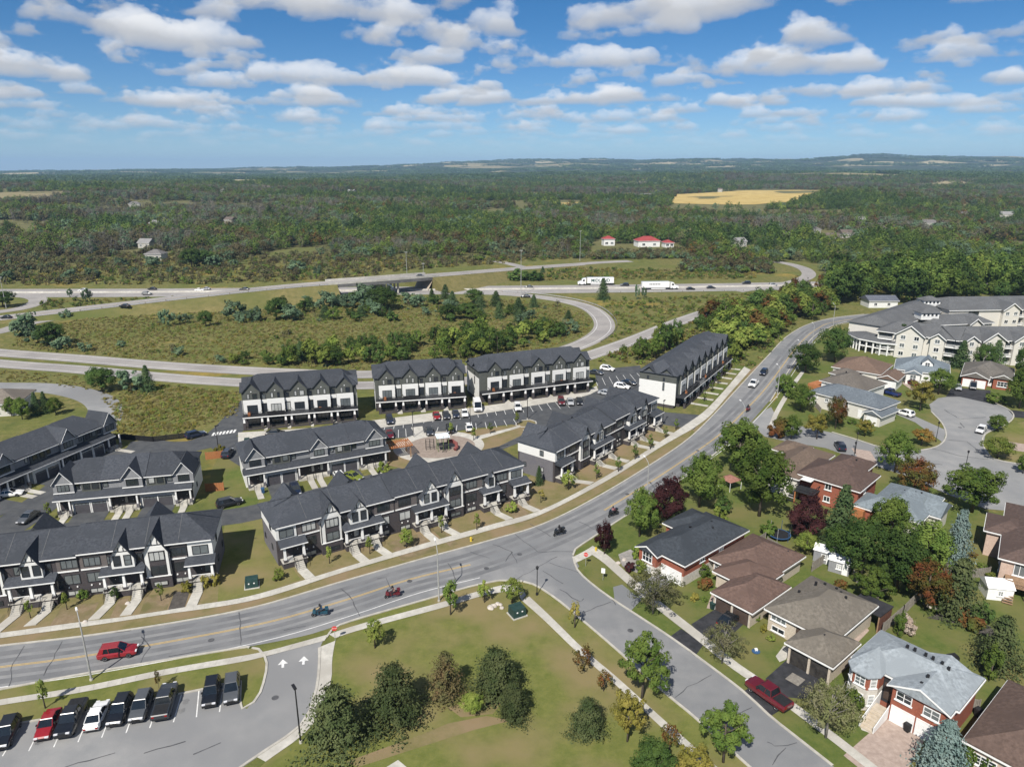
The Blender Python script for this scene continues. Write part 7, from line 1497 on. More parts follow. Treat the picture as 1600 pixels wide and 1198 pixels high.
BASE_H = {'maple_a':8,'maple_b':8.4,'maple_deep':8,'maple_purple':7.5,'oak_ragged':8,'autumn':7,'light_a':6,'yellow_a':5.5,'gold_a':5.5,'twig_a':6,'bare_a':8,'young_a':3.6,'young_b':3,'young_c':3.8,'young_red':3.2,'street_a':4.6,'street_y':4.2,'pine_a':6.6,'pine_b':7.2,'pine_rust':7,'spruce_a':9,'spruce_blue':7.5,'pine_tall':8.5,'cedar':3.8,'bush_green':1.5,'bush_light':1.4,'bush_red':1.3,'bush_deep':1.7,'bush_purple':1.4,'bush_blossom':2.2,'bush_yellow':1.2,'bush_olive':3.2,'ball_green':1.7}
for k_, sd_, lf_, h_, w_ in (('maple_a', 61, 'green', 8, 6), ('maple_b', 62, 'green', 8.4, 6), ('maple_deep', 63, 'deep', 8, 6.2), ('light_a', 64, 'light', 6, 5), ('oak_ragged', 65, 'deep', 8, 7), ('autumn', 66, 'autumn', 7, 5.5)):
    kind_round(k_+'_far', sd_, lf_, h_, w_, n=1300, leaf=0.60, clumps=34, cr=0.30)
_tr = random.Random(77)
def tree(key, bx, by, wpx, hpx, label, group=None):
    """bx,by foot of the tree in the photo; wpx crown width and hpx height as they look there (1600-pixel photo)"""
    p = G(bx, by); dist = p.y*_c + CAMH*_s
    w = wpx*dist/FPX
    ty = (by-hpx-599)/FPX; D = (p.y*_s+ty*p.y*_c)/(_c-ty*_s); h = max(CAMH-D, 0.6)
    sx = w/BASE_W[key]*_tr.uniform(.97, 1.03); sz = h/BASE_H[key]
    return place(TREES[key], USEDT, (p.x, p.y, 0.0), _tr.uniform(0, 6.28), label, group, (sx, sx, sz))

T = tree
PK = 'pines on the park lawn'
T('pine_a',528,1163,102,92,'broad dark pine on the lawn beside the parking lot lamp',PK); T('pine_a',617,1123,96,86,'largest dark pine in the park clump, second from the parking lot',PK)
T('pine_rust',697,1090,62,72,'rusty brown tinted pine in the park between two dark pines',PK); T('pine_b',776,1082,83,68,'tall dark pine in the middle of the park lawn',PK)
T('pine_b',803,1121,54,58,'smaller pine touching the right side of the tall park pine',PK); T('pine_b',918,1146,60,56,'dark conical pine near the park sidewalk',PK)
T('light_a',738,1114,38,30,'low yellowish green bush tree on bare patch among park pines'); T('yellow_a',980,1158,58,74,'yellow green bushy tree beside the park sidewalk')
T('oak_ragged',1003,1090,88,100,'ragged dark green tree leaning over the side street from the park'); T('oak_ragged',1130,1190,90,94,'ragged green street tree at the bottom edge by the side street')
T('maple_deep',1018,1222,70,62,'dark bush tree cut by the bottom edge of the park'); T('yellow_a',1085,1222,62,55,'yellow leaved shrub tree at the bottom edge of the park')
T('young_red',911,1046,36,36,'small reddish brown tree by the park sidewalk, upper one'); T('young_red',943,1079,30,32,'thin reddish brown tree by the park sidewalk, middle one'); T('young_red',1046,1172,32,42,'small reddish brown tree by the park sidewalk, lowest one')
T('young_b',898,980,22,42,'thin pale yellow sapling on the side street verge')
T('street_y',586,1012,32,46,'young light green tree on the park lawn near the lot entrance'); T('street_a',704,960,32,52,'upright green tree beside the tall street lamp in the park corner')
T('street_y',757,941,23,34,'small yellow green tree beside the boulders in the park corner'); T('street_y',800,942,34,40,'round yellow green tree behind the green utility box')
T('young_a',71,1106,20,46,'light green sapling on the verge above the parked red sedan'); T('young_red',249,1078,10,34,'nearly bare thin sapling on the parking lot verge')
ST = 'trees along the side street'
T('twig_a',1020,958,86,70,'greyish thin leaved tree in front of the brown roofed bungalow',ST); T('twig_a',1128,1036,66,62,'greyish thin leaved tree beside the black driveway with the car',ST); T('twig_a',1290,1152,92,86,'widest greyish thin leaved tree, before the grey roofed brick house',ST)
T('spruce_blue',1468,1208,80,84,'big blue spruce before the garage of the grey roofed brick house')
T('ball_green',1330,1106,32,28,'clipped round green bush at the steps of the brick house'); T('ball_green',1508,1198,26,34,'clipped round bush right of the blue spruce'); T('ball_green',1545,1206,40,30,'round green hedge bush under the windows of the bottom right house')
BK = 'back garden trees'
T('pine_tall',1490,962,72,90,'tall ragged pine behind the fence of the brick house',BK); T('pine_tall',1556,1042,70,80,'spreading pine at the right edge of the green back lawn',BK)
T('cedar',1546,1062,24,54,'columnar cedar with rust tint beside the back lawn'); T('bush_blossom',1416,988,32,25,'round bush covered in pale pink blossom by the fence'); T('cedar',1402,992,16,38,'dark columnar cedar left of the blossom bush')
T('bush_red',1500,968,34,22,'reddish shrub in the garden bed behind the lawn'); T('bush_red',1520,985,30,22,'rust brown shrub at the end of the garden bed'); T('bush_green',1470,952,26,20,'green shrub in the bed by the white stones'); T('bush_deep',1535,975,36,30,'dark shrub between the garden bed and the spreading pine')
T('maple_a',999,838,50,76,'bright green tree at the corner of the main road and the dark roofed house'); T('maple_purple',1042,820,60,74,'purple leaved maple behind the dark roofed brick bungalow'); T('maple_a',1092,792,66,84,'green maple between the purple maple and the main road')
T('maple_b',1186,806,88,116,'largest green maple above the trampoline'); T('maple_purple',1258,842,66,66,'round purple leaved maple right of the trampoline'); T('spruce_a',1308,862,60,106,'tall dark spruce next to the purple maple')
T('maple_b',1152,742,78,90,'leafy green tree standing at the court street corner'); T('light_a',1258,866,34,36,'yellow green shrub tree beside the trampoline')
T('maple_deep',1345,900,84,90,'dense dark tree behind the two white sheds',BK); T('maple_a',1390,850,66,74,'pale green tree in front of the blue grey roof',BK); T('maple_deep',1400,925,92,100,'dense dark tree in the middle of the back gardens',BK); T('maple_a',1440,905,80,92,'broad green tree left of the silver spruce',BK)
T('oak_ragged',1360,945,70,60,'low dark tree by the carport of the grey roofed house',BK); T('autumn',1445,950,70,76,'olive brown tree behind the wooden fence',BK); T('spruce_blue',1490,882,46,88,'slim silver spruce by the blue grey roofed house'); T('maple_deep',1310,880,56,60,'dark leafy tree just right of the white sheds',BK)
T('maple_a',1398,738,52,66,'green tree at the bend of the court street'); T('autumn',1428,770,62,56,'green tree with red tips beside the blue grey roof'); T('maple_b',1518,800,90,72,'broad round tree on the court street verge'); T('light_a',1558,716,46,34,'round light tree on the lawn east of the turning circle')
T('maple_a',1558,674,30,26,'small green tree behind the white car at the turning circle'); T('gold_a',1440,696,36,28,'golden shrub at the tip of the court island lawn'); T('yellow_a',1351,682,28,26,'small yellow green tree in the middle of the island lawn'); T('yellow_a',1276,686,38,40,'yellow green tree by the court street mouth'); T('autumn',1305,670,32,54,'autumn coloured tree before the white sided house')
T('maple_a',1250,642,40,42,'round green tree left of the white sided house'); T('bush_red',1216,684,30,34,'reddish shrub at the corner of the court street'); T('maple_a',1236,686,30,38,'green bush tree next to the reddish corner shrub'); T('yellow_a',1437,642,42,48,'yellow green tree at the head of the turning circle'); T('maple_a',1466,616,42,40,'dark round tree in front of the house with the dormer')
T('maple_deep',1304,566,52,58,'dark rounded maple beside the curve of the main road'); T('maple_deep',1258,582,46,48,'dark green tree on the verge by the street lamps'); T('maple_a',1225,614,30,30,'light green shrub tree on the verge by the walk'); T('bush_green',1240,622,34,26,'green hedge shrub along the verge walk')
for k, (x, y, w, h) in enumerate([(1405,553,24,38),(1432,556,26,30),(1450,560,22,24),(1478,566,18,30),(1500,574,24,34),(1535,580,26,36),(1553,578,26,38),(1596,600,26,50)]):
    T('spruce_a' if k in (0, 3, 4, 6) else 'maple_deep', x, y, w*1.25, h*1.25, ('first', 'second', 'third', 'fourth', 'fifth', 'sixth', 'seventh', 'eighth')[k]+' tree from the left in the strip before the white apartments', 'trees before the white apartment building')
T('maple_a',1592,638,50,64,'large green tree at the right edge beyond the turning circle'); T('bush_green',1555,630,30,16,'low juniper bed right of the black driveway'); T('maple_a',1598,740,24,30,'leafy tree cut by the right edge near the court street')
# garden shrubs near the houses
for k, (key, x, y, w, h, lb) in enumerate([('bush_purple',983,893,16,14,'small purple shrub in the stone bed by the dark roofed house'),('maple_purple',944,866,30,52,'slim purple tree on the corner lawn'),('bush_red',1101,921,22,20,'rust red round shrub on the lawn by the brown roof'),('ball_green',1099,900,20,18,'round green shrub against the brown roofed house wall'),
  ('bush_yellow',1085,938,14,10,'yellow flowering shrub in the round stone bed'),('bush_light',1005,892,26,16,'yellow green shrub below the arched window'),('bush_light',996,872,20,20,'green shrub left of the arched window'),('bush_green',1178,968,18,14,'shrub at the garage corner of the brown roofed house'),('bush_red',1312,922,20,18,'red leaved shrub behind the grey roofed house'),('bush_deep',1130,800,30,24,'dark shrub under the large green maple'),('bush_light',1122,815,24,22,'pale green shrub in the back garden by the maple'),('bush_green',1200,838,26,24,'green shrub left of the trampoline')]):
    T(key, x, y, w, h, lb)
FS = random.Random(31)
for wall, pts in (('dark roofed brick bungalow', [(1024,896),(1075,885),(1098,872),(1120,858)]), ('brown roofed bungalow', [(1100,940),(1196,950),(1215,940),(1232,925)]), ('taupe roofed bungalow', [(1193,988),(1205,1000),(1290,1050),(1330,1010)]), ('brick house with the pale roof', [(1318,1090),(1350,1120),(1490,1118),(1500,1105)]), ('white sided house', [(1290,655),(1310,660),(1330,662),(1355,668)]), ('balcony house', [(1265,772),(1280,785),(1310,795),(1335,790)]), ('raised bungalow at the right edge', [(1512,842),(1520,870),(1535,888),(1548,905)])):
    for k, (x, y) in enumerate(pts):
        T(FS.choice(['bush_green', 'bush_light', 'bush_deep', 'bush_yellow', 'bush_red']), x, y, FS.uniform(9, 16), FS.uniform(7, 12), ('first', 'second', 'third', 'fourth')[k]+' low shrub from the left beside the '+wall, 'shrubs along the house walls')
# saplings before the townhouses
sap = [('young_a',48,965,'first sapling from the left along the townhouse lawns'),('young_a',105,952,'bushy sapling by the second townhouse path'),('bush_green',130,935,'low shrub beside the path railing of the left row'),('bush_deep',180,935,'dark shrub beside the stone edged bed of the left row'),('young_a',252,938,'slim sapling on the bare soil of the left row'),('bush_yellow',293,925,'bright yellow green shrub left of the end path of the left row'),('bush_yellow',322,915,'yellow green shrub right of the end path of the left row'),('bush_yellow',337,912,'outermost yellow green shrub of the left row'),
 ('bush_light',435,905,'loose pale shrub beside the first path of the middle row'),('young_a',515,880,'sapling on the first lawn of the middle row'),('young_a',578,865,'leafy sapling beside the second pair of paths'),('street_y',635,855,'wider young tree on the bare soil lawn'),('young_a',690,832,'sapling between the third pair of paths'),('young_a',745,828,'sapling on the green lawn of the middle row'),('bush_light',800,800,'pale shrub beside the last paths of the middle row'),('young_b',845,785,'small yellow sapling between the middle and right rows'),('street_y',888,765,'round yellow young tree at the corner porch of the right row'),('spruce_a',842,757,'small conical evergreen at the end wall of the right row'),
 ('young_c',932,748,'thin sapling on the first lawn of the right row'),('young_c',966,737,'thin sapling on the second lawn of the right row'),('young_c',992,718,'thin sapling on the third lawn of the right row'),('young_c',1016,702,'slim dark sapling on the fourth lawn of the right row'),('young_c',1040,684,'sapling near the lane mouth of the right row'),('young_c',1056,672,'last sapling before the estate entrance'),
 ('young_c',1100,627,'first sapling before the white three storey row'),('young_c',1112,612,'second sapling before the white three storey row'),('young_c',1122,600,'third sapling before the white three storey row'),('young_c',1132,588,'fourth sapling before the white three storey row'),('young_a',740,688,'sapling beside the path to the playground'),('young_c',766,678,'dark sapling on the dry grass above the playground'),('young_a',808,664,'sapling on the parking lot island'),('young_a',705,680,'sapling beside the playground car spaces'),('bush_yellow',345,712,'yellow shrub beside the orange garden fence'),('bush_light',598,738,'pale shrub at the right end porch of the rear row'),('bush_green',82,735,'light shrub by the left lane'),('young_a',78,812,'leafy sapling on the grass by the parked silver car')]
for key, x, y, lb in sap:
    w, h = {'young_a':(14,28),'young_b':(12,22),'young_c':(11,26),'bush_yellow':(17,15),'bush_light':(18,16),'bush_green':(18,14),'bush_deep':(16,16),'street_y':(24,30),'spruce_a':(14,30)}[key]
    f = 1.0 if y > 700 else 0.75
    T(key, x, y, w*f, h*f, lb, 'young plants around the townhouses')
# shrubs by the townhouses' side wall and the left
for k, (x, y, w, h) in enumerate([(35,655,26,34),(58,648,18,36),(72,645,18,34),(88,648,24,28),(18,650,20,30)]):
    T('spruce_a' if k in (1, 2) else 'maple_a', x, y, w, h, ('round green tree nearest the shaded row', 'left pointed evergreen', 'right pointed evergreen', 'round tree right of the evergreens', 'round tree touching the beige wall')[k]+' beside the beige house', 'trees beside the beige house')
# ---------------------------------------------------------------- interchange trees, told apart one by one
IN = 'bushes and trees in the interchange meadow'
rng = random.Random(3)
named = [('maple_deep',160,612,48,40),('bush_olive',205,612,40,36),('spruce_a',232,612,26,42),('bush_olive',60,538,44,34),('maple_deep',80,540,46,38),('bush_olive',40,524,44,36),('bush_olive',98,545,30,20),('bush_olive',133,548,22,14),('bush_olive',190,542,14,10),('bush_olive',103,498,16,14),
 ('bush_olive',262,510,22,28),('bush_olive',290,505,20,16),('maple_deep',322,510,24,26),('bush_olive',368,500,38,30),('bush_olive',398,502,24,22),('maple_deep',432,500,36,36),('bush_olive',455,500,34,26),('bush_olive',500,482,20,16),('bush_olive',515,480,34,26),('bush_olive',480,475,16,14),('bush_olive',545,480,26,22),('bush_olive',575,478,44,34),('maple_deep',600,484,50,38),('bush_olive',640,476,30,20),
 ('spruce_a',675,472,14,22),('spruce_a',696,468,20,24),('spruce_a',707,474,18,20),('maple_deep',742,474,30,24),('spruce_a',775,478,22,24),('spruce_a',780,498,20,28),('spruce_a',810,492,22,28),('bush_olive',815,505,16,16),('spruce_a',834,480,16,20),('spruce_a',888,498,14,14),('bush_olive',890,520,28,20),('spruce_a',850,520,16,26),('maple_deep',700,500,34,26),('maple_deep',730,498,36,26),('bush_deep',615,502,22,14),('spruce_a',610,498,12,18),
 ('bush_olive',110,464,8,14),('bush_olive',137,472,14,22),('bush_olive',210,430,14,12),('bush_olive',145,434,22,16),('bush_olive',110,434,22,14),('bush_olive',266,428,12,12),('bush_olive',290,427,12,10),('bush_olive',465,425,30,18),('bush_olive',497,432,14,18),('maple_deep',300,420,36,34),('bush_olive',335,418,28,20),('maple_deep',320,418,40,28),('bush_olive',240,418,30,18),('bush_olive',190,418,24,16),('bush_olive',365,417,16,12),('bush_olive',12,440,26,18),('maple_deep',5,480,40,26),('spruce_a',942,468,22,34),('bush_deep',808,437,40,16),('bush_deep',835,438,30,14),('spruce_a',848,428,10,12),
 ('bush_olive',995,468,8,24),('bush_olive',1006,466,8,18),('bush_olive',280,555,20,14),('bush_olive',345,566,18,12),('spruce_a',470,562,18,30),('bush_olive',100,440,20,10)]
NAMED = [(key, T(key, x, y, w, h, 'bush', IN)) for key, x, y, w, h in named]
ORD = ['', 'first', 'second', 'third', 'fourth', 'fifth', 'sixth', 'seventh', 'eighth', 'ninth', 'tenth', 'eleventh', 'twelfth', 'thirteenth', 'fourteenth', 'fifteenth', 'sixteenth', 'seventeenth', 'eighteenth', 'nineteenth', 'twentieth']
LOOK = {'maple_a':'mid green','maple_b':'tall green','maple_deep':'dark green','light_a':'light green','oak_ragged':'ragged dark','autumn':'reddish','yellow_a':'yellow','gold_a':'golden','bare_a':'half bare grey','bush_green':'low green','bush_olive':'grey green','spruce_a':'pointed evergreen','bush_deep':'low dark'}
def ordinals(items, noun, where):
    """labels by look, then counted from the left as the photo shows them"""
    by = {}
    for key, o in items: by.setdefault(key, []).append(o)
    for key, os_ in by.items():
        os_.sort(key=lambda o: o.location.x/o.location.y)
        for i, o in enumerate(os_):
            n = ORD[i+1] if i < 20 else 'twenty '+ORD[i-19] if i < 29 else 'thirty '+ORD[i-28]
            o['label'] = f'{n} {LOOK[key]} {noun} from the left {where}' if len(os_) > 1 else f'only {LOOK[key]} {noun} {where}'
MASSROWS = []
def mass_row(keys, poly, n, w, h, seed): MASSROWS.append((keys, poly, n, w, h, seed))
def row(keys, poly, n, w, h, label, group, seed):
    """separate trees spread over an outlined piece of ground"""
    r = random.Random(seed); P = gp(poly); xs = [p.x for p in P]; ys = [p.y for p in P]; got = []; items = []
    tries = 0
    while len(got) < n and tries < n*60:
        tries += 1
        x, y = r.uniform(min(xs), max(xs)), r.uniform(min(ys), max(ys))
        if not inside(x, y, P): continue
        if any((x-a)**2+(y-b)**2 < (w*0.42)**2 for a, b in got): continue
        got.append((x, y)); key = r.choice(keys); f = r.uniform(0.7, 1.25)
        sx = w*f/BASE_W[key]; sz = h*f*r.uniform(.85, 1.2)/BASE_H[key]
        items.append((key, place(TREES.get(key+'_far', TREES[key]), USEDT, (x, y, hgt(x, y)), r.uniform(0, 6.28), label, group, (sx, sx, sz))))
    ordinals(items, *label.split('|'))
ordinals(NAMED, 'bush', 'standing in the interchange meadows')
row(['maple_a','maple_b','maple_deep','light_a','oak_ragged'], [(430,572),(460,560),(560,550),(640,538),(760,522),(860,518),(885,530),(800,551),(700,566),(560,574),(470,574)], 84, 5.0, 6.0, 'tree|in the belt behind the townhouses', 'tree belt behind the three storey townhouses', 4)
row(['bush_olive','maple_deep','bush_olive','spruce_a','maple_a'], [(330,502),(460,472),(560,470),(680,474),(800,482),(840,502),(700,510),(560,503),(420,510)], 42, 6.0, 4.6, 'bush|in the upper part of the loop meadow', 'bushes in the upper part of the loop meadow', 15)
row(['maple_a','light_a','bush_green','maple_deep'], [(330,562),(420,560),(470,562),(460,572),(360,570)], 12, 3.6, 3.0, 'bush|at the left end of the belt', 'bushes at the left end of the tree belt', 5)
row(['maple_a','light_a','maple_deep'], [(988,575),(1008,566),(1040,560),(1060,540),(1015,545),(990,560)], 10, 5.0, 8.5, 'tree|between the slip road and the white end wall', 'trees behind the white three storey row', 6)
row(['maple_a','light_a','maple_deep','maple_b','light_a','maple_a','oak_ragged','autumn'], [(1100,540),(1145,565),(1190,540),(1240,508),(1300,490),(1320,470),(1230,468),(1150,488),(1090,512),(1085,532)], 72, 7.5, 8.5, 'tree|in the main road bend thicket', 'thicket trees beside the main road bend', 7)
mass_row(['maple_a','light_a','maple_deep','maple_b','light_a','maple_b'], [(1100,540),(1145,565),(1190,540),(1240,508),(1300,490),(1320,470),(1230,468),(1150,488),(1090,512),(1085,532)], 40, 6.5, 7.0, 18)
mass_row(['maple_deep','maple_a','oak_ragged','maple_b','maple_deep','maple_a','maple_b','light_a'], [(1318,488),(1350,466),(1392,462),(1400,484),(1430,480),(1470,472),(1600,472),(1700,470),(1700,420),(1500,430),(1310,438),(1290,470)], 165, 11.5, 14.5, 8)
row(['bare_a','autumn','maple_a'], [(1180,470),(1260,455),(1330,445),(1330,460),(1240,470)], 10, 6.0, 10.0, 'tree|standing by the highway edge at the right', 'half bare trees by the highway', 9)

# ---------------------------------------------------------------- woods and weeds nobody could count
MASS = []
def gn_scatter(name, pts, protos, kind_label=None):
    """stuff: prototypes instanced on points that carry index, size and turn"""
    me = bpy.data.meshes.new(name); me.from_pydata([p[:3] for p in pts], [], [])
    for nm, typ, vals in (('idx', 'INT', [p[3] for p in pts]), ('siz', 'FLOAT', [p[4] for p in pts]), ('rot', 'FLOAT', [p[5] for p in pts]), ('hz', 'FLOAT', [p[6] for p in pts])):
        me.attributes.new(nm, typ, 'POINT').data.foreach_set('value', vals)
    c = bpy.data.collections.new(name+'_kinds')
    for k, (pm, ms) in enumerate(protos):
        o = bpy.data.objects.new(f'{name}_kind_{k:02d}', pm); c.objects.link(o)
    o = link(name, me); ng = bpy.data.node_groups.new(name, 'GeometryNodeTree')
    ng.interface.new_socket('Geometry', in_out='INPUT', socket_type='NodeSocketGeometry'); ng.interface.new_socket('Geometry', in_out='OUTPUT', socket_type='NodeSocketGeometry')
    N, L = ng.nodes, ng.links
    gi, go = N.new('NodeGroupInput'), N.new('NodeGroupOutput')
    ci = N.new('GeometryNodeCollectionInfo'); ci.inputs['Collection'].default_value = c; ci.inputs['Separate Children'].default_value = True; ci.inputs['Reset Children'].default_value = True
    ip = N.new('GeometryNodeInstanceOnPoints'); ip.inputs['Pick Instance'].default_value = True
    def att(nm, t):
        a = N.new('GeometryNodeInputNamedAttribute'); a.data_type = t; a.inputs['Name'].default_value = nm; return a.outputs['Attribute']
    cr = N.new('ShaderNodeCombineXYZ'); L.new(att('rot', 'FLOAT'), cr.inputs[2])
    cs = N.new('ShaderNodeCombineXYZ'); s = att('siz', 'FLOAT'); L.new(s, cs.inputs[0]); L.new(s, cs.inputs[1]); L.new(att('hz', 'FLOAT'), cs.inputs[2])
    mp = N.new('GeometryNodeMeshToPoints')
    L.new(gi.outputs[0], mp.inputs['Mesh']); L.new(mp.outputs[0], ip.inputs['Points']); L.new(ci.outputs[0], ip.inputs['Instance']); L.new(att('idx', 'INT'), ip.inputs['Instance Index'])
    L.new(cr.outputs[0], ip.inputs['Rotation']); L.new(cs.outputs[0], ip.inputs['Scale']); L.new(ip.outputs[0], go.inputs[0])
    md = o.modifiers.new('scatter', 'NODES'); md.node_group = ng
    tag(o, kind_label, kind='stuff'); return o
def far_round(seed, lf, h, w, z0=0.8, n=330, leaf=1.0, clumps=16, bark=True, hollow=0.5):
    rz = (h-z0)/2; V = round_crown(seed, w/2*.9, rz*.9, z0+rz, n, leaf, clumps, 0.40, hollow, taper=0.2, up=0.9)
    return (quads_mesh('far_tree', V, [LEAF[lf], BARKG if lf == 'grey' else BARK], trunk_mb(seed, h*.75, 0.16, 3, w*.25)), None)
def far_cone(seed, lf, h, w, n=330, leaf=0.95): return (quads_mesh('far_tree', cone_crown(seed, w/2, h, 0.3, n, leaf, 8, 0.8, 0.15, 0.2, 7), [LEAF[lf], BARK], trunk_mb(seed, h*.9, 0.14, 0)), None)
WOOD = [far_round(101, 'green', 10, 10.5), far_round(102, 'deep', 11, 10.5), far_round(103, 'deep', 9, 10), far_round(104, 'green', 9, 11), far_round(105, 'olive', 8.5, 9), far_cone(106, 'spruce', 12, 7), far_cone(107, 'spruce', 10, 6.5),
        far_round(108, 'light', 9, 8), far_round(109, 'brown', 8, 8), far_round(110, 'grey', 10, 7, 1.0, 170, 0.7, 22, True, 0.2), far_round(111, 'autumn', 9, 8), far_round(112, 'twig', 9, 8, 0.8, 260, 0.8)]
def gt(l): return [Gt(x, y) for x, y in l]
FIELDS = [gt([(1048,318),(1120,320),(1180,320),(1230,316),(1310,308),(1306,297),(1240,297),(1120,300),(1055,304)]), gt([(352,416),(400,400),(460,388),(520,386),(500,394),(420,408)]), gt([(757,339),(790,336),(788,329),(760,330)]), gt([(870,321),(915,321),(912,316),(872,317)]),
          gt([(340,292),(480,289),(500,281),(360,282)]), gt([(-60,316),(60,312),(120,303),(100,299),(-60,303)]), gt([(945,400),(1062,399),(1060,380),(945,381)]), gt([(1530,390),(1700,392),(1700,378),(1530,376)])]
YLIM = [(-200,402),(0,398),(90,402),(180,396),(330,388),(350,412),(420,404),(520,398),(600,404),(700,402),(800,392),(900,396),(930,384),(1065,386),(1090,404),(1130,425),(1230,408),(1270,416),(1300,432),(1420,437),(1700,440)]
r = random.Random(21); pts = []
def field_hit(x, y): return any(inside(x*k, y*k, f) for f in FIELDS for k in ((1, 1.03, 1.06, 1.09) if f is FIELDS[0] else (1, 1.02)))
HOUSES_FAR = [(240,405),(225,387),(355,350),(210,323),(240,357),(415,296),(350,303),(548,302),(608,299),(640,298),(682,297),(1010,308),(1125,300),(1205,292),(1275,370),(1345,352),(1450,356),(1570,342),(945,378),(1015,380),(1040,383),(1160,385),(1230,370),(1290,362),(1320,375),(1380,362),(1305,372)]
HF = [Gt(x, y) for x, y in HOUSES_FAR]
n = 0
for _ in range(95000):
    t = r.uniform(-0.80, 0.80); d = 384+ (2700-384)*r.random()**0.74
    y = d*math.cos(math.atan(t)); x = y*t; z = hgt(x, y)
    px, py = project(x, y, z)
    if py > table(YLIM, px) + r.uniform(-3, 2): continue
    if field_hit(x, y): continue
    if d > 480 and fbm(x*0.5+77, y, 150, 3) > (0.31 if d < 1300 else 0.27) and r.random() < 0.94: continue      # clearings
    if d < 1500 and any(abs(x-q.x*y/q.y) < 11 and -70 < y-q.y < 9 for q in HF): continue
    f = fbm(x*0.55, y, 210 if d > 900 else 110, 2); g = fbm(x+500, y-300, 70, 2)
    if f > 0.16: pool = [9, 9, 8, 11, 9, 4] if g > -0.05 else [8, 11, 0, 4, 8]
    elif f > -0.14: pool = [0, 4, 3, 4, 7, 11] if g > 0.05 else [1, 8, 3, 10, 8, 0, 11]
    else: pool = [1, 5, 6, 2, 0, 1] if g > 0.0 else [0, 3, 7, 1, 4, 11]
    s = r.uniform(0.75, 1.35)*(1+0.35*fbm(x, y, 240, 2))
    if d < 600: s *= 0.8
    pts.append((x, y, z-0.2, r.choice(pool), s, r.uniform(0, 6.28), s*r.uniform(.85, 1.2)))
gn_scatter('far_woodland', pts, WOOD, 'mixed green woodland stretching to the hills')
mk = ['maple_a', 'maple_b', 'maple_deep', 'light_a', 'oak_ragged', 'autumn']; mp_ = [([c for c in TREES[k+'_far'].children if c.name.startswith('crown')][0].data, None) for k in mk]; pts = []
for keys, poly, n, w, h, seed in MASSROWS:
    q = random.Random(seed); P = gp(poly); xs = [p.x for p in P]; ys = [p.y for p in P]; got = []; tries = 0
    while len(got) < n and tries < n*60:
        tries += 1; x, y = q.uniform(min(xs), max(xs)), q.uniform(min(ys), max(ys))
        if not inside(x, y, P) or any((x-a)**2+(y-b_)**2 < (w*.42)**2 for a, b_ in got): continue
        got.append((x, y)); k = q.choice(keys); f = q.uniform(.7, 1.25); pts.append((x, y, -.2, mk.index(k), w*f/BASE_W[k], q.uniform(0, 6.28), h*f*q.uniform(.85, 1.2)/BASE_H[k]))
gn_scatter('roadside_wood', pts, mp_, 'dense wood behind the white apartments and in the road bend')
# distant hill woods, broader clumps
CL = [(quads_mesh('wood_clump', np.concatenate([round_crown(200+k*7+j, 8, 6, 5.5, 70, 3.2, 10, 0.4, 0.5)+np.array([math.cos(j*2.1)*13, math.sin(j*2.1)*11, 0]) for j in range(4)]), [LEAF[lf]]), None) for k, lf in enumerate(('deep', 'green', 'deep', 'olive', 'spruce'))]
pts = []
for _ in range(30000):
    t = r.uniform(-0.82, 0.82); d = 2600*(10500/2600)**r.random(); y = d*math.cos(math.atan(t)); x = y*t
    if fbm(x*0.6, y, 520, 3) < 0.04: continue
    if field_hit(x, y): continue
    s = r.uniform(.7, 1.3)*(1+d/9000)
    pts.append((x, y, hgt(x, y)-0.5, r.randrange(5), s, r.uniform(0, 6.28), r.uniform(.7, 1.2)))
gn_scatter('distant_hill_woods', pts, CL, 'dark woods on the distant blue hills')
# scrub and tall weeds of the interchange
SCRUB = [far_round(301, 'brown', 2.6, 3.0, 0.1, 150, 0.5, 12), far_round(302, 'green', 2.4, 2.8, 0.1, 150, 0.5, 12), far_round(303, 'twig', 2.8, 2.8, 0.1, 150, 0.5, 12), far_round(304, 'olive', 2.2, 2.6, 0.1, 150, 0.5, 12), far_round(305, 'goldenrod', 1.3, 2.4, 0.0, 110, 0.45, 10), far_round(306, 'weed', 1.0, 2.2, 0.0, 100, 0.45, 10), far_round(307, 'light', 1.8, 2.4, 0.0, 120, 0.45, 10), far_round(308, 'autumn', 2.0, 2.4, 0.0, 130, 0.45, 10)]
def scatter_zone(px, n, pool, smin=.6, smax=1.3, clump=0.0, z=0):
    P = gp(px); xs = [p.x for p in P]; ys = [p.y for p in P]; out = []
    while n > 0:
        n -= 1
        x, y = r.uniform(min(xs), max(xs)), r.uniform(min(ys), max(ys))
        if not inside(x, y, P): continue
        if clump and fbm(x, y, 26, 2) < clump*r.uniform(0.0, 1.0): continue
        if abs(y-0) < 1: continue
        s = r.uniform(smin, smax); out.append((x, y, -0.05, r.choice(pool), s, r.uniform(0, 6.28), s*r.uniform(.7, 1.2)))
    return out
INFIELD = [(30,520),(160,492),(300,474),(440,460),(560,462),(680,468),(800,468),(870,476),(910,488),(928,505),(918,522),(870,540),(790,558),(690,570),(560,580),(380,580),(240,570),(120,555),(20,541)]
pts = scatter_zone(INFIELD, 17000, [5, 5, 4, 5, 5, 6, 5], .25, .62) + scatter_zone(INFIELD, 700, [1, 3, 2, 1], .4, 1.1, 0.5)
pts += scatter_zone([(0,578),(160,592),(300,606),(372,612),(372,650),(300,668),(170,690),(175,640),(150,612),(60,598),(0,596)], 2400, [5, 5, 4, 5], .25, .55)
pts += scatter_zone([(330,650),(372,650),(372,612),(300,606),(200,598),(175,640),(180,680),(290,680)], 1500, [5, 4, 5, 6], .25, .6)
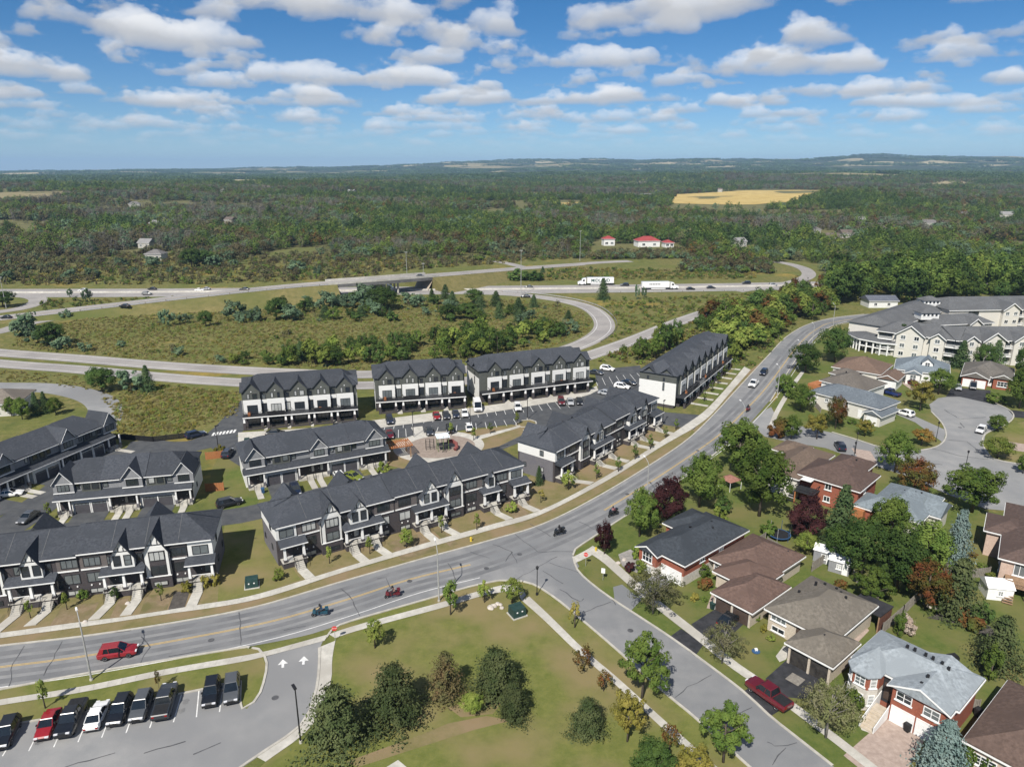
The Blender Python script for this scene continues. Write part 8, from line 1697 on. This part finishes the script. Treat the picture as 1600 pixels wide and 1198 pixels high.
pts += scatter_zone([(940,470),(1190,458),(1120,478),(1050,502),(950,540),(935,552),(958,515),(955,492)], 1600, [5, 5, 4, 1, 6], .5, 1.0)
pts += scatter_zone([(930,565),(1040,518),(1110,490),(1180,474),(1240,478),(1190,545),(1140,575),(1010,570)], 1500, [4, 6, 1, 5, 7], .6, 1.3)
pts += scatter_zone([(-80,450),(0,446),(330,444),(560,436),(620,424),(760,414),(920,402),(920,398),(700,404),(520,400),(330,395),(0,402),(-80,402)], 5200, [5, 4, 0, 2, 1, 5], .8, 1.6)
pts += scatter_zone([(-80,425),(0,425),(200,420),(330,412),(330,380),(100,388),(-80,400)], 3000, [0, 0, 2, 3], 1.2, 2.2, 0.15)
pts += scatter_zone([(640,440),(900,438),(1180,436),(1180,426),(900,420),(700,432)], 1300, [5, 5, 4, 1], .6, 1.3)
pts += scatter_zone([(520,410),(700,408),(920,404),(920,385),(520,392)], 1600, [0, 1, 2, 3], 1.0, 2.0, 0.1)
pts += scatter_zone([(1060,425),(1210,428),(1200,410),(1080,402)], 800, [1, 3, 0], 1.0, 2.2)
pts += scatter_zone([(925,406),(1072,404),(1066,395),(935,398)], 420, [1, 0, 3, 2], 1.0, 2.2)
pts += scatter_zone([(60,470),(180,468),(330,460),(300,462),(160,475),(70,490)], 400, [5, 4, 1], .5, 1.0)
pts += scatter_zone([(1175,575),(1205,548),(1250,508),(1235,505),(1190,540),(1150,572)], 260, [6, 1, 5], .5, 1.0)
# keep the carriageways clear
roads_c = [(rac, 5.2), (rbc, 5.0), (hwc, 14.0), (ovp, 8.0)]
cells = {}
for c, w in roads_c:
    for a, b2 in zip(c, c[1:]):
        for k in range(int((b2-a).length/2)+1):
            q = a.lerp(b2, min(1, k*2/max(.1, (b2-a).length))); cells.setdefault((int(q.x//16), int(q.y//16)), []).append((q.x, q.y, w*w))
def clear(x, y):
    cx, cy = int(x//16), int(y//16)
    for i in (-1, 0, 1):
        for j in (-1, 0, 1):
            for qx, qy, w2 in cells.get((cx+i, cy+j), ()):
                if (qx-x)**2+(qy-y)**2 < w2: return False
    return True
pts = [p for p in pts if clear(p[0], p[1])]
gn_scatter('interchange_scrub', pts, SCRUB, 'tall weeds and scrub covering the interchange meadows')
# field sheets
FIELDM = mat('straw_field', (0.40, 0.29, 0.10), (0.50, 0.38, 0.15), 0.05, 0.95, spec=0.1); GREENF = mat('green_field', (0.10, 0.115, 0.035), (0.14, 0.14, 0.05), 0.06, 0.95, spec=0.1)
PALEF = mat('stubble_field', (0.21, 0.18, 0.095), (0.26, 0.22, 0.12), 0.05, 0.95, spec=0.1)
def field(name, poly, m):
    P = [(p.x, p.y) for p in poly]; tri = tessellate_polygon([[Vector((x, y, 0)) for x, y in P]])
    bm = bmesh.new(); vs = [bm.verts.new((x, y, 0)) for x, y in P]
    for a, b_, c in tri: bm.faces.new((vs[a], vs[b_], vs[c]))
    for _ in range(6): bmesh.ops.subdivide_edges(bm, edges=[e for e in bm.edges if e.calc_length() > 30], cuts=1)
    for v in bm.verts: v.co.z = hgt(v.co.x, v.co.y)+0.35
    bmesh.ops.triangulate(bm, faces=bm.faces); bmesh.ops.recalc_face_normals(bm, faces=bm.faces)
    me = bpy.data.meshes.new(name); bm.to_mesh(me); bm.free(); me.materials.append(m); tag(link(name, me), kind='structure')
for k, (f, m) in enumerate(zip(FIELDS, (FIELDM, GREENF, GREENF, FIELDM, GREENF, PALEF, None, None))):
    if m: field('ripe_field' if m in (FIELDM, PALEF) else 'green_field', f, m)
for t in list(TREES.values()):
    if not USEDT.get(t.name):
        for ch in list(t.children): bpy.data.objects.remove(ch)
        bpy.data.objects.remove(t)
# ------------------------------------------------------------------ air
def build_haze():
    mb = MB(); mb.box(-19000, 19000, -19000, 19000, -3.0, 270.0)
    m = bpy.data.materials.new('haze'); m.use_nodes = True; N, L = m.node_tree.nodes, m.node_tree.links
    N.remove(N['Principled BSDF']); v = N.new('ShaderNodeVolumePrincipled')
    v.inputs['Color'].default_value = (0.44, 0.68, 1.0, 1); v.inputs['Density'].default_value = 0.000075; v.inputs['Anisotropy'].default_value = 0.0
    L.new(v.outputs[0], N['Material Output'].inputs['Volume'])
    try: m.cycles.homogeneous_volume = True
    except Exception: pass
    o = mb.obj('haze', m); tag(o, kind='stuff')
build_haze()
